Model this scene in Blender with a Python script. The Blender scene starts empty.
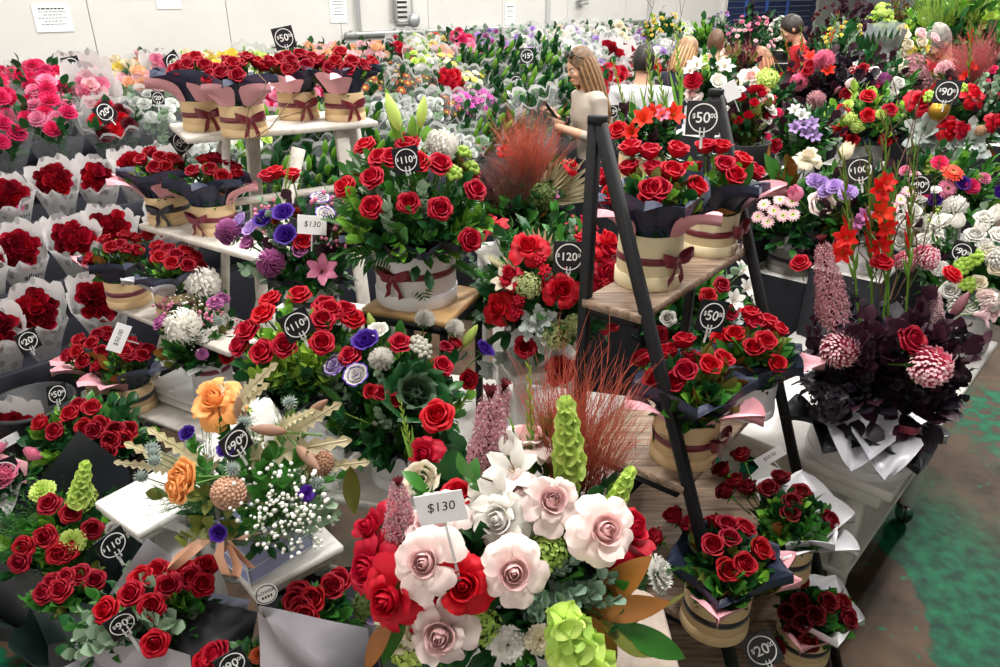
import bpy, math, random, zlib
import numpy as np
from mathutils import Vector, Matrix
# ------------------------------------------------------------------ camera, world, exposure, lights
PI = math.pi
SC = bpy.context.scene
COL = SC.collection
CAM_H, PITCH, FPX = 2.0, math.radians(25.2), 722.0
cam_data = bpy.data.cameras.new('camera'); cam = bpy.data.objects.new('camera', cam_data); COL.objects.link(cam)
cam.location = (0, 0, CAM_H); cam.rotation_euler = (PI/2 - PITCH, 0, 0)
cam_data.sensor_width = 36.0; cam_data.lens = FPX*36.0/1000.0; cam_data.clip_start = 0.02; cam_data.clip_end = 80
SC.camera = cam
SC.view_settings.view_transform = 'Standard'; SC.view_settings.look = 'None'
SC.view_settings.gamma = 1.0; SC.view_settings.use_curve_mapping = False
SC.view_settings.exposure = 0.28
world = bpy.data.worlds.new('world'); SC.world = world; world.use_nodes = True
world.node_tree.nodes['Background'].inputs[0].default_value = (0.92, 0.96, 1.0, 1)
world.node_tree.nodes['Background'].inputs[1].default_value = 0.11
LAMP_W = 78.0
try:
    cy = SC.cycles
    cy.use_denoising = True; cy.max_bounces = 6; cy.diffuse_bounces = 3; cy.glossy_bounces = 2
    cy.transmission_bounces = 4; cy.transparent_max_bounces = 16; cy.caustics_reflective = False; cy.caustics_refractive = False
    cy.sample_clamp_indirect = 4.0
except Exception:
    pass
AX = Vector((0.66, 0.751, 0)).normalized()       # the room's long axis (the back wall runs along it)
AN = Vector((AX.y, -AX.x, 0))                     # away from that wall

# ------------------------------------------------------------------ camera geometry: photo pixel + a depth or height -> place
CT, ST = math.cos(PITCH), math.sin(PITCH)
def ray(px, py):
    u = (px-500)/FPX; v = (333.5-py)/FPX
    return Vector((u, CT+v*ST, -ST+v*CT))
def atz(px, py, z):
    d = ray(px, py); return Vector((0, 0, CAM_H)) + d*((z-CAM_H)/d.z)
def aty(px, py, y):
    d = ray(px, py); return Vector((0, 0, CAM_H)) + d*(y/d.y)
def proj(p):
    z = p[2]-CAM_H; F = p[1]*CT-z*ST; U = p[1]*ST+z*CT
    if F < 0.05: return (-999, -999, F)
    return (500+FPX*p[0]/F, 333.5-FPX*U/F, F)

# ------------------------------------------------------------------ materials
MATS = {}
def mat(name, col, rough=0.6, var=0.0, trans=0.0, metal=0.0, spec=0.5, alpha=1.0, emit=0.0, bump=0.0, bscale=60, noise=0.0, nscale=20, sheen=0.0, col2=None):
    if name in MATS: return MATS[name]
    m = bpy.data.materials.new(name); m.use_nodes = True; MATS[name] = m
    nt = m.node_tree; N = nt.nodes; L = nt.links; b = N['Principled BSDF']; out = N['Material Output']
    c = (col[0], col[1], col[2], 1)
    b.inputs['Base Color'].default_value = c; b.inputs['Roughness'].default_value = rough
    b.inputs['Metallic'].default_value = metal; b.inputs['Specular IOR Level'].default_value = spec
    if sheen: b.inputs['Sheen Weight'].default_value = sheen
    src = None
    if noise or col2:
        tc = N.new('ShaderNodeTexCoord'); nz = N.new('ShaderNodeTexNoise'); nz.inputs['Scale'].default_value = nscale; nz.inputs['Detail'].default_value = 4
        L.new(tc.outputs['Object'], nz.inputs['Vector'])
        mx = N.new('ShaderNodeMix'); mx.data_type = 'RGBA'
        c2 = col2 if col2 else tuple(x*(1-noise) for x in col)
        mx.inputs['A'].default_value = c; mx.inputs['B'].default_value = (c2[0], c2[1], c2[2], 1)
        rp = N.new('ShaderNodeMapRange'); rp.inputs['From Min'].default_value = 0.4; rp.inputs['From Max'].default_value = 0.62
        L.new(nz.outputs['Fac'], rp.inputs['Value']); L.new(rp.outputs['Result'], mx.inputs['Factor'])
        src = mx.outputs['Result']
    if var:
        oi = N.new('ShaderNodeObjectInfo'); hs = N.new('ShaderNodeHueSaturation')
        mr = N.new('ShaderNodeMapRange'); mr.inputs['To Min'].default_value = 1-var; mr.inputs['To Max'].default_value = 1+var
        L.new(oi.outputs['Random'], mr.inputs['Value']); L.new(mr.outputs['Result'], hs.inputs['Value'])
        mh = N.new('ShaderNodeMapRange'); mh.inputs['To Min'].default_value = 0.5-var*0.02; mh.inputs['To Max'].default_value = 0.5+var*0.02
        L.new(oi.outputs['Random'], mh.inputs['Value']); L.new(mh.outputs['Result'], hs.inputs['Hue'])
        if src: L.new(src, hs.inputs['Color'])
        else: hs.inputs['Color'].default_value = c
        src = hs.outputs['Color']
    if src: L.new(src, b.inputs['Base Color'])
    if bump:
        nb = N.new('ShaderNodeTexNoise'); nb.inputs['Scale'].default_value = bscale; nb.inputs['Detail'].default_value = 3
        tc2 = N.new('ShaderNodeTexCoord'); L.new(tc2.outputs['Object'], nb.inputs['Vector'])
        bp = N.new('ShaderNodeBump'); bp.inputs['Strength'].default_value = bump; bp.inputs['Distance'].default_value = 0.01
        L.new(nb.outputs['Fac'], bp.inputs['Height']); L.new(bp.outputs['Normal'], b.inputs['Normal'])
    last = b.outputs['BSDF']
    if trans:
        t = N.new('ShaderNodeBsdfTranslucent'); t.inputs['Color'].default_value = c
        if src: L.new(src, t.inputs['Color'])
        ms = N.new('ShaderNodeMixShader'); ms.inputs[0].default_value = trans
        L.new(last, ms.inputs[1]); L.new(t.outputs[0], ms.inputs[2]); last = ms.outputs[0]
    if alpha < 1:
        t = N.new('ShaderNodeBsdfTransparent'); ms = N.new('ShaderNodeMixShader'); ms.inputs[0].default_value = alpha
        L.new(t.outputs[0], ms.inputs[1]); L.new(last, ms.inputs[2]); last = ms.outputs[0]
    L.new(last, out.inputs['Surface'])
    if emit:
        b.inputs['Emission Color'].default_value = c; b.inputs['Emission Strength'].default_value = emit
    return m
def hexc(h):
    r = [int(h[i:i+2], 16)/255 for i in (0, 2, 4)]
    return tuple((x/12.92 if x <= 0.04045 else ((x+0.055)/1.055)**2.4) for x in r)
PET = dict(red='c20d2a', deepred='a90f27', darkred='780b1a', sagelime='b3bf82', coral='ee4a3c', pinkmum='df5f80', scarlet='e02a1a', hotpink='dd2c66', pink='ee8fb0', palepink='f2c9cf', blush='fdeae4', blushheart='f7cfcd',
           white='f4f1ea', cream='f1e6cd', yellow='efd768', peach='f0bf98', orange='f4aa66', mauve='b468a0', lavender='b99ad6', purple='5a2ba8', violet='42208a', magenta='d45bb4',
           lime='cfe67a', green='b4d468', rust='a84a22', brown='6a4526', dusk='b87f8a', burgundy='5c0f1c', gold='b5913a', budtan='b7917a', silverwhite='d9dcd8')
def petal(c): return mat('petal_'+c, hexc(PET[c]), 0.55, var=0.16, trans=0.22, spec=0.3)
LEAF = dict(green=('3d7a2e', .35), deep=('22552a', .35), bright=('76ab3a', .4), lime=('a6c94e', .45), olive=('6e7432', .45), sage=('8fa88c', .6), blue=('7a9682', .6), silver=('c6cfca', .75),
            purple=('3d1f2e', .45), black=('221c26', .5), brown=('a0652a', .45), dry=('d8cda6', .7), moss=('546a2a', .7), kale=('4f6b4f', .55))
def leafm(c): return mat('leaf_'+c, hexc(LEAF[c][0]), LEAF[c][1], var=0.22, trans=0.18, spec=0.5)
def plain(n, h, r=0.6, **k): return mat(n, hexc(h), r, **k)
M_STEM = plain('stem_green', '5f8a3c', .5)

# ------------------------------------------------------------------ mesh builder
def frame(d, up=None, spin=0.0):
    z = Vector(d).normalized(); up = Vector(up) if up else (Vector((0, 0, 1)) if abs(z.z) < 0.95 else Vector((0, 1, 0)))
    x = up.cross(z).normalized(); y = z.cross(x)
    m = Matrix((x, y, z)).transposed()
    return (m @ Matrix.Rotation(spin, 3, 'Z')) if spin else m
def TR(loc=(0, 0, 0), d=None, spin=0.0, s=1.0, rot=None):
    m = (rot if rot is not None else (frame(d, None, spin) if d is not None else Matrix.Rotation(spin, 3, 'Z')))
    m = m.to_4x4() @ Matrix.Diagonal((s, s, s, 1)) if not isinstance(s, tuple) else m.to_4x4() @ Matrix.Diagonal((*s, 1))
    m.translation = Vector(loc); return m
class MB:
    def __init__(s): s.V = []; s.F = []; s.I = []; s.mats = []; s.n = 0
    def mi(s, m):
        if m not in s.mats: s.mats.append(m)
        return s.mats.index(m)
    def raw(s, P, faces, m, T=None):
        P = np.asarray(P, float).reshape(-1, 3)
        if T is not None:
            A = np.array(T); P = P @ A[:3, :3].T + A[:3, 3]
        s.V.append(P); k = s.mi(m)
        for f in faces: s.F.append([i+s.n for i in f]); s.I.append(k)
        s.n += len(P)
    def grid(s, P, m, T=None, cu=False, cap=False, m2=None, split=None):
        P = np.asarray(P, float); nv, nu = P.shape[:2]; f = []; g = []
        for i in range(nv-1):
            for j in range(nu if cu else nu-1):
                q = (i*nu+j, i*nu+(j+1) % nu, (i+1)*nu+(j+1) % nu, (i+1)*nu+j)
                (g if (split is not None and i >= split) else f).append(q)
        if cap:
            f.append(tuple(range(nu))[::-1]); f.append(tuple((nv-1)*nu+j for j in range(nu)))
        n0 = s.n
        s.raw(P.reshape(-1, 3), f, m, T)
        if g:
            k = s.mi(m2)
            for q in g: s.F.append([i+n0 for i in q]); s.I.append(k)
    def lathe(s, prof, m, n=16, T=None, cap=False):
        a = np.linspace(0, 2*PI, n, endpoint=False); pr = np.asarray(prof, float)
        P = np.stack([pr[:, 0:1]*np.cos(a), pr[:, 0:1]*np.sin(a), np.repeat(pr[:, 1:2], n, 1)], -1)
        s.grid(P, m, T, cu=True, cap=cap)
    def tube(s, pts, r, m, n=5, T=None, cap=False):
        pts = [Vector(p) for p in pts]; k = len(pts); rows = []
        rr = r if hasattr(r, '__len__') else [r]*k
        a = np.linspace(0, 2*PI, n, endpoint=False)
        for i, p in enumerate(pts):
            d = (pts[min(i+1, k-1)]-pts[max(i-1, 0)])
            if d.length < 1e-9: d = Vector((0, 0, 1))
            f = frame(d, (0.13, 0.31, 0.94) if abs(d.normalized().z) < .9 else (0, 1, 0)); X = np.array(f.col[0]); Y = np.array(f.col[1])
            rows.append(np.array(p)+rr[i]*(np.outer(np.cos(a), X)+np.outer(np.sin(a), Y)))
        s.grid(np.array(rows), m, T, cu=True, cap=cap)
    def ball(s, c, r, m, n=8, T=None, k=5):
        rz = r if not isinstance(r, tuple) else r
        rx, ry, rzz = (r, r, r) if not isinstance(r, tuple) else r
        th = np.linspace(0.02, PI-0.02, k+1); a = np.linspace(0, 2*PI, n, endpoint=False)
        P = np.stack([c[0]+rx*np.outer(np.sin(th), np.cos(a)), c[1]+ry*np.outer(np.sin(th), np.sin(a)), c[2]-rzz*np.outer(np.cos(th), np.ones(n))], -1)
        s.grid(P, m, T, cu=True, cap=True)
    def box(s, x0, x1, y0, y1, z0, z1, m, T=None, bev=0.0):
        b = bev
        if b <= 0:
            P = [(x, y, z) for z in (z0, z1) for y in (y0, y1) for x in (x0, x1)]
            s.raw(P, [(0, 2, 3, 1), (4, 5, 7, 6), (0, 1, 5, 4), (1, 3, 7, 5), (3, 2, 6, 7), (2, 0, 4, 6)], m, T); return
        rows = []
        for z, i in ((z0, b), (z0+b, 0), (z1-b, 0), (z1, b)):
            X0, X1, Y0, Y1 = x0+i, x1-i, y0+i, y1-i
            rows.append([(X0+b, Y0, z), (X1-b, Y0, z), (X1, Y0+b, z), (X1, Y1-b, z), (X1-b, Y1, z), (X0+b, Y1, z), (X0, Y1-b, z), (X0, Y0+b, z)])
        s.grid(np.array(rows), m, T, cu=True, cap=True)
    def beam(s, p, q, w, h, m, up=(0, 0, 1), bev=0.002):
        p = Vector(p); q = Vector(q); L = (q-p).length; f = frame(q-p, up); T = f.to_4x4(); T.translation = p
        s.box(-w/2, w/2, -h/2, h/2, 0, L, m, T, bev)
    def mesh(s, name, smooth=True):
        me = bpy.data.meshes.new(name)
        V = np.concatenate(s.V) if s.V else np.zeros((0, 3))
        me.from_pydata(V.tolist(), [], s.F)
        for m in s.mats: me.materials.append(m)
        me.polygons.foreach_set('material_index', s.I)
        me.polygons.foreach_set('use_smooth', [smooth]*len(s.F)); me.update()
        return me
    def obj(s, name, parent=None, smooth=True, loc=None):
        return link(name, s.mesh(name, smooth), parent, loc)
def link(name, me, parent=None, loc=None, M=None):
    o = bpy.data.objects.new(name, me); COL.objects.link(o)
    if parent is not None: o.parent = parent
    if M is not None: o.matrix_local = M
    elif loc is not None: o.location = loc
    return o
def tag(o, label, cat, group=None, kind=None):
    if label: o['label'] = label
    if cat: o['category'] = cat
    if group: o['group'] = group
    if kind: o['kind'] = kind
    return o
def empty(name, loc, label=None, cat=None, group=None, rz=0.0):
    o = bpy.data.objects.new(name, None); COL.objects.link(o); o.location = loc; o.rotation_euler = (0, 0, rz); o.empty_display_size = 0.05
    return tag(o, label, cat, group)
def struct(name, mb, smooth=False):
    o = mb.obj(name, None, smooth); o['kind'] = 'structure'; return o
def rng(s): return random.Random(zlib.crc32(s.encode()))

# ------------------------------------------------------------------ flowers: petals
def interp(pts, v):
    p = np.asarray(pts, float); k = len(p)-1
    t = np.clip(np.asarray(v)*k, 0, k-1e-6); i = t.astype(int); f = (t-i)[:, None]
    g = lambda j: p[np.clip(j, 0, k)]
    p0, p1, p2, p3 = g(i-1), g(i), g(i+1), g(i+2)
    return 0.5*((2*p1)+(-p0+p2)*f+(2*p0-5*p1+4*p2-p3)*f*f+(-p0+3*p1-3*p2+p3)*f**3)
def cup_petal(mb, m, prof, phi, half, nv=5, nu=5, spiral=0.06, tip=0.6, ruf=0.0, rk=5, R=None, T=None, drop=0.1, s=1.0):
    v = np.linspace(0, 1, nv); u = np.linspace(-1, 1, nu); pr = interp(prof, v); h = pr[:, 1].max()-pr[0, 1]
    w = (1-np.clip((v-.5)/.5, 0, 1)**2.2*tip)*(0.55+0.45*np.clip(v/.4, 0, 1))
    a = phi+np.outer(w, u)*half
    r = pr[:, 0:1]*(1+spiral*u[None, :]); z = pr[:, 1:2]-drop*h*(u[None, :]**2)*v[:, None]
    if ruf:
        ph = R.uniform(0, 6) if R else 0
        z = z+ruf*np.sin(rk*u[None, :]*1.7+ph)*v[:, None]**2; r = r+ruf*.6*np.cos(rk*u[None, :]*1.3+ph)*v[:, None]**2
    P = np.stack([r*np.cos(a), r*np.sin(a), z], -1)*s
    mb.grid(P, m, T)
def calyx(mb, s, stem=0.08, leaf=True):
    g = leafm('green')
    mb.lathe([(.01*s, -.28*s), (.16*s, -.2*s), (.2*s, -.02*s)], M_STEM, 6)
    for k in range(5):
        a = k*2*PI/5
        mb.grid(strap([(0, .1, -.05), (.1, .5, -.12), (.1, .85, -.05)], [.12, .13, .02], s), g, TR(spin=a))
    mb.tube([(0, 0, -.2*s), (0.002, 0, -.2*s-stem)], .0022, M_STEM, 5)
def strap(pts, w, s=1.0, cup=0.0, nu=3):
    p = np.asarray(pts, float); k = len(p); rows = []
    for i in range(k):
        rows.append([(p[i][0]*0+u*w[i], p[i][1], p[i][2]+cup*w[i]*abs(u)) for u in np.linspace(-1, 1, nu)])
    return np.array(rows)*s
def rose_mesh(c, shape='bud', seed=0, lo=False, s=0.03):
    R = random.Random(seed+17); mb = MB(); m = petal(c); mc = petal('blushheart') if (c == 'blush' and shape == 'open') else None
    if lo:
        LY = [(2, [(.05, .3), (.2, .8), (.14, 1.22)]), (3, [(.1, .1), (.5, .7), (.45, 1.2)]), (4, [(.15, -.05), (.8, .5), (.95, 1.0)])]
        if shape == 'open': LY.append((5, [(.15, -.1), (.9, .2), (1.3, .45)]))
        nv, nu = 4, 4
    else:
        LY = [(2, [(.05, .3), (.13, .8), (.08, 1.24)]), (3, [(.08, .2), (.26, .8), (.2, 1.27)]), (3, [(.12, .1), (.42, .7), (.38, 1.24)]),
              (4, [(.15, 0), (.58, .55), (.6, 1.1), (.72, 1.14)])]
        nv, nu = 6, 6
        if shape == 'bud': LY += [(4, [(.15, -.05), (.7, .4), (.78, .95), (.95, 1.02)])]
        elif shape == 'full': LY += [(5, [(.15, -.05), (.72, .4), (.84, .92), (1.05, .96)]), (5, [(.15, -.1), (.78, .2), (1.0, .62), (1.2, .58)])]
        elif shape == 'open':
            LY = [(2, [(.05, .3), (.16, .9), (.06, 1.62)]), (3, [(.08, .2), (.32, .85), (.2, 1.6)]), (3, [(.12, .1), (.5, .7), (.46, 1.5)]), (3, [(.15, 0), (.66, .5), (.74, 1.05), (.86, 1.3)])]
            LY += [(3, [(.2, .1), (.8, .5), (1.15, .95), (1.55, .95)]), (5, [(.2, -.02), (.95, .18), (1.6, .28), (2.1, -.15)]), (3, [(.2, -.1), (.95, -.05), (1.6, -.15), (1.9, -.7)])]
            nv, nu = 9, 9
    for i, (n, pr) in enumerate(LY):
        for j in range(n):
            ph = j*2*PI/n+i*2.4+R.uniform(-.2, .2); big = shape == 'open' and i >= 4
            k = R.uniform(.84, 1.14) if big else R.uniform(.93, 1.07)
            pp = [(a*(k if q else 1), b+(R.uniform(-.2, .16) if big and q > 1 else R.uniform(-.04, .04) if q else 0)) for q, (a, b) in enumerate(pr)]
            cup_petal(mb, m if (big or not mc) else mc, pp, ph, (PI/n*(1.02 if n > 4 else .62) if big else PI/n*1.4), nv, nu, .08 if not big else .02, .55 if not big else .42, .085 if big else .02, 3.4, R, None, .14 if not big else .05, s)
    calyx(mb, s)
    return mb.mesh('rose_'+c)
def mum_mesh(c, c2=None, s=0.045, n=150, wid=.17, flat=.85, curl=.25, seed=0):
    R = random.Random(seed+5); mb = MB(); m = petal(c); m2 = petal(c2) if c2 else m
    mb.ball((0, 0, .3*s), (.5*s, .5*s, .45*s), m, 8)
    for i in range(n):
        zz = 1-1.55*(i+.5)/n; th = math.acos(zz); a = i*2.39996+R.uniform(-.1, .1)
        d = Vector((math.sin(th)*math.cos(a), math.sin(th)*math.sin(a), zz*flat)); L = R.uniform(.88, 1.06); w = wid*R.uniform(.85, 1.15)
        P = []
        for t, ww, off in ((.4, .6, 0), (.7, 1, .02), (.92, .95, -.02), (1.0, .5, -.1*curl*4)):
            P.append([(u*w*ww, off+abs(u)*-.04+(curl*t*t*.35), t*L) for u in (-1, 0, 1)])
        P = np.array(P)*s
        mb.grid(P, m, TR((0, 0, .35*s), d, R.uniform(-.3, .3)+PI/2), m2=m2, split=2)
    mb.tube([(0, 0, -.2*s), (0, 0, -.2*s-.1)], .0028, M_STEM, 5)
    for k in range(6): mb.grid(strap([(0, .1, -.3), (0, .6, -.38), (0, .9, -.2)], [.1, .2, .03], s), leafm('green'), TR(spin=k*1.05))
    return mb.mesh('chrysanthemum_'+c)
def carnation_mesh(c, s=0.03, seed=0, lo=False, c2=None):
    R = random.Random(seed+3); mb = MB(); m = petal(c); m2 = petal(c2) if c2 else m
    LY = [(4, [(.1, .4), (.25, .75), (.3, .95)]), (5, [(.12, .35), (.4, .65), (.6, .85)]), (6, [(.15, .3), (.55, .5), (.85, .62)]), (7, [(.15, .2), (.6, .3), (1.05, .3)])]
    for i, (n, pr) in enumerate(LY[(1 if lo else 0):]):
        for j in range(n):
            cup_petal(mb, m, pr, j*2*PI/n+i*.9+R.uniform(-.2, .2), PI/n*1.25, 4 if lo else 5, 5 if lo else 9, .02, .1, .13, 7, R, None, .02, s)
    if c2: mb.ball((0, 0, .7*s), .2*s, m2, 6)
    mb.lathe([(.06*s, -.4*s), (.2*s, -.3*s), (.26*s, .25*s)], M_STEM, 6); mb.tube([(0, 0, -.4*s), (0, 0, -.4*s-.08)], .002, M_STEM, 4)
    return mb.mesh('carnation_'+c)
def lisi_mesh(c, s=0.03, seed=0, edge=None):
    R = random.Random(seed+9); mb = MB(); m = petal(c); me_ = petal(edge) if edge else m
    for i, (n, pr) in enumerate([(3, [(.08, .1), (.35, .7), (.3, 1.1)]), (4, [(.1, 0), (.6, .6), (.75, 1.1)]), (5, [(.1, -.05), (.75, .4), (1.0, .9), (1.25, .95)])]):
        for j in range(n):
            v0 = len(mb.F)
            cup_petal(mb, m, pr, j*2*PI/n+i*1.3, PI/n*1.3, 6, 7, .05, .3, .07, 4, R, None, .06, s)
            if edge:
                k = mb.mi(me_)
                for q in range(v0+6*4, len(mb.F)): mb.I[q] = k
    calyx(mb, s); return mb.mesh('lisianthus_'+c)
def daisy_mesh(c, cc='yellow', s=0.04, n=18, layers=2, ln=1.0, seed=0):
    R = random.Random(seed+1); mb = MB(); m = petal(c)
    for l in range(layers):
        for k in range(n):
            a = (k+.5*l)*2*PI/n+R.uniform(-.05, .05); z = .12*l
            mb.grid(strap([(0, .18, z), (0, .6, z+.1), (0, (.95-.2*l)*ln, z+.05+R.uniform(-.06, .06))], [.08, .16*18/n*.8, .06], s, .2), m, TR(spin=a))
    mb.lathe([(.3*s, .05*s), (.28*s, .18*s), (.1*s, .25*s), (.005, .24*s)], petal(cc), 10)
    mb.lathe([(.05*s, -.2*s), (.28*s, .02*s)], M_STEM, 8); mb.tube([(0, 0, -.15*s), (0, 0, -.15*s-.09)], .0022, M_STEM, 5)
    return mb.mesh('daisy_'+c)
def trumpet(mb, m, s, n=6, prof=((.08, 0), (.25, .5), (.6, .95), (1.1, 1.05)), seed=0, half=.75, T=None, nv=5, nu=5):
    R = random.Random(seed)
    for k in range(n): cup_petal(mb, m, prof, k*2*PI/n+R.uniform(-.15, .15), PI/n*half*1.5, nv, nu, .03, .85, .05, 3, R, T, .02, s)
def lily_mesh(c, s=.05, seed=0):
    mb = MB(); trumpet(mb, petal(c), s, 6, seed=seed)
    for k in range(5): mb.tube([(0, 0, .2*s), (.12*s*math.cos(k*1.26), .12*s*math.sin(k*1.26), .95*s)], [.01*s, .02*s], petal('gold'), 4)
    mb.tube([(0, 0, 0), (0, 0, -.08)], .0025, M_STEM, 5); return mb.mesh('lily_'+c)
def bud_mesh(c, L=.08, r=.014, tipc=None):
    mb = MB(); mb.lathe([(.002, 0), (r*.7, L*.15), (r, L*.4), (r*.8, L*.7), (r*.3, L*.94), (.0005, L)], petal(c) if c in PET else leafm(c), 8)
    mb.tube([(0, 0, .004), (0, .004, -.08)], .0025, M_STEM, 5); return mb.mesh('bud_'+c)
def tulip_mesh(c, s=.03):
    mb = MB(); m = petal(c)
    for k in range(6): cup_petal(mb, m, [(.1, 0), (.62, .4), (.66, 1.0), (.4 if k % 2 else .5, 1.6)], k*PI/3, .62, 6, 5, .03, .75, 0, 3, None, None, .02, s)
    mb.tube([(0, 0, 0), (0, 0, -.09)], .003, M_STEM, 5); return mb.mesh('tulip_'+c)
def hydr_mesh(c, s=.06, n=150, seed=0, zc=None):
    R = random.Random(seed+2); mb = MB(); m = petal(c) if c in PET else leafm(c)
    for i in range(n):
        zz = 1-1.25*(i+.5)/n; th = math.acos(zz); a = i*2.39996
        d = Vector((math.sin(th)*math.cos(a), math.sin(th)*math.sin(a), zz*.8)); q = .17*s
        T = TR(d*s*R.uniform(.8, 1.06)+Vector((0, 0, .1*s)), d+Vector((R.uniform(-.6, .6), R.uniform(-.6, .6), R.uniform(-.4, .6))), R.uniform(0, 3))
        for k in range(4):
            ca, sa = math.cos(k*PI/2), math.sin(k*PI/2)
            P = np.array([(0, 0, 0), (.55, -.55, .05), (1, 0, .18), (.55, .55, .05)])*q*.9
            P = np.stack([P[:, 0]*ca-P[:, 1]*sa, P[:, 0]*sa+P[:, 1]*ca, P[:, 2]], 1)
            mb.raw(P, [(0, 1, 2, 3)], m, T)
    mb.ball((0, 0, .2*s), .62*s, leafm('moss') if c in PET else m, 8); mb.tube([(0, 0, 0), (0, 0, -.12)], .004, M_STEM, 5)
    return mb.mesh('hydrangea_'+c)
# ------------------------------------------------------------------ leaves
def leaf_grid(L, W, bend=.3, fold=.25, tipp=1.0, nv=6, nu=3, belly=.45, wave=0.0, lobes=0, twist=0.0):
    rows = []; y = z = 0.0; st = L/(nv-1)
    for i in range(nv):
        t = i/(nv-1); w = W*(math.sin(PI*min(1, t**(.75 if belly < .45 else 1.0 if belly < .55 else 1.35)))**.9*tipp+.03)
        if i == nv-1: w = W*.02
        if lobes: w *= .55+.45*abs(math.sin(t*PI*lobes))
        a = PI/2+.25-bend*2.2*t; row = []
        for u in np.linspace(-1, 1, nu):
            q = abs(u)*w*fold+wave*W*math.sin(t*9+u*2)
            row.append((u*w, y+q*math.sin(a), z+q*math.cos(a)))
        rows.append(row); y -= st*math.cos(a); z += st*math.sin(a)
    return np.array(rows)
def sprig_mesh(kind, seed=0):
    R = random.Random(seed+31); mb = MB()
    def stemleaf(L, n, lw, ll, m, ang=.9, pair=False, bend=.3, belly=.45, droop=0.0, r=.0016, top=True, jit=.15, m2=None, wave=0, t0=.12, fold=.25, nv=6):
        pts = [(0.02*math.sin(i*1.3+seed)*L*3, -droop*L*(i/6)**2, L*i/6*(1-droop*.3*(i/6))) for i in range(7)]
        mb.tube(pts, [r*(1-.1*i) for i in range(7)], M_STEM if m2 is None else m2, 4)
        for i in range(n):
            t = t0+(1-t0)*(i/(n-1) if n > 1 else .5); j = min(5, int(t*6)); f = t*6-j
            p = Vector(pts[j]).lerp(Vector(pts[min(j+1, 6)]), f)
            for sd in ((0, PI) if pair else (0,)):
                az = i*(PI/2 if pair else 2.4)+sd+R.uniform(-jit, jit); tilt = ang*(1-.55*t)+R.uniform(-jit, jit)
                if top and i == n-1 and not pair: tilt = .1
                g = leaf_grid(ll*R.uniform(.75, 1.12), lw*R.uniform(.85, 1.1), bend, fold, 1, nv, 3, belly, wave)
                d = Vector((math.sin(tilt)*math.cos(az), math.sin(tilt)*math.sin(az), math.cos(tilt)))
                side = Vector((0, 0, 1)) if tilt > .2 else Vector((1, 0, 0))
                # leaf grid runs up +z with its face to +y: turn +z to d, face upwards
                f3 = frame(d, side); rot = Matrix((f3.col[0], f3.col[1], f3.col[2])).transposed()
                mb.grid(g, m, TR(p, rot=rot))
    if kind == 'ruscus': stemleaf(.2, 11, .014, .06, leafm('green'))
    elif kind == 'deepleaf': stemleaf(.2, 9, .018, .075, leafm('deep'))
    elif kind == 'bright': stemleaf(.18, 9, .017, .065, leafm('bright'))
    elif kind == 'lime': stemleaf(.17, 9, .017, .062, leafm('lime'))
    elif kind == 'olive': stemleaf(.2, 9, .016, .07, leafm('olive'))
    elif kind == 'euca': stemleaf(.22, 9, .017, .036, leafm('sage'), 1.15, True, .15, .5, fold=.1, m2=plain('eucalyptus_stem', 'b9b7a4', .6))
    elif kind == 'eucablue': stemleaf(.22, 10, .013, .03, leafm('blue'), 1.1, True, .15, .5, fold=.1, m2=plain('eucalyptus_stem', 'b9b7a4', .6))
    elif kind == 'purpleleaf': stemleaf(.2, 9, .022, .06, leafm('purple'), 1.0, False, .2, .5, m2=leafm('purple'), wave=.1)
    elif kind == 'blackleaf': stemleaf(.18, 10, .021, .055, leafm('black'), 1.0, False, .25, .5, m2=leafm('black'), wave=.15)
    elif kind == 'roundleaf': stemleaf(.2, 5, .035, .075, leafm('deep'), .9, False, .2, .5, wave=.06)
    elif kind == 'magnolia':
        gm, bm = leafm('green'), leafm('brown')
        mb.tube([(0, 0, 0), (.004, 0, .08), (0, 0, .14)], .0028, leafm('brown'), 5)
        for i in range(5):
            az = i*2.4; tilt = .25+.17*(4-i)
            g = leaf_grid(R.uniform(.11, .15), R.uniform(.024, .03), .2, .22, 1, 8, 5, .5, .04)
            d = Vector((math.sin(tilt)*math.cos(az), math.sin(tilt)*math.sin(az), math.cos(tilt))); T = TR((0, 0, .04+.02*i), rot=frame(d, (0, 0, 1)))
            mb.grid(g, gm, T); g2 = g.copy(); g2[..., 2] -= .0006; g2[..., 1] -= .0006; mb.grid(g2[:, ::-1], bm, T)
    elif kind == 'fern':
        n = 17; L = .24; pts = [(0, .06*(i/8)**2, L*i/8*(1-.12*(i/8))) for i in range(9)]
        mb.tube(pts, .0012, M_STEM, 4)
        for i in range(n):
            t = .12+.86*i/n; j = min(7, int(t*8)); p = Vector(pts[j]).lerp(Vector(pts[j+1]), t*8-j); l = .06*math.sin(PI*(.18+.78*t))**.8
            for sd in (-1, 1):
                g = np.array([[(-.001, 0, 0), (.001, 0, 0)], [(-.0042, 0, l*.45), (.0042, 0, l*.45)], [(-.0006, -.002, l), (.0006, -.002, l)]])
                d = Vector((sd*.8, .1, .6)); mb.grid(g, leafm('green'), TR(p, d, PI/2*0))
    elif kind == 'asparagus':
        for i in range(16):
            a = i*2.4; t = .3+.7*i/16
            d = Vector((.45*math.cos(a), .45*math.sin(a), 1.0)).normalized(); p = Vector((0, 0, .05*i/16)); e = p+d*.16*t
            mb.tube([p, (p+e)/2+Vector((0, 0, .005)), e], .0007, leafm('green'), 3)
            for k in range(14):
                q = p.lerp(e, .25+.75*k/14); dd = Vector((R.uniform(-1, 1), R.uniform(-1, 1), R.uniform(-.2, 1))).normalized()
                w = dd.cross(d).normalized()*.0012
                mb.raw([q-w, q+w, q+dd*.022], [(0, 1, 2)], leafm('green'))
    elif kind == 'dusty':
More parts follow.
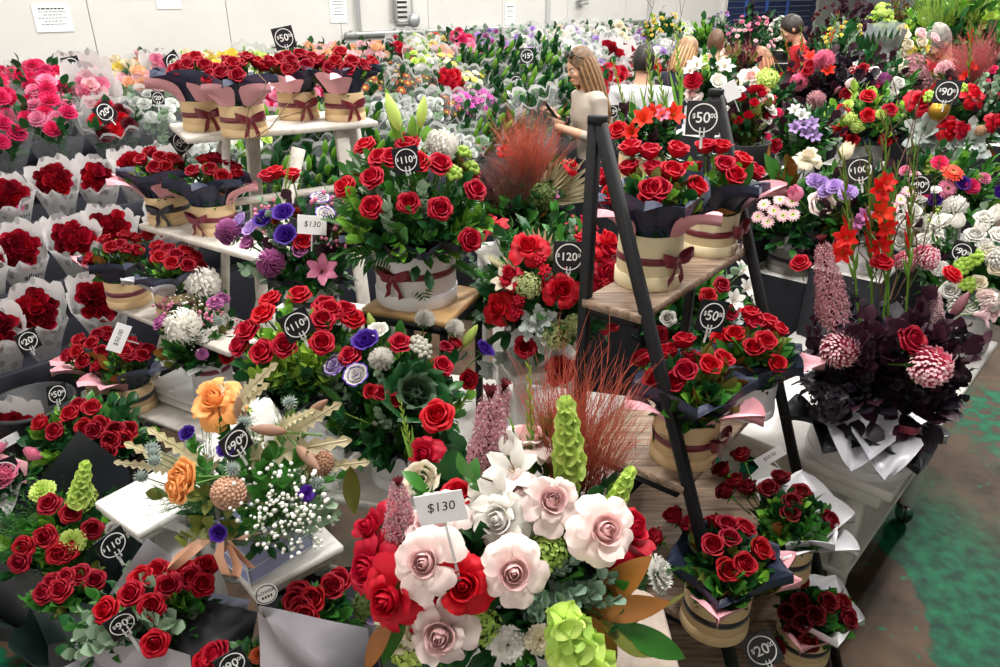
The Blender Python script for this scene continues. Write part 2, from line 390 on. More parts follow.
        for i in range(6):
            az = i*2.4; tilt = .35+.16*i; d = Vector((math.sin(tilt)*math.cos(az), math.sin(tilt)*math.sin(az), math.cos(tilt)))
            mb.grid(leaf_grid(.085, .028, .3, .15, 1, 13, 5, .5, .06, 4), leafm('silver'), TR((0, 0, .02), rot=frame(d, (0, 0, 1))))
        mb.tube([(0, 0, -.06), (0, 0, .03)], .002, leafm('silver'), 4)
    elif kind == 'berries' or kind == 'brunia' or kind == 'greenberry':
        m = {'berries': petal('red'), 'brunia': mat('brunia_grey', hexc('b9b7a8'), .8, bump=.6, bscale=400), 'greenberry': leafm('lime')}[kind]
        for i in range(16):
            a = i*2.4; rr = .022*math.sqrt(i/16); p = Vector((rr*math.cos(a), rr*math.sin(a), .1+.012*(1-i/16)+R.uniform(-.004, .004)))
            mb.ball(p, .0062 if kind != 'greenberry' else .008, m, 8, None, 6); mb.tube([(0, 0, .04), p], .001, M_STEM, 3)
        mb.tube([(0, 0, 0), (0, 0, .05)], .0018, M_STEM, 4)
    elif kind == 'babysbreath':
        w = plain('babys_breath_white', 'f6f5ef', .7)
        for i in range(34):
            a = R.uniform(0, 2*PI); rr = .06*math.sqrt(R.random()); p = Vector((rr*math.cos(a), rr*math.sin(a), .12+R.uniform(-.035, .03)))
            mb.ball(p, R.uniform(.0022, .0042), w, 6, None, 4); q = Vector((p.x*.4, p.y*.4, .06)); mb.tube([(0, 0, 0), q, p], .0005, M_STEM, 3)
    elif kind == 'waxflower':
        w = petal('pink'); g = leafm('green')
        for i in range(26):
            a = R.uniform(0, 2*PI); rr = .05*math.sqrt(R.random()); p = Vector((rr*math.cos(a), rr*math.sin(a), .1+R.uniform(-.03, .03)))
            mb.ball(p, R.uniform(.004, .007), w, 6, None, 4); mb.tube([(0, 0, 0), (p.x*.4, p.y*.4, .05), p], .0007, g, 3)
    elif kind == 'thistle':
        m = plain('thistle_blue', '66756f', .7); mb.ball((0, 0, .012), .012, m, 8)
        for i in range(60):
            zz = 1-2*(i+.5)/60; th = math.acos(zz); a = i*2.4; d = Vector((math.sin(th)*math.cos(a), math.sin(th)*math.sin(a), zz))
            mb.raw([Vector((0, 0, .012))+d*.01+frame(d).col[0]*.0012, Vector((0, 0, .012))+d*.01-frame(d).col[0]*.0012, Vector((0, 0, .012))+d*.019], [(0, 1, 2)], plain('thistle_spike', 'a3aea4', .7))
        mb.tube([(0, 0, 0), (.004, 0, -.1)], .0018, plain('thistle_stem', '8d9a7c', .6), 4)
    elif kind == 'drythistle':
        m = leafm('dry'); nv = 19; P = []
        for i in range(nv):
            t = i/(nv-1); w = .024*(1-t*.7)*(1.3 if i % 2 else .5); P.append([(-w, .02*math.sin(t*4), .2*t), (0, .02*math.sin(t*4)-.006, .2*t), (w, .02*math.sin(t*4), .2*t)])
        mb.grid(np.array(P), m); mb.tube([(0, 0, 0), (0, .012, .1), (0, -.006, .2)], .0018, m, 4)
    elif kind == 'banksia':
        m = plain('banksia_tan', 'b58d72', .85); m2 = plain('banksia_pink', 'd2a58c', .85)
        mb.ball((0, 0, .03), (.026, .026, .034), m, 12, None, 8)
        for i in range(170):
            zz = 1-1.9*(i+.5)/170; th = math.acos(zz); a = i*2.39996; d = Vector((math.sin(th)*math.cos(a), math.sin(th)*math.sin(a), zz))
            p = Vector((d.x*.026, d.y*.026, .03+d.z*.034)); mb.ball(p, .0036, m2 if i % 3 else m, 4, None, 2)
        mb.tube([(0, 0, 0), (0, 0, -.08)], .003, leafm('brown'), 5)
    elif kind == 'kale':
        for l, (n, L, W, tl, mm) in enumerate([(6, .03, .014, .25, plain('kale_heart', '6d4a63', .6)), (7, .05, .024, .6, leafm('kale')), (8, .075, .036, 1.0, leafm('kale')), (9, .085, .042, 1.35, leafm('deep'))]):
            for k in range(n):
                az = k*2*PI/n+l*.5; d = Vector((math.sin(tl)*math.cos(az), math.sin(tl)*math.sin(az), math.cos(tl)))
                mb.grid(leaf_grid(L, W, -.25, .25, 1, 7, 7, .6, .13), mm, TR((0, 0, 0), rot=frame(d, (0, 0, 1))))
        mb.tube([(0, 0, 0), (0, 0, -.1)], .006, M_STEM, 5)
    elif kind == 'palmspear':
        m = leafm('dry'); nf = 11; rows = [[], []]
        for sgn in range(nf):
            a = (sgn/(nf-1)-.5)*1.5; tip = .19*(1-.35*abs(a)); d = Vector((math.sin(a), 0, math.cos(a))); w = Vector((math.cos(a), 0, -math.sin(a)))*.0075
            P = [[-w*.2, Vector((0, .002, 0)), w*.2], [d*tip*.62-w, d*tip*.62+Vector((0, .005, 0)), d*tip*.62+w], [d*tip, d*tip+Vector((0, .001, 0)), d*tip+w*.05]]
            mb.grid(np.array([[list(q) for q in r] for r in P]), m)
        mb.tube([(0, 0, .01), (0, 0, -.12)], .003, m, 5)
    elif kind == 'bush':
        for i in range(70):
            a = R.uniform(0, 2*PI); th = math.acos(R.uniform(-.1, 1)); d = Vector((math.sin(th)*math.cos(a), math.sin(th)*math.sin(a), math.cos(th)))
            L = .045; g = leaf_grid(L*R.uniform(.8, 1.3), .012, .3, .25, 1, 4, 3)
            mb.grid(g, leafm('deep') if i % 3 else leafm('green'), TR(d*R.uniform(.02, .075), rot=frame((d+Vector((R.uniform(-.6, .6), R.uniform(-.6, .6), R.uniform(-.3, .8)))).normalized(), (0, 0, 1))))
    elif kind == 'blackbush':
        for i in range(80):
            a = R.uniform(0, 2*PI); th = math.acos(R.uniform(-.1, 1)); d = Vector((math.sin(th)*math.cos(a), math.sin(th)*math.sin(a), math.cos(th)))
            g = leaf_grid(.05*R.uniform(.8, 1.3), .018, .3, .2, 1, 5, 3, .5, .1)
            mb.grid(g, leafm('black') if i % 3 else leafm('purple'), TR(d*R.uniform(.02, .075), rot=frame((d+Vector((R.uniform(-.6, .6), R.uniform(-.6, .6), R.uniform(-.3, .8)))).normalized(), (0, 0, 1))))
    return mb.mesh(kind)
# ------------------------------------------------------------------ spikes (unit length along +z)
def spike_mesh(kind, seed=0):
    R = random.Random(seed+77); mb = MB()
    if kind == 'bells':
        L = .24; m = petal('lime'); mg = petal('green'); mb.tube([(0, 0, 0), (.004, 0, L*.5), (0, 0, L*.98)], [.003, .0025, .001], mg, 5)
        lev = 8
        for i in range(lev):
            t = (i+.5)/lev; s = .036*(1-.55*t**1.5)
            for k in range(4):
                az = k*PI/2+i*.8; d = Vector((math.cos(az), math.sin(az), .25)).normalized(); n = 15
                a = np.linspace(0, 2*PI, n, endpoint=False); P = []
                for rr, zz, sc in ((.12, 0, 0), (.5, .3, 0), (.82, .7, .03), (1.08, .82, .07)):
                    P.append(np.stack([(rr+sc*np.cos(a*5))*np.cos(a), (rr+sc*np.cos(a*5))*np.sin(a), zz+sc*.8*np.sin(a*5)], -1)*s)
                mb.grid(np.array(P), m if (i+k) % 3 else mg, TR(Vector((0, 0, .02+L*.93*t))+d*.003, d), cu=True)
    elif kind == 'eucomis' or kind == 'eucomispale':
        L = .2; m = petal('dusk') if kind == 'eucomis' else petal('palepink'); m2 = petal('burgundy'); mb.tube([(0, 0, -.05), (0, 0, L)], [.006, .003], m2, 6)
        n = 92
        for i in range(n):
            t = i/n; a = i*2.39996; rr = .036*(1-.55*t**2.2)*R.uniform(.8, 1.05); d = Vector((math.cos(a), math.sin(a), .25+.5*t)).normalized()
            p = Vector((0, 0, L*.96*t))+d*rr; fs = .021*(1-.45*t); T = TR(p, d, R.uniform(0, 3))
            for k in range(6):
                b = k*PI/3; c, s_ = math.cos(b), math.sin(b)
                P = np.array([(0, 0, 0), (.5, -.17, .12), (1, 0, .1), (.5, .17, .12)])*fs
                P = np.stack([P[:, 0]*c-P[:, 1]*s_, P[:, 0]*s_+P[:, 1]*c, P[:, 2]], 1); mb.raw(P, [(0, 1, 2, 3)], m, T)
            mb.ball((0, 0, .002), .0018, m2 if i % 2 else petal('cream'), 5, T, 3)
        for k in range(10):
            a = k*2.4; d = Vector((.5*math.cos(a), .5*math.sin(a), 1)).normalized(); mb.grid(leaf_grid(.03, .006, .3), m2, TR((0, 0, L*.97), rot=frame(d, (0, 0, 1))))
    elif kind in ('gladiolus', 'gladbud', 'gladwhite', 'gladstem'):
        L = .5; g = leafm('lime' if kind == 'gladbud' else 'olive'); gs = leafm('bright'); bl = petal('scarlet') if kind != 'gladwhite' else petal('white')
        mb.tube([(0, 0, 0), (.006, 0, L*.4), (.004, 0, L*.75), (.012, 0, L)], [.0045, .004, .003, .0012], gs, 5)
        n = 13
        for i in range(n):
            t = .28+.7*i/n; sd = 1 if i % 2 else -1; ln = .07*(1.1-.6*t); d = Vector((sd*.32, .12, 1)).normalized(); p = (.006, 0, L*t)
            mb.lathe([(.001, 0), (.0065*(1.3-.7*t), ln*.25), (.005*(1.3-.7*t), ln*.6), (.0004, ln)], g if i > 1 else gs, 6, TR(p, d))
            if kind in ('gladiolus', 'gladstem') and i in ((5, 6, 7) if kind == 'gladiolus' else (2, 4)): mb.lathe([(.001, 0), (.006, ln*.3), (.0035, ln*.8), (.0004, ln*1.1)], bl, 6, TR((.006, 0, L*t+.02), d))
        if kind not in ('gladbud', 'gladstem'):
            for i, z in enumerate((.17, .27)):
                sd = 1 if i % 2 else -1; trumpet(mb, bl, .036, 6, seed=i, T=TR((.004*sd, 0, L*z), Vector((sd*.75, -.5, .55))))
        if kind == 'gladbud':
            for sd in (-1, 1): mb.grid(leaf_grid(.3, .009, .06*sd, .1, 1, 7, 3, .4), gs, TR((0, 0, -.02), rot=frame((sd*.12, .05, 1), (0, 1, 0))))
    elif kind in ('redgrass', 'pinkgrass', 'browngrass', 'greengrass'):
        m = {'redgrass': plain('dried_grass_red', 'c4604a', .7), 'pinkgrass': plain('plume_rose', 'c8666a', .75), 'browngrass': plain('dried_grass_brown', '6f4238', .75), 'greengrass': leafm('lime')}[kind]
        L = .34; N = 62
        for i in range(N):
            a = R.uniform(0, 2*PI); sp = .55*math.sqrt(R.random()); d = Vector((sp*math.cos(a), sp*math.sin(a), 1)).normalized(); l = L*R.uniform(.6, 1.0)
            pts = [Vector((0, 0, 0))]
            for k in range(5): pts.append(pts[-1]+(d+Vector((R.uniform(-.14, .14), R.uniform(-.14, .14), 0)))*l/5)
            mb.tube(pts, [.0011, .001, .0009, .0008, .0006, .0003], m, 3)
            for k in range(7):
                j = 1+k % 4; p = pts[j].lerp(pts[j+1], R.random()); e = p+(d+Vector((R.uniform(-.7, .7), R.uniform(-.7, .7), R.uniform(-.2, .3))))*l*R.uniform(.1, .24)
                mb.tube([p, (p+e)/2+Vector((0, 0, .006)), e], [.0008, .0006, .0003], m, 3)
    elif kind == 'stock':
        L = .2; m = petal('white'); mb.tube([(0, 0, 0), (0, 0, L)], .003, M_STEM, 5)
        for i in range(26):
            t = i/26; a = i*2.4; d = Vector((math.cos(a), math.sin(a), .5)).normalized(); s = .016*(1-.6*t)
            trumpet(mb, m if t < .75 else petal('lime'), s, 4, ((.1, 0), (.5, .4), (1, .6)), i, T=TR(Vector((0, 0, .04+.78*L*t))+d*.008, d), nv=3, nu=3)
    elif kind == 'lilyleaf':
        mb.grid(leaf_grid(.26, .022, .12, .2, 1, 9, 3, .5), leafm('bright')); mb.grid(leaf_grid(.2, .02, .35, .2, 1, 9, 3, .5), leafm('bright'), TR(spin=2.2))
    elif kind == 'bigleaf':
        g = leaf_grid(.2, .027, .2, .2, 1, 10, 5, .5, .03); mb.grid(g, leafm('green')); mb.tube([(0, 0, 0), (0, 0, -.06)], .0025, M_STEM, 4)
    elif kind == 'brownleaf':
        g = leaf_grid(.17, .026, .15, .2, 1, 10, 5, .5, .04); mb.grid(g, leafm('brown')); g2 = g.copy(); g2[..., 2] -= .0008; g2[..., 1] -= .0008; mb.grid(g2[:, ::-1], leafm('olive'))
    elif kind == 'twig':
        pts = [Vector((0, 0, 0))]
        for k in range(9): pts.append(pts[-1]+Vector((R.uniform(-.025, .025), R.uniform(-.025, .025), .06)))
        mb.tube(pts, [.0025-.0002*k for k in range(10)], plain('twig_bark', '6b5140', .8), 5)
        for k in (3, 5, 7):
            e = pts[k]+Vector((R.uniform(-.1, .1), R.uniform(-.05, .05), .12)); mb.tube([pts[k], (pts[k]+e)/2+Vector((.02, 0, 0)), e], .001, plain('twig_bark', '6b5140', .8), 4)
    return mb.mesh(kind)
SPIKE_LEN = dict(bells=.25, eucomis=.21, eucomispale=.21, gladiolus=.5, gladbud=.5, gladwhite=.5, gladstem=.5, redgrass=.32, pinkgrass=.32, browngrass=.32, greengrass=.32, stock=.2, lilyleaf=.25, bigleaf=.19, brownleaf=.165, twig=.54)
CACHE = {}
def cached(key, f):
    if key not in CACHE: CACHE[key] = f()
    return CACHE[key]
# kind -> (part name, mesh builder with seed, natural height of the bloom's middle above its origin)
def bloom(kind, v=0):
    k, _, c = kind.partition(':')
    def g():
        if k == 'rose': return rose_mesh(c, 'bud', v)
        if k == 'fullrose': return rose_mesh(c, 'full', v, s=.029)
        if k == 'lorose': return rose_mesh(c, 'bud', v, True)
        if k == 'openrose': return rose_mesh(c, 'open', v, s=.03)
        if k == 'mum': return mum_mesh(c, None, .045, 150, seed=v)
        if k == 'bimum': return mum_mesh(c, 'palepink', .045, 210, .11, .95, .35, seed=v)
        if k == 'spider': return mum_mesh(c, None, .05, 130, .12, .8, .5, seed=v)
        if k == 'disbud': return mum_mesh(c, None, .032, 260, .11, .8, .03, seed=v)
        if k == 'carn': return carnation_mesh(c, .03, v)
        if k == 'lisi': return lisi_mesh(c, .028, v)
        if k == 'lisiedge': return lisi_mesh('white', .028, v, c)
        if k == 'daisy': return daisy_mesh(c, 'lime', .022, 14, 2, seed=v)
        if k == 'gerbera': return daisy_mesh(c, 'gold', .045, 22, 3, seed=v)
        if k == 'lily': return lily_mesh(c, .05, v)
        if k == 'orchid': return lily_mesh(c, .03, v)
        if k == 'bud': return bud_mesh(c)
        if k == 'tulip': return tulip_mesh(c)
        if k == 'hydrangea': return hydr_mesh(c, .06, 150, v)
    me = cached((kind, v), g)
    name = {'rose': 'rose', 'fullrose': 'rose', 'lorose': 'rose', 'openrose': 'rose', 'mum': 'chrysanthemum', 'bimum': 'chrysanthemum', 'spider': 'chrysanthemum', 'disbud': 'chrysanthemum', 'carn': 'carnation',
            'lisi': 'lisianthus', 'lisiedge': 'lisianthus', 'daisy': 'daisy', 'gerbera': 'gerbera', 'lily': 'lily', 'orchid': 'orchid', 'bud': 'flower_bud', 'tulip': 'tulip', 'hydrangea': 'hydrangea'}[k]
    mid = {'rose': .018, 'fullrose': .016, 'lorose': .018, 'openrose': .015, 'mum': .016, 'bimum': .016, 'spider': .016, 'disbud': .012, 'carn': .012, 'lisi': .014, 'lisiedge': .014, 'daisy': 0, 'gerbera': 0, 'lily': .04, 'orchid': .02, 'bud': .04, 'tulip': .02, 'hydrangea': .02}[k]
    return name, me, mid
SPRIG_NAME = dict(ruscus='leaf_sprig', deepleaf='leaf_sprig', bright='leaf_sprig', lime='leaf_sprig', olive='leaf_sprig', euca='eucalyptus_sprig', eucablue='eucalyptus_sprig', purpleleaf='smoke_bush_sprig', blackleaf='dark_leaf_sprig',
                  roundleaf='round_leaf_sprig', magnolia='magnolia_sprig', fern='fern_frond', asparagus='asparagus_fern', dusty='dusty_miller_sprig', berries='berry_sprig', brunia='brunia_sprig', greenberry='berry_sprig', babysbreath='babys_breath',
                  waxflower='wax_flower_sprig', thistle='globe_thistle', drythistle='dried_thistle_leaf', banksia='banksia', kale='ornamental_kale', palmspear='palm_spear', bush='foliage_tuft', blackbush='foliage_tuft')
SPRIG_LEN = dict(ruscus=.24, deepleaf=.25, bright=.23, lime=.22, olive=.25, euca=.24, eucablue=.24, purpleleaf=.24, blackleaf=.22, roundleaf=.25, magnolia=.24, fern=.24, asparagus=.2, dusty=.1, berries=.12, brunia=.12, greenberry=.12,
                 babysbreath=.14, waxflower=.13, thistle=.02, drythistle=.2, banksia=.05, kale=.05, palmspear=.19, bush=.1, blackbush=.1)
SPIKE_NAME = dict(bells='bells_of_ireland', eucomis='pineapple_lily', eucomispale='pineapple_lily', gladiolus='gladiolus', gladbud='gladiolus', gladwhite='gladiolus', gladstem='gladiolus', redgrass='dried_grass', pinkgrass='plume_grass', browngrass='dried_grass', greengrass='grass_plume', stock='stock_flower',
                  lilyleaf='lily_leaf', bigleaf='broad_leaf', brownleaf='magnolia_leaf', twig='twig')
# ------------------------------------------------------------------ writing, signs
def text_mesh(txt, size, m, italic=0.0, bold=0.0):
    def g():
        cu = bpy.data.curves.new('lettering', 'FONT'); cu.body = txt; cu.size = 1.0; cu.align_x = 'CENTER'; cu.align_y = 'CENTER'; cu.shear = italic; cu.offset = bold; cu.resolution_u = 3; cu.extrude = .01
        o = bpy.data.objects.new('lettering', cu); COL.objects.link(o)
        dg = bpy.context.evaluated_depsgraph_get(); me = bpy.data.meshes.new_from_object(o.evaluated_get(dg))
        n = len(me.vertices); co = np.zeros(n*3); me.vertices.foreach_get('co', co)
        F = [list(p.vertices) for p in me.polygons]; bpy.data.objects.remove(o); bpy.data.curves.remove(cu); bpy.data.meshes.remove(me)
        return co.reshape(-1, 3), F
    P, F = cached(('txt', txt, italic, bold), g)
    return P*size, F, m
for _t in (('$', 0), ('50', 0), ('.00', 0), ('120', 0), ('20', 0), ('90', 0), ('110', 0), ('15', 0), ('100', 0)): text_mesh(_t[0], 1, None, 0, .012)
for _t in ('$130', '1', '-', '$50.00', '$20.00'): text_mesh(_t, 1, None, .15, 0)
text_mesh('allori', 1, None, .35, .01)
W_INK = plain('sign_white', 'f2f2f0', .6); K_CARD = plain('sign_black', '17181d', .35); W_CARD = plain('card_white', 'f3f1f4', .6); K_INK = plain('ink_black', '222226', .7)
def put_text(mb, txt, size, T, m, italic=0.0, bold=.012):
    P, F, _ = text_mesh(txt, size, m, italic, bold); mb.raw(P, F, m, T)
# sign local frame: x across, y up, z = towards the reader
def face_mat(pos, yaw=0.0, pitch=0.0, roll=0.0):
    z = Vector((-pos[0]*.6, -1, 0)).normalized(); z = Matrix.Rotation(yaw, 3, 'Z') @ z
    x = Vector((0, 0, 1)).cross(z).normalized(); y = z.cross(x)
    return Matrix((x, y, z)).transposed() @ Matrix.Rotation(pitch, 3, 'X') @ Matrix.Rotation(roll, 3, 'Z')
def price_sign(label, pos, price='50', w=.072, yaw=0, pitch=-.12, roll=0, shape='square', stick=.03, group=None, ring=True):
    pos = Vector(pos); e = empty('price_sign', pos, label, 'price sign', group); R3 = face_mat(pos, yaw, pitch, roll).to_4x4(); h = w/2
    mb = MB()
    if shape == 'round':
        mb.lathe([(.0005, -.001), (h, -.001), (h, .001), (.0005, .001)], K_CARD, 32)
    else: mb.box(-h, h, -h, h, -.001, .001, K_CARD, None, .0004)
    c = link('card', mb.mesh('card', False), e, M=R3)
    mb = MB(); n = 40; r1, r0 = h*.86, h*.79
    mb.lathe([(r0, .0011), (r0, .0016), (r1, .0016), (r1, .0011)], W_INK, n); link('ring', mb.mesh('ring', False), c)
    mb = MB(); k = w*.44 if len(price) < 3 else w*.36
    put_text(mb, price, k, TR((0, 0, .0014), s=(1, 1, .05)) @ Matrix.Translation((0, 0, 0)), W_INK)
    off = w*(.2 if len(price) < 3 else .26)
    put_text(mb, '$', k*.45, TR((-off-w*.07, k*.14, .0014)), W_INK); put_text(mb, '.00', k*.45, TR((off+w*.085, k*.14, .0014)), W_INK)
    link('price_lettering', mb.mesh('price_lettering', False), c)
    mb = MB(); mb.box(-.003, .003, -h-stick, -h+.012, -.004, -.0015, plain('clip_white', 'dcdedd', .4), None, .0008)
    mb.box(-.006, -.003, -h-.004, -h+.016, .001, .003, plain('clip_white', 'dcdedd', .4)); mb.box(.003, .006, -h-.004, -h+.016, .001, .003, plain('clip_white', 'dcdedd', .4))
    link('clip_stick', mb.mesh('clip_stick', False), c); return e
def price_card(label, pos, text, w, h, yaw=0, pitch=-.1, roll=0, stick=.045, size=None):
    pos = Vector(pos); e = empty('price_card', pos, label, 'price card'); R3 = face_mat(pos, yaw, pitch, roll).to_4x4()
    mb = MB(); mb.box(-w/2, w/2, -h/2, h/2, -.0008, .0008, W_CARD, None, .0003); c = link('card', mb.mesh('card', False), e, M=R3)
    mb = MB(); put_text(mb, text, size or h*.42, TR((0, .002, .0009)), K_INK, .15, 0)
    link('handwriting', mb.mesh('handwriting', False), c)
    mb = MB(); mb.box(-.002, .002, -h/2-stick, -h/2+.02, -.003, -.001, plain('clip_clear', 'cfd4d4', .2, alpha=.6)); link('clip_stick', mb.mesh('clip_stick', False), c)
    return e
# ------------------------------------------------------------------ boxes, ribbons, papers
BOXC = dict(kraft=('e3c497', .75), cream=('f1e3bd', .75), white=('eceaee', .45), grey=('8f8a86', .7), black=('1a1a20', .5))
RIB = dict(burgundy='741a2c', dark='1d1520', maroon='6d2135', peach='eeb493', plum='8b2b52', none='')
def hat_box(parent, r, h, color, ribbon, bow=None, rz=.55, base=True):
    m = plain('hat_box_'+color, *BOXC[color]); mb = MB(); b = .0025
    mb.lathe([(.001, .002), (r-.003, .002), (r-.003, .004), (r, .006), (r, h-.002), (r-.001, h), (r-.003, h), (r-.004, h-.03), (.001, h-.03)], m, 40)
    bx = mb.obj('hat_box', parent)
    if base:
        mb = MB(); bh = .26*h; mb.lathe([(.001, 0), (r+.002, 0), (r+.0035, .002), (r+.0035, bh-.001), (r+.0025, bh), (r, bh)], m, 40); mb.obj('box_base', bx)
    if ribbon and ribbon != 'none':
        rm = mat('ribbon_'+ribbon, hexc(RIB[ribbon]), .32, spec=.6, sheen=.2); z = h*rz; w = .009
        mb = MB(); mb.lathe([(r+.0002, z-w), (r+.0014, z-w), (r+.0018, z), (r+.0014, z+w), (r+.0002, z+w)], rm, 40); rb = mb.obj('ribbon', bx)
        if bow is not None:
            mb = MB()
            for sd in (-1, 1):
                for (sc, dz, tw) in ((1, .006, 0), (.8, -.004, .5)):
                    P = []
                    for i in range(11):
                        t = i/10; a = t*2*PI; x = sd*(.028*sc)*(1-math.cos(a))/1.0; y = .012*sc*math.sin(a); wv = .008*(.35+.65*math.sin(PI*min(t, 1-t)*1.0+.05)*1.0+.3*(1-math.cos(a))/2)
                        P.append([(x*.9+.003*math.sin(5*t), -y-.012, dz+sd*tw*.006-wv+x*sd*.25), (x*.9, -y-.012, dz+wv+x*sd*.25)])
                    mb.grid(np.array(P), rm)
                P = [[(sd*.002-.006, -.013, 0), (sd*.002+.006, -.013, 0)], [(sd*.012-.008, -.018, -.02), (sd*.012+.006, -.014, -.02)], [(sd*.018-.006, -.008, -.04), (sd*.018+.008, -.013, -.042)], [(sd*.022-.008, -.014, -.058), (sd*.022+.007, -.01, -.05)]]
                mb.grid(np.array(P), rm)
            mb.ball((0, -.014, .001), (.008, .007, .009), rm, 8)
            bo = mb.mesh('bow'); link('bow', bo, rb, M=TR((r*math.sin(bow), -r*math.cos(bow), z), spin=bow))
    return bx
PAPER = dict(navy=('2e354c', .55), black=('1b1c22', .5), greydark=('7f7b81', .5), pink=('e9a9b3', .6), grey=('9a959a', .55), white=('e9e8ec', .5), silver=('c6c5cc', .3), darkgreen=('20312f', .5), slate=('4a4d60', .5), charcoal=('3b3c4a', .5), kraftp=('c9a77b', .7))
def sheet_mesh(c, v, L, W, a0, a1, cup=.35, ruf=.012):
    R = random.Random(v*7+3); mb = MB(); m = plain('paper_'+c, *PAPER[c]); nv, nu = 9, 9; P = []; y = z = 0.0
    tipx = R.uniform(-.25, .25); ph = R.uniform(0, 6)
    for i in range(nv):
        t = i/(nv-1); a = a0+(a1-a0)*t**.9; w = W*(.5+1.1*t if t < .45 else (1-(t-.45)/.55)**.85*.995+.01)
        row = []
        for u in np.linspace(-1, 1, nu):
            q = cup*w*abs(u)**1.4+ruf*math.sin(u*4+ph+t*2)*t+ruf*.6*math.sin(u*9+ph*2)*t
            # outwards = -y here, z up; the normal of the sheet points up and inwards
            row.append((u*w+tipx*L*t*t, -y+q*math.cos(a)*.6, z+q*math.sin(a)))
        P.append(row); y += L/(nv-1)*math.sin(a); z += L/(nv-1)*math.cos(a)
    mb.grid(np.array(P), m); return mb.mesh('paper_'+c)
# ------------------------------------------------------------------ an arrangement: one thing with its box, papers, blooms and leaves as parts
class Arr:
    def __init__(s, name, label, base, h=.12, R=.14, Rz=.13, lift=.04, cat='flower arrangement', group=None):
        s.b = Vector(base); s.o = empty(name, base, label, cat, group); s.R, s.Rz = R, Rz; s.h = h
        s.c = s.b+Vector((0, 0, h+lift)); s.root = s.b+Vector((0, 0, h-.02)); s.r = rng(label); s.q = s.r.randint(0, 9); s.n = {}
    def on(s, px, py, k=1.0):
        d = ray(px, py); o = Vector((0, 0, CAM_H)); S = Vector((1/(s.R*k), 1/(s.R*k), 1/(s.Rz*k)))
        p = (o-s.c)*S; q = d*S; a = q.dot(q); b = 2*p.dot(q); c = p.dot(p)-1; D = b*b-4*a*c
        t = (-b-math.sqrt(D))/(2*a) if D > 0 else -b/(2*a)
        return o+d*t
    def add(s, name, me, pos, d, sc=1.0, spin=None):
        k = s.n.get(name, 0)
        if k >= 98: return
        s.n[name] = k+1
        link(name, me, s.o, M=TR(Vector(pos)-s.b, d, s.r.uniform(0, 6.28) if spin is None else spin, sc))
    def outdir(s, p, face=.25):
        d = (p-s.root).normalized()+Vector((0, -face, face*.5)); return d.normalized()
    def fl(s, kind, px, py, size=None, sc=1.0, face=.3, k=1.0, y=None, d=None):
        p = aty(px, py, s.c.y+y) if y is not None else s.on(px, py, k)
        name, me, mid = bloom(kind, s.r.randint(0, 2)); dd = Vector(d).normalized() if d else s.outdir(p, face)
        s.add(name, me, p-dd*mid*sc, dd, sc)
    def fls(s, kind, pts, sc=1.0, face=.3, k=1.0):
        for p in pts: s.fl(kind, p[0], p[1], None, sc*(p[2] if len(p) > 2 else 1), face, k)
    def rnd(s, kinds, n, lo=.1, hi=1.0, k=.95, front=.5, sc=1.0, face=.15):
        for i in range(n):
            kd = kinds[i % len(kinds)]; p = s.dome(lo, hi, k, front)
            name, me, mid = bloom(kd, s.r.randint(0, 2)); dd = s.outdir(p, face); s.add(name, me, p-dd*mid*sc, dd, sc*s.r.uniform(.88, 1.1))
    def dome(s, lo, hi, k, front):
        z = s.r.uniform(lo, hi); a = s.r.uniform(-PI, 0) if s.r.random() < front else s.r.uniform(-PI, PI); q = math.sqrt(max(0, 1-z*z)); kk = k*s.r.uniform(.88, 1.06)
        return s.c+Vector((q*math.cos(a)*s.R, q*math.sin(a)*s.R, z*s.Rz))*kk
    def sp(s, kind, px, py, px2=None, py2=None, sc=1.0, k=.9, y=None):
        """a sprig whose tip shows at px, py; grown from the root"""
        p = aty(px, py, s.c.y+y) if y is not None else s.on(px, py, k)
        me = cached(('sprig', kind, s.r.randint(0, 1)), lambda: sprig_mesh(kind, s.q)); d = (p-s.root); L = SPRIG_LEN[kind]*sc
        if kind in ('thistle', 'banksia', 'kale', 'berries', 'brunia', 'greenberry', 'babysbreath', 'waxflower', 'dusty', 'palmspear', 'bush', 'blackbush'):
            dd = s.outdir(p, .3); s.add(SPRIG_NAME[kind], me, p-dd*L*.8, dd, sc)
        else: dd = d.normalized(); s.add(SPRIG_NAME[kind], me, p-dd*L, dd, sc)
    def sps(s, kind, pts, sc=1.0, k=.95):
        for p in pts: s.sp(kind, p[0], p[1], sc=sc*(p[2] if len(p) > 2 else 1), k=k)
    def fill(s, kinds, n, lo=-.15, hi=1.0, k=1.0, front=.55, sc=1.0):
        for i in range(n):
            kd = kinds[i % len(kinds)]; p = s.dome(lo, hi, k, front); d = (p-s.root).normalized(); d = (d+Vector((s.r.uniform(-.3, .3), s.r.uniform(-.3, .3), s.r.uniform(-.15, .25)))).normalized()
            me = cached(('sprig', kd, i % 2), lambda: sprig_mesh(kd, i % 2)); s_ = sc*s.r.uniform(.8, 1.1); s.add(SPRIG_NAME[kd], me, p-d*SPRIG_LEN[kd]*s_*.92, d, s_)
    def core(s, kind='bush', sc=1.0):
        me = cached(('sprig', kind, 0), lambda: sprig_mesh(kind, 0)); u = s.Rz/.13
        q = s.R*.36
        for a in range(5):
            s.add(SPRIG_NAME[kind], me, s.c+Vector((q*math.cos(a*1.257), q*math.sin(a*1.257), -.25*s.Rz)), (math.cos(a*1.257)*.7, math.sin(a*1.257)*.7, 1), (s.R*.58/.11)*sc)
        s.add(SPRIG_NAME[kind], me, s.c+Vector((0, 0, 0)), (0, 0, 1), (s.R*.66/.11)*sc)
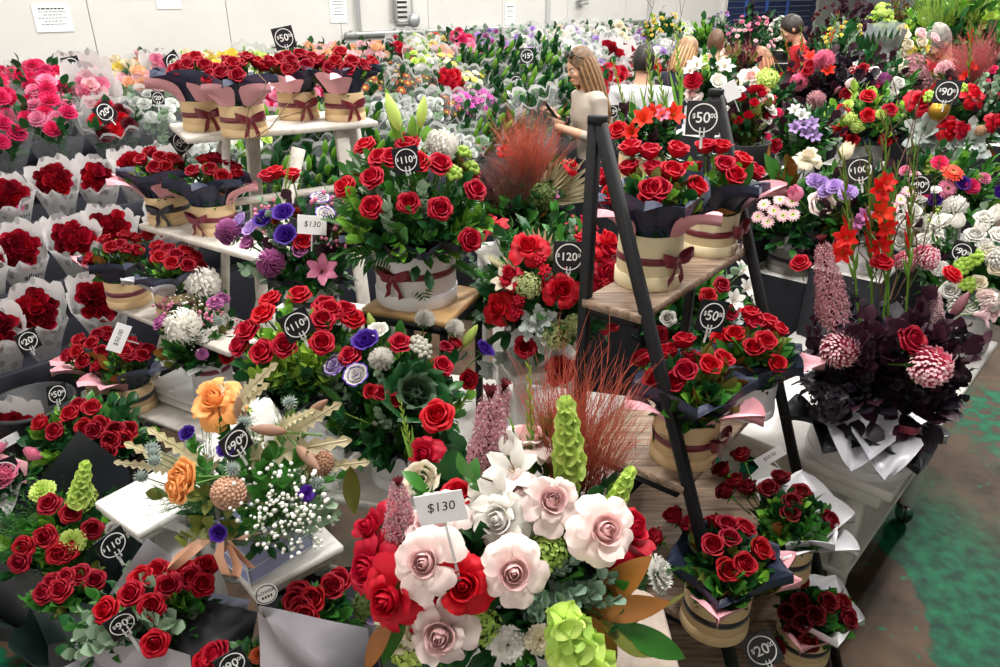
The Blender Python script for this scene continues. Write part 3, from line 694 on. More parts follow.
    def spike(s, kind, x1, y1, x2, y2, dy=0.0, dy2=None, fat=1.0):
        a = aty(x1, y1, s.c.y+dy); b = aty(x2, y2, s.c.y+(dy if dy2 is None else dy2)); d = b-a; sc = d.length/SPIKE_LEN[kind]
        v = s.r.randint(0, 1); me = cached(('spike', kind, v), lambda: spike_mesh(kind, v)); k = s.n.get(kind, 0); s.n[kind] = k+1
        link(SPIKE_NAME[kind], me, s.o, M=TR(a-s.b, d, s.r.uniform(0, 6.28) if kind not in ('gladiolus', 'gladbud', 'gladwhite', 'gladstem') else s.r.uniform(-.5, .5), (sc*fat, sc*fat, sc)))
    def box(s, r, color='cream', ribbon='burgundy', bow=.6, rz=.55, base=True): s.bx = hat_box(s.o, r, s.h, color, ribbon, bow, rz, base); s.br = r
    def paper(s, c, phis, L=.12, W=.075, a0=.5, a1=1.5, name='wrapping_paper', dz=-.03, rr=.85, cup=.35, sc=1.0):
        for i, ph in enumerate(phis):
            v = (s.q+i) % 4; me = cached(('sheet', c, v, L, W, a0, a1, cup), lambda: sheet_mesh(c, v, L, W, a0, a1, cup)); ph = math.radians(ph)
            r = s.br*rr; link(name, me, s.o, M=TR(Vector((r*math.sin(ph), -r*math.cos(ph), s.h+dz)), spin=ph, s=sc*s.r.uniform(.9, 1.1)))
# phi: 0 faces the camera side (-y), 90 = +x
def quad_sheet(parent, name, c, corners, bulge=(0, 0, 0), n=10, ruf=.004, seed=0, base=None, solid=.0006):
    a, b, cc, d = [Vector(p) for p in corners]; bl = Vector(bulge); P = []; R = random.Random(seed); ph = R.uniform(0, 6)
    for i in range(n):
        t = i/(n-1); row = []
        for j in range(n):
            u = j/(n-1); p = (a.lerp(b, u)).lerp(d.lerp(cc, u), t)+bl*(math.sin(PI*u)*math.sin(PI*t)+.25*math.sin(PI*u)*(1-t))
            p = p+Vector((0, -1, .5))*ruf*math.sin(u*7+ph+3*t)*math.sin(PI*min(1, t+.15))
            row.append(tuple(p-(base or Vector((0, 0, 0)))))
        P.append(row)
    mb = MB(); mb.grid(np.array(P), plain('paper_'+c, *PAPER[c]) if c in PAPER else c); return mb.obj(name, parent)
# ------------------------------------------------------------------ the setting: floor, walls, ceiling, lamps
W0 = Vector((-3.47, 6.1, 0))
def wp(s, q, z=0.0): p = W0+AX*s+AN*q; return Vector((p.x, p.y, z))
def floor_mat():
    m = mat('floor_concrete', (.12, .085, .065), .6, spec=.3, bump=.15, bscale=14); nt = m.node_tree; N, L = nt.nodes, nt.links; b = N['Principled BSDF']
    tc = N.new('ShaderNodeTexCoord'); n1 = N.new('ShaderNodeTexNoise'); n1.inputs['Scale'].default_value = 3.2; n1.inputs['Detail'].default_value = 8; n1.inputs['Roughness'].default_value = .65
    n2 = N.new('ShaderNodeTexNoise'); n2.inputs['Scale'].default_value = 16; n2.inputs['Detail'].default_value = 6
    L.new(tc.outputs['Object'], n1.inputs['Vector']); L.new(tc.outputs['Object'], n2.inputs['Vector'])
    base = N.new('ShaderNodeValToRGB'); base.color_ramp.elements[0].position = .35; base.color_ramp.elements[1].position = .7
    base.color_ramp.elements[0].color = (*hexc('33271f'), 1); base.color_ramp.elements[1].color = (*hexc('66503d'), 1); L.new(n1.outputs['Fac'], base.inputs['Fac'])
    grn = N.new('ShaderNodeValToRGB'); grn.color_ramp.elements[0].position = .35; grn.color_ramp.elements[1].position = .7
    grn.color_ramp.elements[0].color = (*hexc('06362a'), 1); grn.color_ramp.elements[1].color = (*hexc('06714c'), 1); L.new(n2.outputs['Fac'], grn.inputs['Fac'])
    def math_(op, a, c=None, clamp=False):
        n = N.new('ShaderNodeMath'); n.operation = op; n.use_clamp = clamp
        for i, v in enumerate((a, c)):
            if v is None: continue
            if hasattr(v, 'links') or hasattr(v, 'is_linked'): L.new(v, n.inputs[i])
            else: n.inputs[i].default_value = v
        return n.outputs[0]
    def dist(c):
        n = N.new('ShaderNodeVectorMath'); n.operation = 'DISTANCE'; L.new(tc.outputs['Object'], n.inputs[0]); n.inputs[1].default_value = c; return n.outputs['Value']
    def smooth(v, a, c):
        n = N.new('ShaderNodeMapRange'); n.interpolation_type = 'SMOOTHSTEP'; L.new(v, n.inputs['Value']); n.inputs['From Min'].default_value = a; n.inputs['From Max'].default_value = c; return n.outputs['Result']
    wob = math_('MULTIPLY', math_('SUBTRACT', n1.outputs['Fac'], .5), .28)
    dc = math_('ADD', dist(DISC[0]), wob)
    ringm = math_('MULTIPLY', smooth(dc, DISC[1]-.015, DISC[1]+.01), smooth(dc, DISC[1]+.75, DISC[1]+.25))
    far = math_('MULTIPLY', smooth(math_('ADD', dist((2.75, 3.1, 0)), wob), .6, .3), smooth(n2.outputs['Fac'], .44, .5))
    lft = math_('MULTIPLY', smooth(math_('ADD', dist((-1.7, 1.75, 0)), wob), .75, .3), smooth(n2.outputs['Fac'], .4, .5))
    spk = math_('MULTIPLY', smooth(n2.outputs['Fac'], .64, .68), .7)
    mk = math_('MAXIMUM', math_('MAXIMUM', ringm, far), math_('MAXIMUM', lft, spk))
    mx = N.new('ShaderNodeMix'); mx.data_type = 'RGBA'; L.new(mk, mx.inputs['Factor']); L.new(base.outputs['Color'], mx.inputs['A']); L.new(grn.outputs['Color'], mx.inputs['B'])
    L.new(mx.outputs['Result'], b.inputs['Base Color']); return m
DISC = ((.789, 2.043, 0), .757)
mb = MB(); mb.box(-6, 14, -1.2, 24, -.1, 0, floor_mat()); struct('floor', mb)
m_wall = mat('wall_panel_white', hexc('dcdad5'), .6, noise=.05, nscale=2)
mb = MB(); z1 = 4.6
def wall_box(mb, s0, s1, q0, q1, za, zb, m): 
    f = Matrix((AX, AN, Vector((0, 0, 1)))).transposed().to_4x4(); f.translation = W0; mb.box(s0, s1, q0, q1, za, zb, m, f)
SEAMS = [-3.2, .28, 1.48, 2.75, 4.0, 5.3, 6.7, 8.2, 9.8, 11.5]
for a, b in zip(SEAMS, SEAMS[1:]): wall_box(mb, a+.004, b-.004, -.12, 0, 0, z1, m_wall)
wall_box(mb, -3.2, 11.5, -.16, -.02, 0, z1, plain('panel_joint', '8d8d8c', .7)); struct('wall_back', mb)
mb = MB(); wall_box(mb, 11.5, 20, -.16, 0, 2.4, z1, m_wall); wall_box(mb, 16.5, 20, -.16, 0, 0, 2.4, m_wall); wall_box(mb, 11.5, 11.62, -.16, .06, 0, 2.4, m_wall); struct('wall_doorway', mb)
mb = MB(); dk = plain('shutter_blue', '20305c', .5)
for k in range(22): wall_box(mb, 11.62, 16.5, -.1+.02*(k % 2), -.06+.02*(k % 2), .11*k, .11*k+.1, dk)
struct('door_roller', mb)
mb = MB()
for s in (12.6, 13.6, 14.7): wall_box(mb, s, s+.05, -.05, 0, 0, 2.4, plain('shutter_bar', '4468b8', .5))
struct('trim_door_bars', mb)
mb = MB(); f = Matrix((AX, AN, Vector((0, 0, 1)))).transposed().to_4x4(); f.translation = W0
mb.box(-3.3, -3.18, -.1, 12, 0, z1, m_wall, f); struct('wall_left', mb)
mb = MB(); mb.box(-9, 22, -2.5, 27, z1, z1+.1, plain('ceiling_white', 'd9d9d6', .8)); struct('ceiling', mb)
# fluorescent lamps under the ceiling, in rows along the room
def lamp(x, y, k, f=1.0):
    e = empty('ceiling_lamp', (x, y, 4.45), 'long white fluorescent batten lamp under the ceiling', 'lamp', 'fluorescent lamps under the ceiling', math.atan2(AX.y, AX.x))
    mb = MB(); mb.box(-.75, .75, -.09, .09, .03, .15, plain('lamp_housing', 'e6e6e4', .5), None, .01); mb.obj('housing', e)
    mb = MB()
    for sd in (-.05, .05): mb.tube([(-.7, sd, .012), (.7, sd, .012)], .013, mat('lamp_tube', (1, .98, .95), .5, emit=6), 8, cap=True)
    mb.obj('tube', e)
    ld = bpy.data.lights.new('lamp_light', 'AREA'); ld.shape = 'RECTANGLE'; ld.size = 1.4; ld.size_y = .16; ld.energy = LAMP_W*f; ld.color = (1.0, .975, .94)
    lo = bpy.data.objects.new('lamp_light', ld); COL.objects.link(lo); lo.parent = e; lo.location = (0, 0, -.02)
for i, s in enumerate((-1.2, 1.6, 4.4, 7.2, 10.5)):
    for q in (1.6, 4.2, 6.6):
        p = wp(s, q); lamp(p.x, p.y, i, .62 if q < 2 else 1.06)
# notices and pipes on the wall
def notice(label, px, py, w, h, lines, seed, q=.006):
    d = ray(px, py); o = Vector((0, 0, CAM_H)); t = (q-(o-W0).dot(AN))/d.dot(AN); p = o+d*t
    e = empty('wall_notice', p, label, 'notice'); R3 = Matrix((AX, Vector((0, 0, 1)), AN)).transposed().to_4x4()
    mb = MB(); mb.box(-w/2, w/2, -h/2, h/2, -.004, .002, plain('notice_paper', 'f4f5f6', .5), None, .001); s = link('sheet', mb.mesh('sheet', False), e, M=R3)
    mb = MB(); r = random.Random(seed)
    for i in range(lines):
        wl = w*(.34 if i == 0 else r.uniform(.2, .4)); hh = h*(.026 if i == 0 else .012); yy = h*(.33-.11*i); x = -wl
        while x < wl:
            l = r.uniform(.1, .22)*w*.5; mb.box(x, min(x+l, wl), yy-hh, yy+hh, .002, .0028, K_INK); x += l+.012*w*2
    link('printed_lines', mb.mesh('printed_lines', False), s)
notice('white notice sheet in plastic pocket, the biggest on the wall', 53, 18, .27, .2, 6, 1)
notice('white notice sheet beside the grey pipe, above the roses on the trestle', 338, 8, .21, .28, 6, 2)
notice('small white notice on wall panel beside the end of the pipe', 510, 14, .2, .26, 5, 3)
notice('white notice cut off by the top of the photo, with dark lower band', 168, -2, .22, .17, 4, 4)
m_pipe = plain('pipe_grey', 'b4b6b6', .35, metal=.4)
def wallpt(px, py, q):
    d = ray(px, py); o = Vector((0, 0, CAM_H)); t = (q-(o-W0).dot(AN))/d.dot(AN); return o+d*t
e = empty('electrical_conduit', wallpt(360, 33, .04), 'grey conduit pipe running along the white wall and up', 'pipe'); b0 = e.location.copy()
mb = MB(); mb.tube([wallpt(346, 35, .04)-b0, wallpt(655, 21, .04)-b0], .03, m_pipe, 10, cap=True); mb.obj('horizontal_pipe', e)
mb = MB(); p = wallpt(360, 33, .04); mb.tube([p-b0, p-b0+Vector((0, 0, 1.6))], .022, m_pipe, 10); mb.obj('upright_pipe', e)
for px, py in ((352, 34.5), (396, 32.6), (440, 30.7), (500, 28)):
    mb = MB(); p = wallpt(px, py, .03)-b0; mb.box(-.012, .012, -.03, .045, -.04, .04, m_pipe, TR(p, rot=Matrix((AX, AN, Vector((0, 0, 1)))).transposed())); mb.obj('pipe_clip', e)
e = empty('junction_box', wallpt(412, 20, .03), 'grey round junction box with bent conduit and switch plate on the wall', 'switch box'); b0 = e.location.copy()
R3 = Matrix((AX, Vector((0, 0, 1)), AN)).transposed()
mb = MB(); mb.lathe([(.001, 0), (.07, 0), (.075, .05), (.06, .07), (.001, .075)], m_pipe, 20, TR((0, 0, 0), rot=R3)); mb.obj('box_body', e)
mb = MB(); mb.tube([wallpt(412, 20, .04)-b0, wallpt(400, 22, .04)-b0, wallpt(394, 20, .04)-b0, wallpt(393, -12, .04)-b0], .018, m_pipe, 8); mb.tube([wallpt(412, 20, .04)-b0, wallpt(410, -12, .04)-b0], .018, m_pipe, 8); mb.obj('conduit', e)
mb = MB(); mb.box(-.11, .11, -.17, .14, 0, .05, plain('switch_plate', 'c9cac8', .5), TR(wallpt(402, 8, .0)-b0, rot=R3), .01); mb.obj('switch_plate', e)
mb = MB(); p = wallpt(402, 8, .052)-b0
for k in range(5): mb.box(-.07, .07, -.1+.05*k, -.08+.05*k, 0, .004, K_INK, TR(p, rot=R3))
mb.obj('printed_lines', e)
e = empty('wall_bracket', wallpt(582, 3, .05), 'small grey metal bracket on the wall above the woman', 'bracket'); mb = MB()
for k in range(3): mb.box(-.08, .08, -.02+.05*k, .01+.05*k, 0, .06, m_pipe, TR(rot=R3), .004)
mb.obj('bracket_body', e)
mb = MB()
f = Matrix((AX, AN, Vector((0, 0, 1)))).transposed().to_4x4(); f.translation = W0
def spx(px, q=0):
    p = wallpt(px, 15, q); return (p-W0).dot(AX)
for px in (547, 648): s = spx(px); mb.box(s-.04, s+.04, 0, .03, 1.2, 3.0, plain('panel_frame', 'bfc0bf', .5), f)
mb.box(spx(547), spx(648), 0, .03, 1.42, 1.5, plain('panel_frame', 'bfc0bf', .5), f); struct('trim_wall_panel', mb)

# ------------------------------------------------------------------ furniture
m_white = mat('white_paint', hexc('e6e3de'), .5, noise=.12, nscale=14, bump=.1, bscale=30)
m_black = plain('black_frame', '0d0e11', .6, spec=.3)
def wood_mat():
    m = mat('shelf_wood', hexc('8a7566'), .5); nt = m.node_tree; N, L = nt.nodes, nt.links; b = N['Principled BSDF']
    tc = N.new('ShaderNodeTexCoord'); mp = N.new('ShaderNodeMapping'); mp.inputs['Scale'].default_value = (4, 60, 60); nz = N.new('ShaderNodeTexNoise'); nz.inputs['Scale'].default_value = 1.6; nz.inputs['Detail'].default_value = 7; nz.inputs['Distortion'].default_value = .6
    L.new(tc.outputs['Object'], mp.inputs['Vector']); L.new(mp.outputs['Vector'], nz.inputs['Vector']); r = N.new('ShaderNodeValToRGB')
    r.color_ramp.elements[0].position = .32; r.color_ramp.elements[1].position = .68; r.color_ramp.elements[0].color = (*hexc('66503f'), 1); r.color_ramp.elements[1].color = (*hexc('b39a84'), 1)
    L.new(nz.outputs['Fac'], r.inputs['Fac']); L.new(r.outputs['Color'], b.inputs['Base Color']); return m
M_WOOD = wood_mat(); M_OAK = mat('stool_oak', hexc('c29a68'), .5, noise=.35, nscale=18)
# black ladder shelf
LB = Vector((.63, .777, 0)).normalized(); LA = Vector((LB.y, -LB.x, 0)); LP = Vector((.203, 1.585, 0)); LL = .60
e = empty('ladder_shelf', LP+LA*.3+LB*.3, 'tall black ladder shelf with brown wooden shelves of boxed roses', 'shelf'); b0 = e.location.copy()
def lad(a, b, z): p = LP+LA*a+LB*b-b0; return Vector((p.x, p.y, z))
for b in (0, LL):
    mb = MB(); mb.beam(lad(0, b, 0), lad(0, b, 1.755), .025, .025, m_black, LB); mb.obj('post', e)
    mb = MB(); mb.beam(lad(.665, b, 0), lad(.010, b, 1.755), .025, .025, m_black, LB); mb.obj('post', e)
    mb = MB(); mb.beam(lad(-.013, b, 1.757), lad(.024, b, 1.757), .027, .02, m_black, (0, 0, 1)); mb.obj('top_cap', e)
fr = Matrix((LB, -LA, Vector((0, 0, 1)))).transposed()
SHZ = [1.35, .95, .57, .19]
for z in SHZ:
    d = (1.755-z)*.376-.012
    mb = MB(); T = TR(LP-b0, rot=fr); mb.box(-.014, LL+.02, -d-.016, .002, z-.022, z, M_WOOD, T, .002); mb.obj('shelf_board', e)
    for b in (0, LL): mb = MB(); mb.beam(lad(0, b, z-.032), lad(d, b, z-.032), .02, .02, m_black); mb.obj('shelf_rail', e)
# white trolley table
TB = Vector((.68, .733, 0)).normalized(); TA = Vector((TB.y, -TB.x, 0)); TP = atz(893, 494, .74); TP.z = 0
e = empty('trolley_table', TP, 'white wooden trolley table on castors holding the dark flower arrangement', 'table')
fr = Matrix((TB, TA, Vector((0, 0, 1)))).transposed(); T = TR((0, 0, 0), rot=fr); TL, TW = 1.32, .64
mb = MB(); mb.box(0, TL, -TW, 0, .705, .74, m_white, T, .004); mb.obj('table_top', e)
mb = MB(); mb.box(.03, TL-.03, -TW+.03, -.03, .65, .705, m_white, T, .003); mb.obj('apron', e)
mb = MB(); mb.box(.1, TL-.1, -TW+.1, -.08, .3, .325, m_white, T, .003); mb.obj('lower_shelf', e)
def castor(par, p, name='castor'):
    mb = MB(); ch = plain('castor_chrome', 'aab0b4', .25, metal=.8); mb.box(-.018, .018, -.03, -.005, .06, .1, ch, TR(p), .003); mb.box(-.024, -.019, -.02, .03, .03, .09, ch, TR(p), .001); mb.box(.019, .024, -.02, .03, .03, .09, ch, TR(p), .001)
    c = mb.obj(name, par); mb = MB(); mb.lathe([(.008, -.016), (.034, -.016), (.038, -.01), (.038, .01), (.034, .016), (.008, .016)], plain('castor_rubber', '17171a', .5), 20, TR(Vector(p)+Vector((0, .012, .038)), (1, 0, 0)), cap=True); mb.obj('wheel', c)
    mb = MB(); mb.box(-.016, .016, .03, .06, .055, .085, plain('castor_brake_red', 'b3262c', .4), TR(p), .004); mb.obj('brake_pedal', c)
for (u, v) in ((.13, -.11), (.13, -TW+.12), (TL-.36, -.09), (TL-.36, -TW+.12)):
    mb = MB(); mb.box(u-.026, u+.026, v-.026, v+.026, .1, .66, m_white, T, .003); lg = mb.obj('leg', e); castor(lg, tuple(T @ Vector((u, v, 0))))
mb = MB(); mb.box(0.0, .19, -.2, -.02, 0, .0012, plain('price_sheet', 'e9e7ee', .5), TR(rot=fr)); o = mb.obj('paper_sheet', None, False, TP+TB*.3+TA*.015+Vector((0, 0, .7403))); tag(o, 'loose white paper sheet lying on the trolley table beside the dark arrangement', 'paper')
# stool with oak top
SP = Vector((-.215, 1.895, 0)); fr = Matrix((Vector((.93, -.37, 0)).normalized(), Vector((.37, .93, 0)).normalized(), Vector((0, 0, 1)))).transposed(); ZT = .8
e = empty('display_stool', (SP.x, SP.y, ZT), 'square oak-topped stool with black metal frame under a white hat box', 'stool'); T = TR(rot=fr); hw = .128
mb = MB(); mb.box(-hw, hw, -hw, hw, .40, .42, M_OAK, T, .003); mb.obj('stool_top', e)
for sx in (-1, 1):
    for sy in (-1, 1): mb = MB(); mb.box(sx*(hw-.012)-.009, sx*(hw-.012)+.009, sy*(hw-.012)-.009, sy*(hw-.012)+.009, 0, .40, m_black, T, .001); mb.obj('leg', e)
mb = MB()
for (x0, x1, y0, y1) in ((-hw, hw, -hw, -hw+.018), (-hw, hw, hw-.018, hw), (-hw, -hw+.018, -hw, hw), (hw-.018, hw, -hw, hw)): mb.box(x0, x1, y0, y1, .38, .4, m_black, T)
mb.obj('top_rim', e)
def stand(name, label, c, sx, sy, z0, z1, rz=0.0, m=None, cat='table', th=.03, cloth=None, leg=.035):
    e = empty(name, (c[0], c[1], z0), label, cat, None, rz); h = z1-z0; m = m or m_white
    mb = MB(); mb.box(-sx, sx, -sy, sy, h-th, h, m, None, .003); mb.obj('table_top' if cat == 'table' else 'top_board', e)
    if cloth:
        mb = MB(); n = 64; P = []
        for zz, k in ((h-.001, 0), (h*.6, .5), (.01, 1)):
            row = []
            for i in range(n):
                t = i/n*4; sd = int(t); u = t-sd; c4 = [(-sx, -sy), (sx, -sy), (sx, sy), (-sx, sy)]; a = Vector(c4[sd]); b = Vector(c4[(sd+1) % 4]); p = a.lerp(b, u); nn = Vector(((b-a).y, -(b-a).x)).normalized()
                p = p+nn*(.006+.018*k*(.5+.5*math.sin(i*1.9))); row.append((p.x, p.y, zz))
            P.append(row)
        mb.grid(np.array(P), plain('cloth_'+cloth, cloth, .85), cu=True); mb.obj('draped_cloth', e)
    else:
        for a in (-1, 1):
            for b in (-1, 1): mb = MB(); mb.box(a*(sx-.03)-leg/2, a*(sx-.03)+leg/2, b*(sy-.03)-leg/2, b*(sy-.03)+leg/2, 0, h-th, m, None, .002); mb.obj('leg', e)
    return e
AR = math.atan2(AX.y, AX.x)
stand('display_table', 'white painted table under the oak-topped stool and the boxed arrangements', (-.22, 1.86), .62, .36, 0, .8, -.25)
stand('display_stand', 'small white stand lifting the mauve arrangement above the others', (-.575, 2.02), .13, .11, .8, 1.12, -.3, None, 'stand')
stand('display_stand', 'low white stand under the red rose arrangement with the ringed 110 sign', (-.50, 1.69), .13, .11, .8, .92, -.3, None, 'stand')
stand('display_stand', 'narrow white stand under the red open roses behind the ladder shelf', (.12, 2.02), .12, .12, 0, .98, .3, None, 'stand')
stand('display_stand', 'tall white stand under the dried red grass arrangement', (.06, 2.55), .13, .13, 0, 1.14, .3, None, 'stand')
# white-washed ladder stand with stepped planks on the flower-bunch side
PD = Vector((.87, -.49, 0)).normalized(); PN = Vector((PD.y, -PD.x, 0))
m_wash = mat('whitewashed_wood', hexc('ddd6cc'), .65, noise=.18, nscale=22)
e = empty('stepped_stand', (-1.05, 2.75, 0), 'white-washed stepped wooden stand with planks of rose hat boxes', 'stand'); b0 = e.location.copy()
TIER = []
def plank(corner_l, corner_r, z, depth, back):
    a = atz(*corner_l, z); b = atz(*corner_r, z); d = (b-a); d.z = 0; L = d.length; d.normalize(); n = Vector((-d.y, d.x, 0)); f3 = Matrix((d, n, Vector((0, 0, 1)))).transposed()
    a.z = 0; mb = MB(); mb.box(0, L+back, 0, depth, z-.022, z, m_wash, TR(a-b0, rot=f3), .003); mb.obj('plank', e); return a, d, n, L
pl = [plank((186, 138), (378, 121), 1.55, .36, 0), plank((138, 224), (216, 246), 1.21, .2, .25), plank((108, 304), (158, 324), .915, .2, .4), plank((80, 392), (190, 434), .58, .24, .2)]
for k, (x, y, z0, z1, lx, ly) in enumerate(((-.98, 2.63, 0, 1.53, -.22, -.1), (-.62, 2.88, 0, 1.53, .1, -.16), (-.98, 2.93, 0, 1.53, -.2, .22), (-.62, 3.12, 0, 1.53, .12, .2))):
    mb = MB(); mb.beam(Vector((x+lx, y+ly, 0))-b0, Vector((x, y, z1))-b0, .05, .028, m_wash); mb.obj('leg', e)
for a, d, n, L in pl[1:]:
    pass
for (p, q) in (((-1.62, 2.34, 0), (-1.02, 2.72, 1.5)), ((-1.16, 2.16, 0), (-.72, 2.62, 1.5))):
    mb = MB(); mb.beam(Vector(p)-b0, Vector(q)-b0, .05, .03, m_wash); mb.obj('side_rail', e)
mb = MB(); mb.beam(Vector((-1.0, 2.62, 1.3))-b0, Vector((-.5, 2.95, 1.3))-b0, .04, .02, m_wash); mb.obj('cross_rail', e)
# white plastic case under the white chrysanthemums
p = atz(190, 412, .58); e = empty('plastic_case', (p.x+.02, p.y+.12, .58), 'white plastic case with rounded corners and dark catch on lowest plank', 'case', None, -.51)
cm = plain('case_white', 'e9e8e6', .35); mb = MB(); mb.box(-.19, .15, -.13, .12, 0, .032, cm, None, .014); mb.obj('case_base', e); mb = MB(); mb.box(-.19, .15, -.13, .12, .033, .066, cm, None, .014); ld_ = mb.obj('case_lid', e)
mb = MB(); mb.box(-.17, -.145, -.133, -.128, .026, .036, plain('catch_dark', '3a3a3c', .4)); mb.obj('catch', e)
# pedestals with scrolled capitals
m_marb = mat('pedestal_marble', hexc('e9e7e2'), .35, col2=hexc('c9c6c2'), nscale=9)
def pedestal(label, c, hw, z, ang):
    e = empty('pedestal', (c[0], c[1], 0), label, 'pedestal', None, ang); k = hw/.14
    mb = MB(); mb.box(-hw, hw, -hw, hw, z-.022, z, m_marb, None, .004); mb.box(-hw*.93, hw*.93, -hw*.93, hw*.93, z-.04, z-.022, m_marb, None, .004); mb.obj('abacus', e)
    mb = MB(); s = hw*.78
    mb.lathe([(s*.62, z-.16), (s*.66, z-.15), (s*.6, z-.14), (s*.8, z-.075), (s*.98, z-.045), (s*.98, z-.04)], m_marb, 24); cp = mb.obj('capital', e)
    for sx in (-1, 1):
        for sy in (-1, 1):
            mb = MB(); d = Vector((sx, sy, 0)).normalized(); ctr = Vector((sx, sy, 0))*hw*.74+Vector((0, 0, z-.085)); pts = []; rr = []
            for i in range(40):
                t = i/39; a = PI*.5+t*4.6*PI*.5*2; r = .046*k*(1-.82*t); pts.append(ctr+d*(math.cos(a)*r)+Vector((0, 0, math.sin(a)*r))); rr.append(.011*k*(1-.45*t))
            mb.tube(pts, rr, m_marb, 8, cap=True); mb.ball(tuple(ctr), .011*k, m_marb, 8); mb.obj('volute', cp)
    n = 80; P = []
    for zz in (.12, .14, z-.17, z-.15):
        P.append([((hw*.56+.006*abs(math.cos(i*PI/4)))*math.cos(i*2*PI/n), (hw*.56+.006*abs(math.cos(i*PI/4)))*math.sin(i*2*PI/n), zz) for i in range(n)])
    mb = MB(); mb.grid(np.array(P), m_marb, cu=True, cap=True); mb.obj('fluted_shaft', e)
    mb = MB(); mb.box(-hw*.9, hw*.9, -hw*.9, hw*.9, 0, .05, m_marb, None, .004); mb.lathe([(hw*.55, .05), (hw*.85, .05), (hw*.88, .07), (hw*.7, .1), (hw*.6, .125)], m_marb, 32); mb.obj('base', e)
pedestal('empty marble-topped white pedestal with scrolled capital behind the grey-wrapped bouquet', (-.815, 1.375), .094, .93, -.63)
pedestal('white pedestal with scrolled capital carrying the blue flower box', (-.48, 1.215), .103, .93, .735)
e = empty('stone_plinth', (.17, 1.0, 0), 'beige stone plinth with rounded top under the blush rose arrangement', 'plinth'); m_st = mat('plinth_stone', hexc('b5a596'), .6, noise=.18, nscale=30)
def rslab(mb, hx, hy, r, z0, z1, m):
    P = []
    for z, i in ((z0, .004), (z0+.004, 0), (z1-.006, 0), (z1, .006)):
        row = []
        for (cx, cy, a0) in ((hx-r, -hy+r, -PI/2), (hx-r, hy-r, 0), (-hx+r, hy-r, PI/2), (-hx+r, -hy+r, PI)):
            for q in range(7): a = a0+q*PI/12; row.append((cx+(r-i)*math.cos(a), cy+(r-i)*math.sin(a), z))
        P.append(row)
    mb.grid(np.array(P), m, cu=True, cap=True)
mb = MB(); rslab(mb, .17, .17, .06, .815, .85, m_st); mb.obj('top_slab', e); mb = MB(); rslab(mb, .13, .13, .05, 0, .815, m_st); mb.obj('column', e)
# black tiered rack along the wall
m_rack = mat('rack_black', hexc('1a1d2a'), .75, noise=.2, nscale=8)
e = empty('tiered_rack', wp(2, 2.2), 'long black stepped rack along the white wall full of wrapped flower bunches', 'rack'); b0 = e.location.copy()
f = Matrix((AX, AN, Vector((0, 0, 1)))).transposed()
BQ = [(.38, 1.12), (.83, 1.14), (1.28, 1.16), (1.73, 1.12), (2.2, 1.04), (2.68, .92), (3.1, .75), (3.47, .59), (3.92, .37)]
for i, (q, z) in enumerate(BQ):
    mb = MB(); q0 = 0.02 if i == 0 else (BQ[i-1][0]+q)/2; q1 = q+.2 if i == len(BQ)-1 else (q+BQ[i+1][0])/2
    s1 = 7.4 if q < 2.9 else 4.4 if q < 3.2 else -1.25 if q < 3.6 else -1.62; s0 = -3.0
    T = TR(W0-b0, rot=f); mb.box(s0, s1, q0+.001, q1, 0.002, z, m_rack, T, .004); st = mb.obj('step', e)
    mb = MB(); mb.box(s0, s1, q1-.02, q1+.012, z, z+.13, m_rack, T, .004); mb.obj('front_rail', st)
# ------------------------------------------------------------------ arrangements: red roses in hat boxes on the ladder shelf
def rosebox(label, px, py, z, r, h, color, roses, navy, pink, R=None, kind='rose:red', leaves=('bright', 'olive', 'deepleaf'), bow=.6, ribbon='burgundy', n_extra=4, wrap='navy', tissue='pink', nl=20, Rz=None, mag=2, L=.115, sc=1.0, lift=.045, ls=.82):
    p = atz(px, py, z); base = Vector((p.x, p.y, z))+Vector((p.x, p.y, 0)).normalized()*r
    a = Arr('rose_hat_box', label, base, h, R or r*1.55, Rz or r*1.35, lift); a.box(r, color, ribbon, bow)
    a.fls(kind, roses, sc, .35); a.rnd([kind], n_extra, .35, 1.0, .95, .2, sc)
    a.core('bush', .7); a.fill(leaves, nl, .22, 1, .97, .6, ls*r/.08)
    if mag: a.fill(['magnolia'], mag*2, .3, .8, 1.1, .6, .75)
    a.paper(wrap, navy, L*1.12, L*.8, .3, 1.25, dz=-.012, cup=.5, rr=.82); a.paper(tissue, pink, L*1.1, L*.56, .6, 1.5, 'tissue_paper', -.002, 1.02, .28)
    return a
rosebox('cream hat box of red roses at the near end of the top ladder shelf', 646, 292, 1.35, .079, .135, 'cream', [(629, 168), (650, 152), (650, 190), (696, 187), (602, 178), (677, 150), (631, 148), (612, 195), (672, 172)], (-80, -25, 20, 120, 200), (42, -62), bow=.62, L=.125, mag=1)
rosebox('cream hat box of red roses at the far end of the top ladder shelf', 706, 258, 1.35, .075, .115, 'cream', [(742, 160), (721, 147), (706, 147), (735, 176), (755, 172), (724, 165)], (-60, 30, 70, 160), (78, 250), bow=.95, mag=1, nl=16)
rosebox('kraft hat box of red roses at the near end of the middle ladder shelf', 680, 472, .95, .08, .125, 'kraft', [(684, 341), (685, 372), (709, 366), (722, 360), (642, 359), (654, 380), (668, 352)], (-75, -10, 80, 180), (38, -68), bow=.85, mag=5, nl=22, L=.125, ls=1.05)
a = rosebox('white hat box of red roses at the far end of the middle ladder shelf', 742, 422, .95, .075, .10, 'white', [(755, 325), (735, 335), (750, 314), (768, 322), (765, 342), (778, 330), (722, 338)], (-40, 40, 100, 180), (80,), bow=None, ribbon='none', mag=3, nl=18, L=.12)
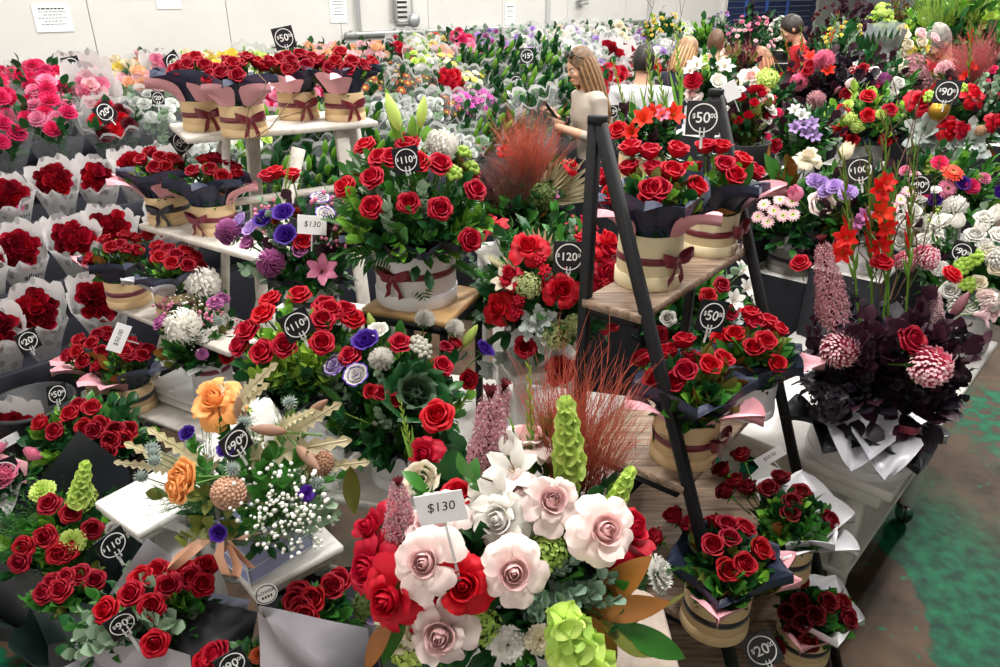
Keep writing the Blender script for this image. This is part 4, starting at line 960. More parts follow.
rosebox('kraft hat box of dark red roses at the near end of the third ladder shelf', 709, 645, .57, .08, .12, 'kraft', [(727, 526), (744, 529), (713, 546), (744, 564), (655, 538), (674, 516), (690, 525), (760, 550)], (-80, -20, 60, 110, 190), (-20, 72, 95), kind='rose:deepred', ribbon='dark', bow=None, mag=3, nl=32, leaves=('deepleaf', 'deepleaf', 'bright', 'olive'))
rosebox('white-papered box of dark red roses at the far end of the third ladder shelf', 775, 585, .57, .075, .11, 'kraft', [(742, 455), (735, 482), (748, 488), (768, 490), (780, 478), (722, 470), (725, 492)], (30, 75, 150), (-20, 40), kind='rose:darkred', ribbon='dark', bow=None, wrap='white', tissue='white', nl=40, mag=3, L=.13, leaves=('deepleaf', 'deepleaf', 'bright', 'ruscus'))
rosebox('dark red roses in white paper on the lowest ladder shelf', 795, 668, .19, .078, .11, 'kraft', [(815, 615), (800, 602), (795, 630), (778, 645), (808, 642), (788, 612), (765, 640), (802, 622)], (60, 130, 0), (-30,), kind='rose:darkred', ribbon='dark', bow=None, wrap='white', nl=34, mag=1, leaves=('deepleaf', 'ruscus'), L=.12)
S_ = lambda px, py, y: aty(px, py, y)
price_sign('black square fifty dollar sign above the top ladder shelf roses', aty(703, 118, 1.63), '50', .072, 0, -.1, .03)
price_sign('black fifty dollar sign tilted in the roses on the middle ladder shelf', aty(712, 316, 1.52), '50', .074, .55, -.1, -.22)
price_sign('tilted black price sign at the bottom beside the lowest ladder shelf', aty(762, 650, 1.33), '20', .085, .2, -.5, .55)
price_card('white fifty dollar card tilted in white-papered dark roses on third ladder shelf', aty(770, 457, 1.68), '$50.00', .085, .034, .2, -.1, .75)
# ------------------------------------------------------------------ rose hat boxes on the stepped stand
def tierbox(label, px, py, z, roses, navy, pink, **k): return rosebox(label, px, py, z, .076, .105, k.pop('color', 'kraft'), roses, navy, pink, kind='rose:deepred', nl=14, ls=.6, mag=k.pop('mag', 1), L=min(.125, k.pop('L', .108)), **k)
tierbox('kraft box of red roses, nearest the flower rack on the top of the stepped stand', 207, 132, 1.55, [(196, 58), (188, 66), (214, 70), (228, 62), (205, 66), (180, 70)], (-90, -50, 20, 180), (-45, 35), L=.15)
tierbox('kraft box of red roses with wide pink tissue, front of the stepped stand top', 246, 138, 1.55, [(247, 58), (233, 64), (262, 66), (238, 76), (270, 62), (256, 62), (222, 74)], (-70, 0, 70, 180), (-20, 50), L=.145)
tierbox('smaller kraft box of red roses, third along the stepped stand top', 300, 121, 1.55, [(291, 62), (300, 55), (306, 66), (318, 66), (288, 70), (280, 60), (312, 58)], (-60, 40, 90, 200), (0, -40))
tierbox('kraft box of red roses at the far end of the stepped stand top', 346, 122, 1.55, [(340, 53), (335, 62), (352, 62), (362, 66), (330, 68), (348, 70), (372, 62)], (-70, 20, 75, 90), (-5,), L=.14)
tierbox('kraft box of red roses with dark bow on the second plank of the stepped stand', 172, 226, 1.21, [(150, 152), (160, 158), (142, 160), (165, 168), (172, 160), (155, 168)], (-70, -10, 60, 180), (-85, 35, -60), L=.14, bow=.1, ribbon='dark', mag=2)
tierbox('kraft box of red roses with maroon bow at the inner end of the second plank', 218, 236, 1.21, [(205, 160), (215, 158), (225, 162), (235, 168), (238, 176), (210, 170)], (-60, 0, 60, 90), (80,), bow=-.4, L=.14)
tierbox('kraft box of red roses in navy paper on the third plank of stepped stand', 132, 309, .915, [(105, 240), (112, 248), (126, 236), (135, 238), (120, 246), (148, 236)], (-70, -20, 30, 180), (-88,), mag=2, bow=None, ribbon='maroon', L=.13)
a = tierbox('red roses in silver grey paper on the third plank, beside the navy-papered box', 182, 322, .915, [(158, 246), (168, 250), (176, 256), (186, 252), (195, 258), (172, 264), (160, 258), (188, 266), (200, 268)], (-30, 30, 80), (-60, 0), wrap='slate', tissue='silver', bow=None, mag=0, leaves=('deepleaf', 'bright'))
tierbox('kraft box of red roses with pink tissue on the lowest stand plank', 112, 401, .58, [(80, 340), (92, 344), (78, 352), (106, 332), (118, 338), (98, 335), (102, 352)], (20, 80, 180), (-75, -30, 45), bow=None, ribbon='none', mag=2, color='kraft')
tierbox('small kraft box with dark bow and slate paper beside the white plastic case', 138, 415, .58, [(125, 352), (134, 348), (142, 356), (130, 342), (148, 350)], (60, 100), (-50, 0), bow=-.3, ribbon='dark', wrap='slate', mag=1)
price_sign('black square fifty dollar sign above the roses on the stepped stand top', aty(284, 38, 2.95), '50', .078, -.2, -.05, .18)
price_sign('black square fifty dollar sign before the second plank roses of the stepped stand', aty(181, 142, 2.75), '50', .08, .45, -.1, .45)
price_sign('small black sign behind the roses at the near end of stepped stand top', aty(173, 63, 3.0), '50', .075, .5, 0, .45)
price_sign('small white-ringed sign behind the stepped stand top by the roses', aty(158, 98, 3.6), '20', .06, 0, 0, -.1, 'square')
price_card('white fifty dollar card stuck in roses on the lowest plank of the stepped stand', aty(119, 338, 2.22), '$50.00', .1, .05, .1, -.1, .95)
q0 = aty(252, 80, 2.5); e = empty('twine_cord', q0, 'thin brown cord looped down over the rose boxes on the stepped stand top', 'cord'); mb = MB(); tw = plain('twine_brown', '6e5a3c', .7)
mb.tube([aty(*q)-q0 for q in ((256, 72, 2.52), (266, 82, 2.48), (262, 96, 2.46), (249, 108, 2.45), (246, 124, 2.45), (250, 140, 2.46))], .0018, tw, 5); mb.obj('cord', e); mb = MB(); mb.tube([aty(*q)-q0 for q in ((250, 140, 2.46), (270, 128, 2.5), (288, 104, 2.66), (304, 92, 2.72), (312, 100, 2.72), (300, 112, 2.70), (280, 118, 2.6))], .0018, tw, 5); mb.obj('cord_loop', e)
# ------------------------------------------------------------------ red rose arrangement on the oak stool
a = Arr('rose_arrangement', 'red roses with fern in white hat box with maroon bow on oak stool', atz(413, 312, 1.22)+Vector((0, .112, 0)), .155, .215, .21, .07); a.box(.112, 'white', 'burgundy', -.4, .62)
a.fls('fullrose:red', [(372, 178), (372, 207), (440, 209), (475, 190), (408, 141), (380, 158), (418, 162), (440, 164), (345, 187), (392, 158), (470, 240), (365, 146)], .95, .45)
a.fl('spider:white', 441, 146, sc=.9); a.rnd(['fullrose:red'], 5, .3, 1, .95, 0)
a.core('bush', 1.0); a.fill(['ruscus', 'deepleaf', 'bright', 'ruscus'], 44, .02, 1, .98, .65, .85); a.fill(['fern'], 10, -.25, .3, 1.1, .85, .85); a.fill(['euca'], 4, .2, .9, 1.05, .5, .8)
a.sps('bright', [(395, 250, .8), (470, 243, .8), (345, 235, .8), (425, 125)], 1, 1.05); a.sps('fern', [(360, 255), (420, 292), (465, 265), (490, 262), (345, 215)], .95, 1.05); a.sps('magnolia', [(350, 165), (355, 152)], .8, 1.0); a.sps('greenberry', [(462, 155), (470, 170), (452, 175)], 1)
a.spike('lilyleaf', 400, 150, 382, 88, -.02); a.spike('lilyleaf', 412, 150, 420, 108, .05); a.fl('bud:lime', 393, 112, y=-.05, d=(-.3, 0, 1), sc=1.2); a.fl('bud:lime', 422, 112, y=0, d=(.2, 0, 1)); a.fl('bud:bright', 412, 130, y=0, d=(.1, 0, 1))
a.paper('black', (-60, -10, 40, 85, 180), .13, .09, .5, 1.7, dz=-.02); a.paper('navy', (15, 70, -80), .13, .09, .6, 1.6)
price_sign('black ringed sign half hidden in the red roses on the oak stool', aty(406, 160, 1.74), '110', .062, .2, -.1, .1, 'square')
# mauve arrangement with the handwritten card
a = Arr('mauve_arrangement', 'mauve chrysanthemums and purple lisianthus in white box with dark ribbon, handwritten card', (-.565, 2.0, 1.12), .12, .17, .19, .06); a.box(.082, 'white', 'dark', None, .55)
a.fl('mum:mauve', 271, 263, sc=.9); a.fl('mum:mauve', 229, 232, sc=.85); a.fls('lisi:violet', [(284, 214), (286, 236), (265, 220)], .9); a.fls('lisi:lavender', [(252, 229), (246, 232), (240, 222)], .8); a.fls('rose:red', [(275, 173), (292, 175), (303, 242), (268, 176)], .95)
a.fl('lily:pink', 322, 270, sc=.8, face=.6); a.fls('lisiedge:purple', [(320, 200), (325, 215)], .8); a.fls('disbud:rust', [(296, 211), (275, 221)], .35); a.fls('rose:mauve', [(248, 243), (300, 250)], .8)
a.core('bush'); a.fill(['euca', 'deepleaf', 'ruscus', 'purpleleaf'], 26, -.3, 1, 1, .6, .75); a.fill(['waxflower'], 4, .4, 1, 1.05, .5); a.spike('gladbud', 283, 200, 290, 150, 0); a.sps('euca', [(240, 270), (330, 190), (345, 195)], .8, 1.1); a.sps('magnolia', [(350, 215)], .7, 1.1)
a.paper('black', (-30, 60), .09, .07, .5, 1.4)
price_card('white card reading $130 in the mauve arrangement', aty(312, 225, 1.84), '$130', .075, .05, -.1, -.15, -.12)
# red roses with bright foliage
a = Arr('rose_arrangement', 'red roses with bright lime foliage in black paper and white box, ringed 110 sign', (-.50, 1.70, .92), .125, .185, .17, .09); a.box(.09, 'white', 'none', None)
a.fls('fullrose:red', [(299, 295), (270, 300), (263, 314), (330, 310), (345, 311), (323, 320), (322, 343), (262, 352), (248, 330), (285, 345), (352, 318), (240, 345)], .95, .35); a.rnd(['fullrose:red'], 2, .3, 1, .95, 0)
a.core('bush'); a.fill(['lime', 'bright', 'bright', 'deepleaf'], 40, -.3, 1, 1, .7, .8); a.fill(['asparagus'], 8, -.1, .9, 1, .6); a.sps('lime', [(290, 350), (310, 340), (275, 362), (300, 372), (262, 340), (325, 365), (310, 355)], 1.0, 1.05)
a.paper('black', (-60, -10, 40, 90, 180), .12, .085, .6, 1.75)
price_sign('black ringed sign reading 110 in red roses with lime foliage', aty(297, 325, 1.545), '110', .07, .3, -.1, .3, 'square')
# purple, white and red with the kale
a = Arr('mixed_arrangement', 'purple lisianthus, white disbuds, red roses and ornamental kale in navy-papered white box', atz(397, 492, .8)+Vector((0, .075, 0)), .13, .205, .2, .11); a.box(.074, 'white', 'none', None)
a.fl('lisi:violet', 366, 342); a.fl('disbud:white', 381, 359, sc=.95); a.fl('disbud:white', 425, 319, sc=.85); a.fl('disbud:white', 455, 328, sc=.8); a.fls('fullrose:red', [(400, 343), (442, 366), (350, 356)], .85); a.fls('rose:deepred', [(372, 392), (381, 394), (395, 402), (455, 344), (445, 348)], .7); a.fls('lisiedge:purple', [(357, 376), (336, 366)], .9); a.fl('lisi:lavender', 337, 368, sc=.7); a.fl('lisi:violet', 484, 350, sc=.8)
a.sp('kale', 416, 394, sc=1.25, k=1.0); a.sps('brunia', [(422, 352), (418, 346)], 1.1, 1.0); a.fl('bud:lime', 372, 326); a.fl('bud:lime', 470, 336); a.fl('lisi:white', 378, 332, sc=.8)
a.core('bush', 1.1); a.fill(['deepleaf', 'ruscus', 'bright', 'deepleaf'], 44, -.35, 1, .98, .65, .8); a.fill(['euca'], 5, .2, .8, 1, .6, .7); a.spike('bigleaf', 345, 410, 318, 386, -.1); a.spike('gladbud', 385, 430, 342, 412, -.14, None, .8)
a.paper('navy', (-50, 0, 50, 120), .11, .08, .6, 1.7); a.paper('slate', (-20, 15), .1, .06, .5, 1.9)
a.spike('gladbud', 412, 455, 398, 405, -.16)
# white chrysanthemums on the plastic case
a = Arr('chrysanthemum_arrangement', 'white chrysanthemums and mauve roses in white box with plum ribbon on plastic case', atz(208, 402, .647)+Vector((0, .08, 0)), .14, .16, .18, .08); a.box(.072, 'white', 'plum', None, .8)
a.fl('spider:white', 184, 327, sc=1.3, face=.5); a.fl('spider:white', 203, 284, sc=1.3, face=.5); a.fls('fullrose:mauve', [(160, 322), (222, 299), (215, 303)], .85); a.fl('carn:mauve', 202, 354, sc=.7); a.fls('rose:red', [(230, 345), (226, 358), (240, 335)], .85)
a.core('bush'); a.fill(['deepleaf', 'ruscus', 'olive'], 34, -.3, 1, 1, .65, .8); a.sps('magnolia', [(150, 352), (165, 345)], .8, 1.1); a.fill(['waxflower', 'babysbreath'], 5, .3, 1, 1.02, .6)
a.paper('white', (-60, -10, 40, 90), .12, .085, .7, 1.6); a.paper('slate', (-70,), .15, .08, 1.0, 2.2); a.sps('thistle', [(218, 320)], 1.3, 1.1)
# orange roses and dried thistle in the blue box
B = Vector((-.50, 1.19, .93)); a = Arr('orange_rose_arrangement', 'orange roses, banksia and dried thistle in pale blue box with peach bow', B, .085, .22, .21, .085); a.br = .07
bm_ = plain('box_blue', 'aab0da', .35); rot = Matrix.Rotation(.86, 3, 'Z'); mb = MB(); mb.box(-.075, .075, -.068, .068, 0, .083, bm_, TR(rot=rot), .001); bx = mb.obj('flower_box', a.o); mb = MB()
wl = plain('box_line_white', 'eef0f6', .4)
for z in (.004, .04, .079): mb.box(-.0765, .0765, -.0695, .0695, z-.0012, z+.0012, wl, TR(rot=rot))
for sx in (-1, 1):
    for sy in (-1, 1): mb.box(sx*.0755-.0012, sx*.0755+.0012, sy*.0685-.0012, sy*.0685+.0012, 0, .083, wl, TR(rot=rot))
link('white_lines', mb.mesh('white_lines', False), bx)
rm = plain('ribbon_peach', RIB['peach'], .35); mb = MB()
c0 = aty(226, 541, 1.06)-B
def ribb(mb, pts, w, m):
    P = []
    for (px, py, y, ww) in pts: q = aty(px, py, y)-B; P.append([tuple(q+Vector((-w*ww, .002, 0))), tuple(q), tuple(q+Vector((w*ww, -.003, w*.3)))])
    mb.grid(np.array(P), m)
ribb(mb, [(224, 538, 1.045, .4), (205, 541, 1.03, 1), (188, 556, 1.03, 1.1), (172, 570, 1.04, .9), (180, 556, 1.05, .9), (200, 540, 1.06, .8), (222, 537, 1.06, .4)], .012, rm)
ribb(mb, [(226, 538, 1.045, .5), (240, 540, 1.03, 1), (258, 532, 1.05, 1), (285, 538, 1.1, 1)], .011, rm)
ribb(mb, [(222, 540, 1.03, .6), (219, 556, 1.02, 1), (226, 574, 1.02, 1), (236, 578, 1.025, .9), (238, 566, 1.03, 1), (229, 545, 1.035, .6)], .01, rm)
ribb(mb, [(228, 540, 1.03, .6), (240, 556, 1.04, 1), (252, 568, 1.05, 1)], .009, rm); mb.ball(tuple(c0+Vector((0, -.02, 0))), (.009, .009, .008), rm, 8)
link('bow', mb.mesh('bow'), bx)
a.fl('openrose:orange', 214, 400, sc=.88, face=.35, d=(-.1, -.6, .9)); a.fl('fullrose:orange', 183, 477, sc=.95, d=(-.5, -.7, .5)); a.fl('fullrose:orange', 178, 488, sc=.9, d=(-.6, -.6, .2)); a.fl('fullrose:cream', 222, 392, sc=.8)
a.sp('banksia', 227, 492, sc=1.05, k=1.0); a.sp('banksia', 233, 395, sc=.9); a.sp('banksia', 322, 462, sc=.9); a.fls('lisi:violet', [(188, 434), (226, 450), (219, 533)], .45)
a.sps('thistle', [(151, 447), (153, 460), (140, 476), (232, 468), (244, 421), (290, 401), (318, 482), (152, 452)], .85, 1.05); a.fl('carn:purple', 307, 493, sc=.5)
for (x1, y1, x2, y2) in ((205, 470, 125, 445), (235, 420, 262, 385), (240, 410, 270, 365), (285, 440, 335, 405), (300, 470, 365, 462), (180, 470, 115, 462), (250, 460, 345, 440), (215, 470, 150, 430), (280, 430, 310, 410), (260, 500, 305, 495)):
    a.n['dried_thistle_leaf'] = 0; q1 = aty(x1, y1, 1.17); q2 = aty(x2, y2, 1.12); d = q2-q1; me = cached(('sprig', 'drythistle', 0), lambda: sprig_mesh('drythistle', 0)); link('dried_thistle_leaf', me, a.o, M=TR(q1-B, s=d.length/.2, rot=frame(d, (a.r.uniform(-.3, .3), -.8, .6))))
for (px, py, d) in ((318, 408, (.6, -.2, .6)), (268, 430, (-.7, -.3, .3)), (308, 458, (.6, -.5, -.3)), (240, 410, (.1, -.2, 1))): a.fl('bud:budtan', px, py, sc=.85, d=d)
a.fill(['asparagus', 'olive', 'asparagus', 'ruscus'], 34, .12, 1, .85, .5, .7); a.core('bush', .55); a.sps('ruscus', [(285, 470), (275, 440), (300, 450), (262, 470)], .8, 1.0); a.sps('babysbreath', [(275, 510), (290, 520), (285, 500), (300, 515), (270, 500), (295, 505)], 1.1, 1.0)
a.spike('stock', 262, 470, 245, 400, .05); a.sps('euca', [(330, 500), (335, 520), (325, 515)], .7, 1.1)
mb = MB(); cel = mat('cellophane_clear', (.95, .96, .97), .12, alpha=.16, spec=.8, bump=.5, bscale=25)
P = []
for t in range(7):
    row = []
    for i in range(41):
        an = -2.6+5.2*i/40; r = .075+.02*t+.012*math.sin(i*1.7)*t/6; row.append((r*math.sin(an+.3), -r*math.cos(an+.3), .06+.025*t+.012*math.sin(i*2.3)*t/6))
    P.append(row)
mb.grid(np.array(P), cel); mb.obj('cellophane_wrap', a.o)
price_sign('black ringed ninety dollar sign in the orange rose arrangement', aty(236, 443, 1.07), '90', .056, .75, -.05, .25, 'square')
# ------------------------------------------------------------------ big blush and red arrangement in front
B = Vector((.035, .99, .85)); a = Arr('blush_rose_arrangement', 'huge arrangement of blush and red open roses with card $130 on stone plinth', B, .15, .25, .25, .08); a.box(.1, 'white', 'none', None)
for (k, px, py, sc, y, d) in (('openrose:blush', 425, 562, .84, -.2, (-.15, -.75, .6)), ('openrose:blush', 441, 634, .9, -.22, (-.1, -.9, .45)), ('openrose:blush', 514, 572, .86, -.2, (0, -.85, .55)), ('openrose:blush', 604, 530, .9, -.16, (.2, -.7, .65)), ('openrose:blush', 552, 502, .82, -.1, (.1, -.6, .8)),
        ('openrose:blush', 520, 494, .78, -.06, (-.1, -.5, .85)), ('openrose:red', 463, 585, .82, -.2, (0, -.8, .6)), ('openrose:red', 370, 568, .92, -.12, (-.55, -.6, .5)), ('openrose:red', 390, 598, .9, -.2, (-.4, -.8, .3)), ('openrose:red', 372, 528, .75, -.04, (-.6, -.4, .6)),
        ('openrose:red', 424, 455, .62, .06, (-.3, -.6, .6)), ('fullrose:red', 437, 416, .95, .12, (-.1, -.6, .8)), ('openrose:white', 500, 520, .9, -.1, (-.35, -.7, .5)), ('lily:white', 512, 470, .85, -.04, (-.3, -.5, .8)), ('lily:white', 498, 500, .8, -.08, (-.5, -.6, .5)), ('tulip:white', 509, 445, .9, 0, (0, -.2, 1)),
        ('carn:white', 508, 645, .9, -.2, (0, -.85, .5)), ('carn:cream', 540, 640, .75, -.2, (.2, -.8, .5)), ('lily:white', 480, 505, .7, -.05, (-.4, -.4, .6)), ('fullrose:red', 458, 495, .9, -.02, (0, -.3, 1)), ('openrose:red', 470, 600, .7, -.12, (0, -.7, .6)), ('lisi:lavender', 373, 616, .4, -.1, (-.6, -.5, .4)), ('lisi:cream', 422, 480, .9, .02, (0, -.6, .7))):
    a.fl(k, px, py, sc=sc, y=y, d=d)
a.rnd(['openrose:blush', 'openrose:red', 'carn:white'], 7, .1, .9, .95, 0)
a.spike('eucomis', 488, 500, 490, 392, .02); a.spike('eucomis', 400, 545, 398, 482, -.08, None, 1.2); a.spike('eucomis', 478, 470, 505, 385, .12)
a.spike('bells', 570, 478, 566, 398, .0); a.spike('bells', 592, 695, 562, 612, -.23, -.25, 1.45); a.spike('bells', 605, 525, 632, 468, -.04, None, .9); a.spike('bells', 565, 500, 572, 440, .04)
a.spike('gladbud', 532, 480, 527, 360, .08); a.spike('gladbud', 415, 470, 398, 398, .06); a.spike('gladbud', 545, 470, 543, 420, .1)
for (x1, y1, x2, y2, f) in ((560, 505, 578, 350, .62), (572, 505, 605, 365, .7), (560, 500, 555, 365, .6), (582, 510, 622, 400, .7)): a.spike('redgrass', x1, y1, x2, y2, .1, None, f)
for (x1, y1, x2, y2, dy, k) in ((590, 610, 655, 555, -.12, 'brownleaf'), (585, 612, 668, 600, -.15, 'brownleaf'), (640, 612, 685, 585, -.1, 'brownleaf'), (590, 615, 612, 658, -.18, 'brownleaf'), (600, 620, 662, 652, -.18, 'brownleaf'), (610, 620, 680, 655, -.16, 'bigleaf'), (620, 600, 685, 572, -.08, 'bigleaf'), (395, 620, 372, 667, -.2, 'brownleaf'), (405, 620, 385, 668, -.2, 'bigleaf'), (590, 620, 560, 668, -.2, 'brownleaf'), (355, 515, 352, 470, .05, 'brownleaf')): a.spike(k, x1, y1, x2, y2, dy)
a.sps('roundleaf', [(448, 440), (450, 460), (432, 470), (445, 425)], .9, .95); a.sps('eucablue', [(560, 600), (580, 590), (600, 590), (620, 600), (540, 615), (458, 555), (545, 600), (575, 605)], .75, 1.0)
a.fl('hydrangea:lime', 405, 650, sc=.6, k=.85); a.fl('hydrangea:green', 480, 625, sc=.5, k=.8); a.fl('hydrangea:green', 548, 550, sc=.5, k=.8); a.fl('hydrangea:moss', 365, 605, sc=.5); a.fl('hydrangea:cream', 395, 628, sc=.7)
a.core('bush', 1.0); a.fill(['deepleaf', 'ruscus', 'eucablue', 'deepleaf'], 56, -.3, .95, .86, .6, .75); a.fill(['ruscus'], 5, .3, 1, 1.0, .3)
price_card('white card reading $130 in the huge blush rose arrangement', aty(441, 508, .80), '$130', .068, .047, -.08, -.12, .2, .1)
# red open roses, berries and dusty miller behind the ladder shelf
a = Arr('red_rose_arrangement', 'red open roses with red berries and silver leaves behind the ladder shelf', (.12, 2.03, .98), .13, .24, .24, .1); a.box(.1, 'white', 'none', None)
for (k, px, py, sc, d) in (('openrose:red', 528, 247, .95, (-.1, -.6, .8)), ('openrose:red', 562, 290, .95, (.1, -.8, .5)), ('openrose:red', 498, 308, .85, (-.5, -.7, .4)), ('fullrose:red', 525, 347, .95, (-.2, -.8, .5)), ('fullrose:red', 469, 380, .95, (-.5, -.8, .3)), ('openrose:red', 612, 320, .8, (.6, -.6, .2)), ('fullrose:red', 575, 370, .9, (.1, -.8, .4)), ('openrose:red', 610, 250, .8, (.4, -.4, .8)), ('openrose:red', 560, 372, .8, (.1, -.8, .2)), ('fullrose:red', 596, 455, .8, (.3, -.7, .2)), ('openrose:red', 640, 285, .7, (.7, -.4, .4)), ('openrose:red', 510, 275, .7, (-.3, -.5, .8))): a.fl(k, px, py, sc=sc, d=d)
a.sps('berries', [(540, 260), (545, 272), (520, 300), (517, 312), (565, 265), (605, 285), (610, 280), (580, 240)], .85, 1.0); a.sps('dusty', [(530, 325), (540, 318), (545, 330), (545, 345), (520, 365), (500, 360), (485, 372), (555, 335)], .65, 1.0)
a.fl('hydrangea:sagelime', 528, 285, sc=.6); a.fl('hydrangea:sagelime', 557, 335, sc=.7); a.fl('hydrangea:sagelime', 575, 325, sc=.5); a.fl('lily:cream', 505, 280, sc=.7); a.sps('palmspear', [(515, 270), (545, 235), (500, 262)], .8, 1.0)
a.core('bush', 1.2); a.fill(['deepleaf', 'ruscus', 'eucablue', 'asparagus'], 44, -.45, 1, .97, .65, .9); a.rnd(['openrose:red'], 4, .2, .9, .95, 0)
a.paper('black', (-30, 20, 60, -80), .12, .09, .6, 1.5)
price_sign('black square sign reading 120 dollars among red open roses', aty(569, 257, 1.82), '120', .084, 0, -.12, .0)
# dried grass arrangement
a = Arr('dried_grass_arrangement', 'fiery dried grass, brown plumes and magnolia leaves behind the oak stool roses', (.06, 2.55, 1.14), .12, .2, .18, .06); a.box(.08, 'white', 'dark', None)
for (x1, y1, x2, y2) in ((528, 195, 515, 112), (532, 195, 535, 108), (528, 195, 555, 125), (530, 195, 500, 135)): a.spike('redgrass', x1, y1, x2, y2, -.03, None, .8)
for (x1, y1, x2, y2) in ((515, 225, 500, 150), (510, 225, 485, 165), (520, 225, 525, 155)): a.spike('browngrass', x1, y1, x2, y2, -.08)
a.sps('magnolia', [(505, 200), (530, 215), (498, 225), (540, 230), (555, 210), (515, 235)], .95, 1.05); a.sps('palmspear', [(572, 172), (562, 168), (585, 170)], 1.2, 1.0); a.fls('openrose:red', [(572, 165), (505, 150)], .6); a.fls('hydrangea:moss', [(545, 195)], .8); a.fl('lily:magenta', 552, 195, sc=.5)
a.core('bush'); a.fill(['deepleaf', 'ruscus', 'purpleleaf', 'roundleaf'], 30, -.5, .8, 1, .7, .85); a.paper('black', (-40, 20, 80), .12, .09)
# ------------------------------------------------------------------ dark arrangement on the trolley
B = atz(856, 479, .74)+Vector((.066, .132, 0)); a = Arr('dark_arrangement', 'dark arrangement of smoke bush, pink pompon chrysanthemums and gladioli in white box', B, .115, .255, .26, .175); a.box(.147, 'white', 'none', None)
a.fl('bimum:pinkmum', 840, 350, sc=1.15, d=(-.15, -.85, .4)); a.fl('bimum:pinkmum', 930, 366, sc=1.2, d=(.35, -.75, .35)); a.fl('fullrose:deepred', 912, 340, sc=1.2, d=(.2, -.7, .7)); a.fl('fullrose:red', 881, 262, sc=.95, y=.02, d=(0, -.4, 1)); a.fls('bimum:pinkmum', [(925, 258, .85), (905, 262, .7)]); a.fl('fullrose:red', 952, 275, sc=.9, y=.05, d=(.3, -.4, .8)); a.fl('fullrose:red', 800, 263, sc=.8, y=.1, d=(-.4, -.4, .8)); a.fl('mum:blush', 986, 300, sc=.7, y=.05, d=(.5, -.5, .6))
a.spike('eucomis', 834, 322, 822, 240, -.03, None, .95); a.spike('eucomispale', 938, 340, 936, 290, -.04, None, .8); a.fl('lily:palepink', 985, 315, sc=.7, y=.0, d=(.6, -.5, .2)); a.fl('bud:dusk', 960, 305, y=0, d=(.2, -.2, 1), sc=1.1)
for (x1, y1, x2, y2, k) in ((860, 330, 838, 145, 'gladstem'), (872, 330, 866, 140, 'gladstem'), (888, 330, 882, 110, 'gladstem'), (905, 330, 913, 135, 'gladstem'), (882, 330, 895, 160, 'gladstem')): a.spike(k, x1, y1, x2, y2, .03, None, .68)
for (px, py, sc, d) in ((846, 238, .6, (-.5, -.8, .2)), (842, 252, .6, (-.6, -.7, -.2)), (882, 212, .6, (0, -.9, .3)), (880, 190, .6, (.1, -.8, .4)), (886, 228, .55, (.1, -.9, -.1)), (887, 182, .5, (.2, -.7, .5)), (880, 245, .6, (0, -.9, -.2))): a.fl('lily:scarlet', px, py, sc=sc, y=-.02, d=d)
for (x1, y1, x2, y2) in ((895, 300, 935, 90), (885, 300, 870, 120), (905, 300, 960, 130), (890, 300, 915, 75), (880, 300, 890, 90), (870, 310, 845, 160)): a.spike('twig', x1, y1, x2, y2, .06)
a.core('blackbush', .95); a.fill(['blackleaf', 'purpleleaf', 'blackleaf'], 74, .08, .9, .9, .7, .66); a.fl('hydrangea:black', 830, 400, sc=.95, k=.95); a.sps('purpleleaf', [(900, 325), (930, 300), (955, 312), (978, 350), (880, 318), (862, 330), (845, 322), (912, 300), (870, 305)], 1.05, 1.15); a.sps('purpleleaf', [(962, 345, 1), (950, 325, 1), (985, 330), (935, 285), (800, 330)], 1, 1.1)
a.paper('silver', (-33, -16), .15, .09, .8, 2.7, 'tissue_paper', .0, 1.0, .6); a.paper('black', (-90, -50, 0, 150, 200), .15, .1, .7, 2.0); a.paper('silver', (60,), .09, .05, .8, 1.7, 'tissue_paper')
rm = mat('ribbon_burgundy', hexc(RIB['burgundy']), .32, spec=.6); mb = MB()
def ribs(mb, pts, w, B, m):
    P = []
    for (px, py, y) in pts: q = aty(px, py, y)-B; P.append([tuple(q+Vector((0, 0, -w))), tuple(q+Vector((.002, -.004, 0))), tuple(q+Vector((0, 0, w)))])
    mb.grid(np.array(P), m)
ribs(mb, [(898, 428, 1.66), (906, 430, 1.63), (916, 432, 1.62), (921, 430, 1.65), (912, 436, 1.66), (900, 436, 1.66)], .011, B, rm); ribs(mb, [(900, 436, 1.66), (912, 446, 1.63), (921, 451, 1.62)], .01, B, rm); mb.obj('ribbon_tail', a.o)
price_sign('black ringed sign half hidden behind gladioli above the dark arrangement', aty(860, 170, 2.05), '100', .07, 0, -.1, .3, 'square')
# ------------------------------------------------------------------ arrangements in the middle and far distance
def at_depth(px, py, F): return Vector((0, 0, CAM_H))+ray(px, py)*F
def mid(name, label, px, py, F, Rpx, asp=1.0, boxc='white', rib='none', r=None, cat='flower arrangement', std=True, drop=.2, wrap=None):
    c = at_depth(px, py, F); R = Rpx*F/FPX; Rz = R*asp; h = .11; bz = c.z-h-.06-Rz*.25
    a = Arr(name, label, (c.x, c.y, bz), h, R, Rz, .06+Rz*.25, cat)
    a.box(r or min(.09, R*.6), boxc, rib, None)
    if wrap: a.paper(wrap, (-70, -20, 30, 80, 180), .12, .085, .6, 1.6)
    if std: stand('flower_stand', ' '.join(('black-draped stand under the '+label.split(' in ')[0].split(' with ')[0].split(' behind ')[0].split(' beside ')[0]).split()[:14]), (c.x, c.y), (r or min(.09, R*.6))+.03, (r or min(.09, R*.6))+.03, 0, bz-.0005, AR, None, 'stand', .02, '1c1d25')
    return a
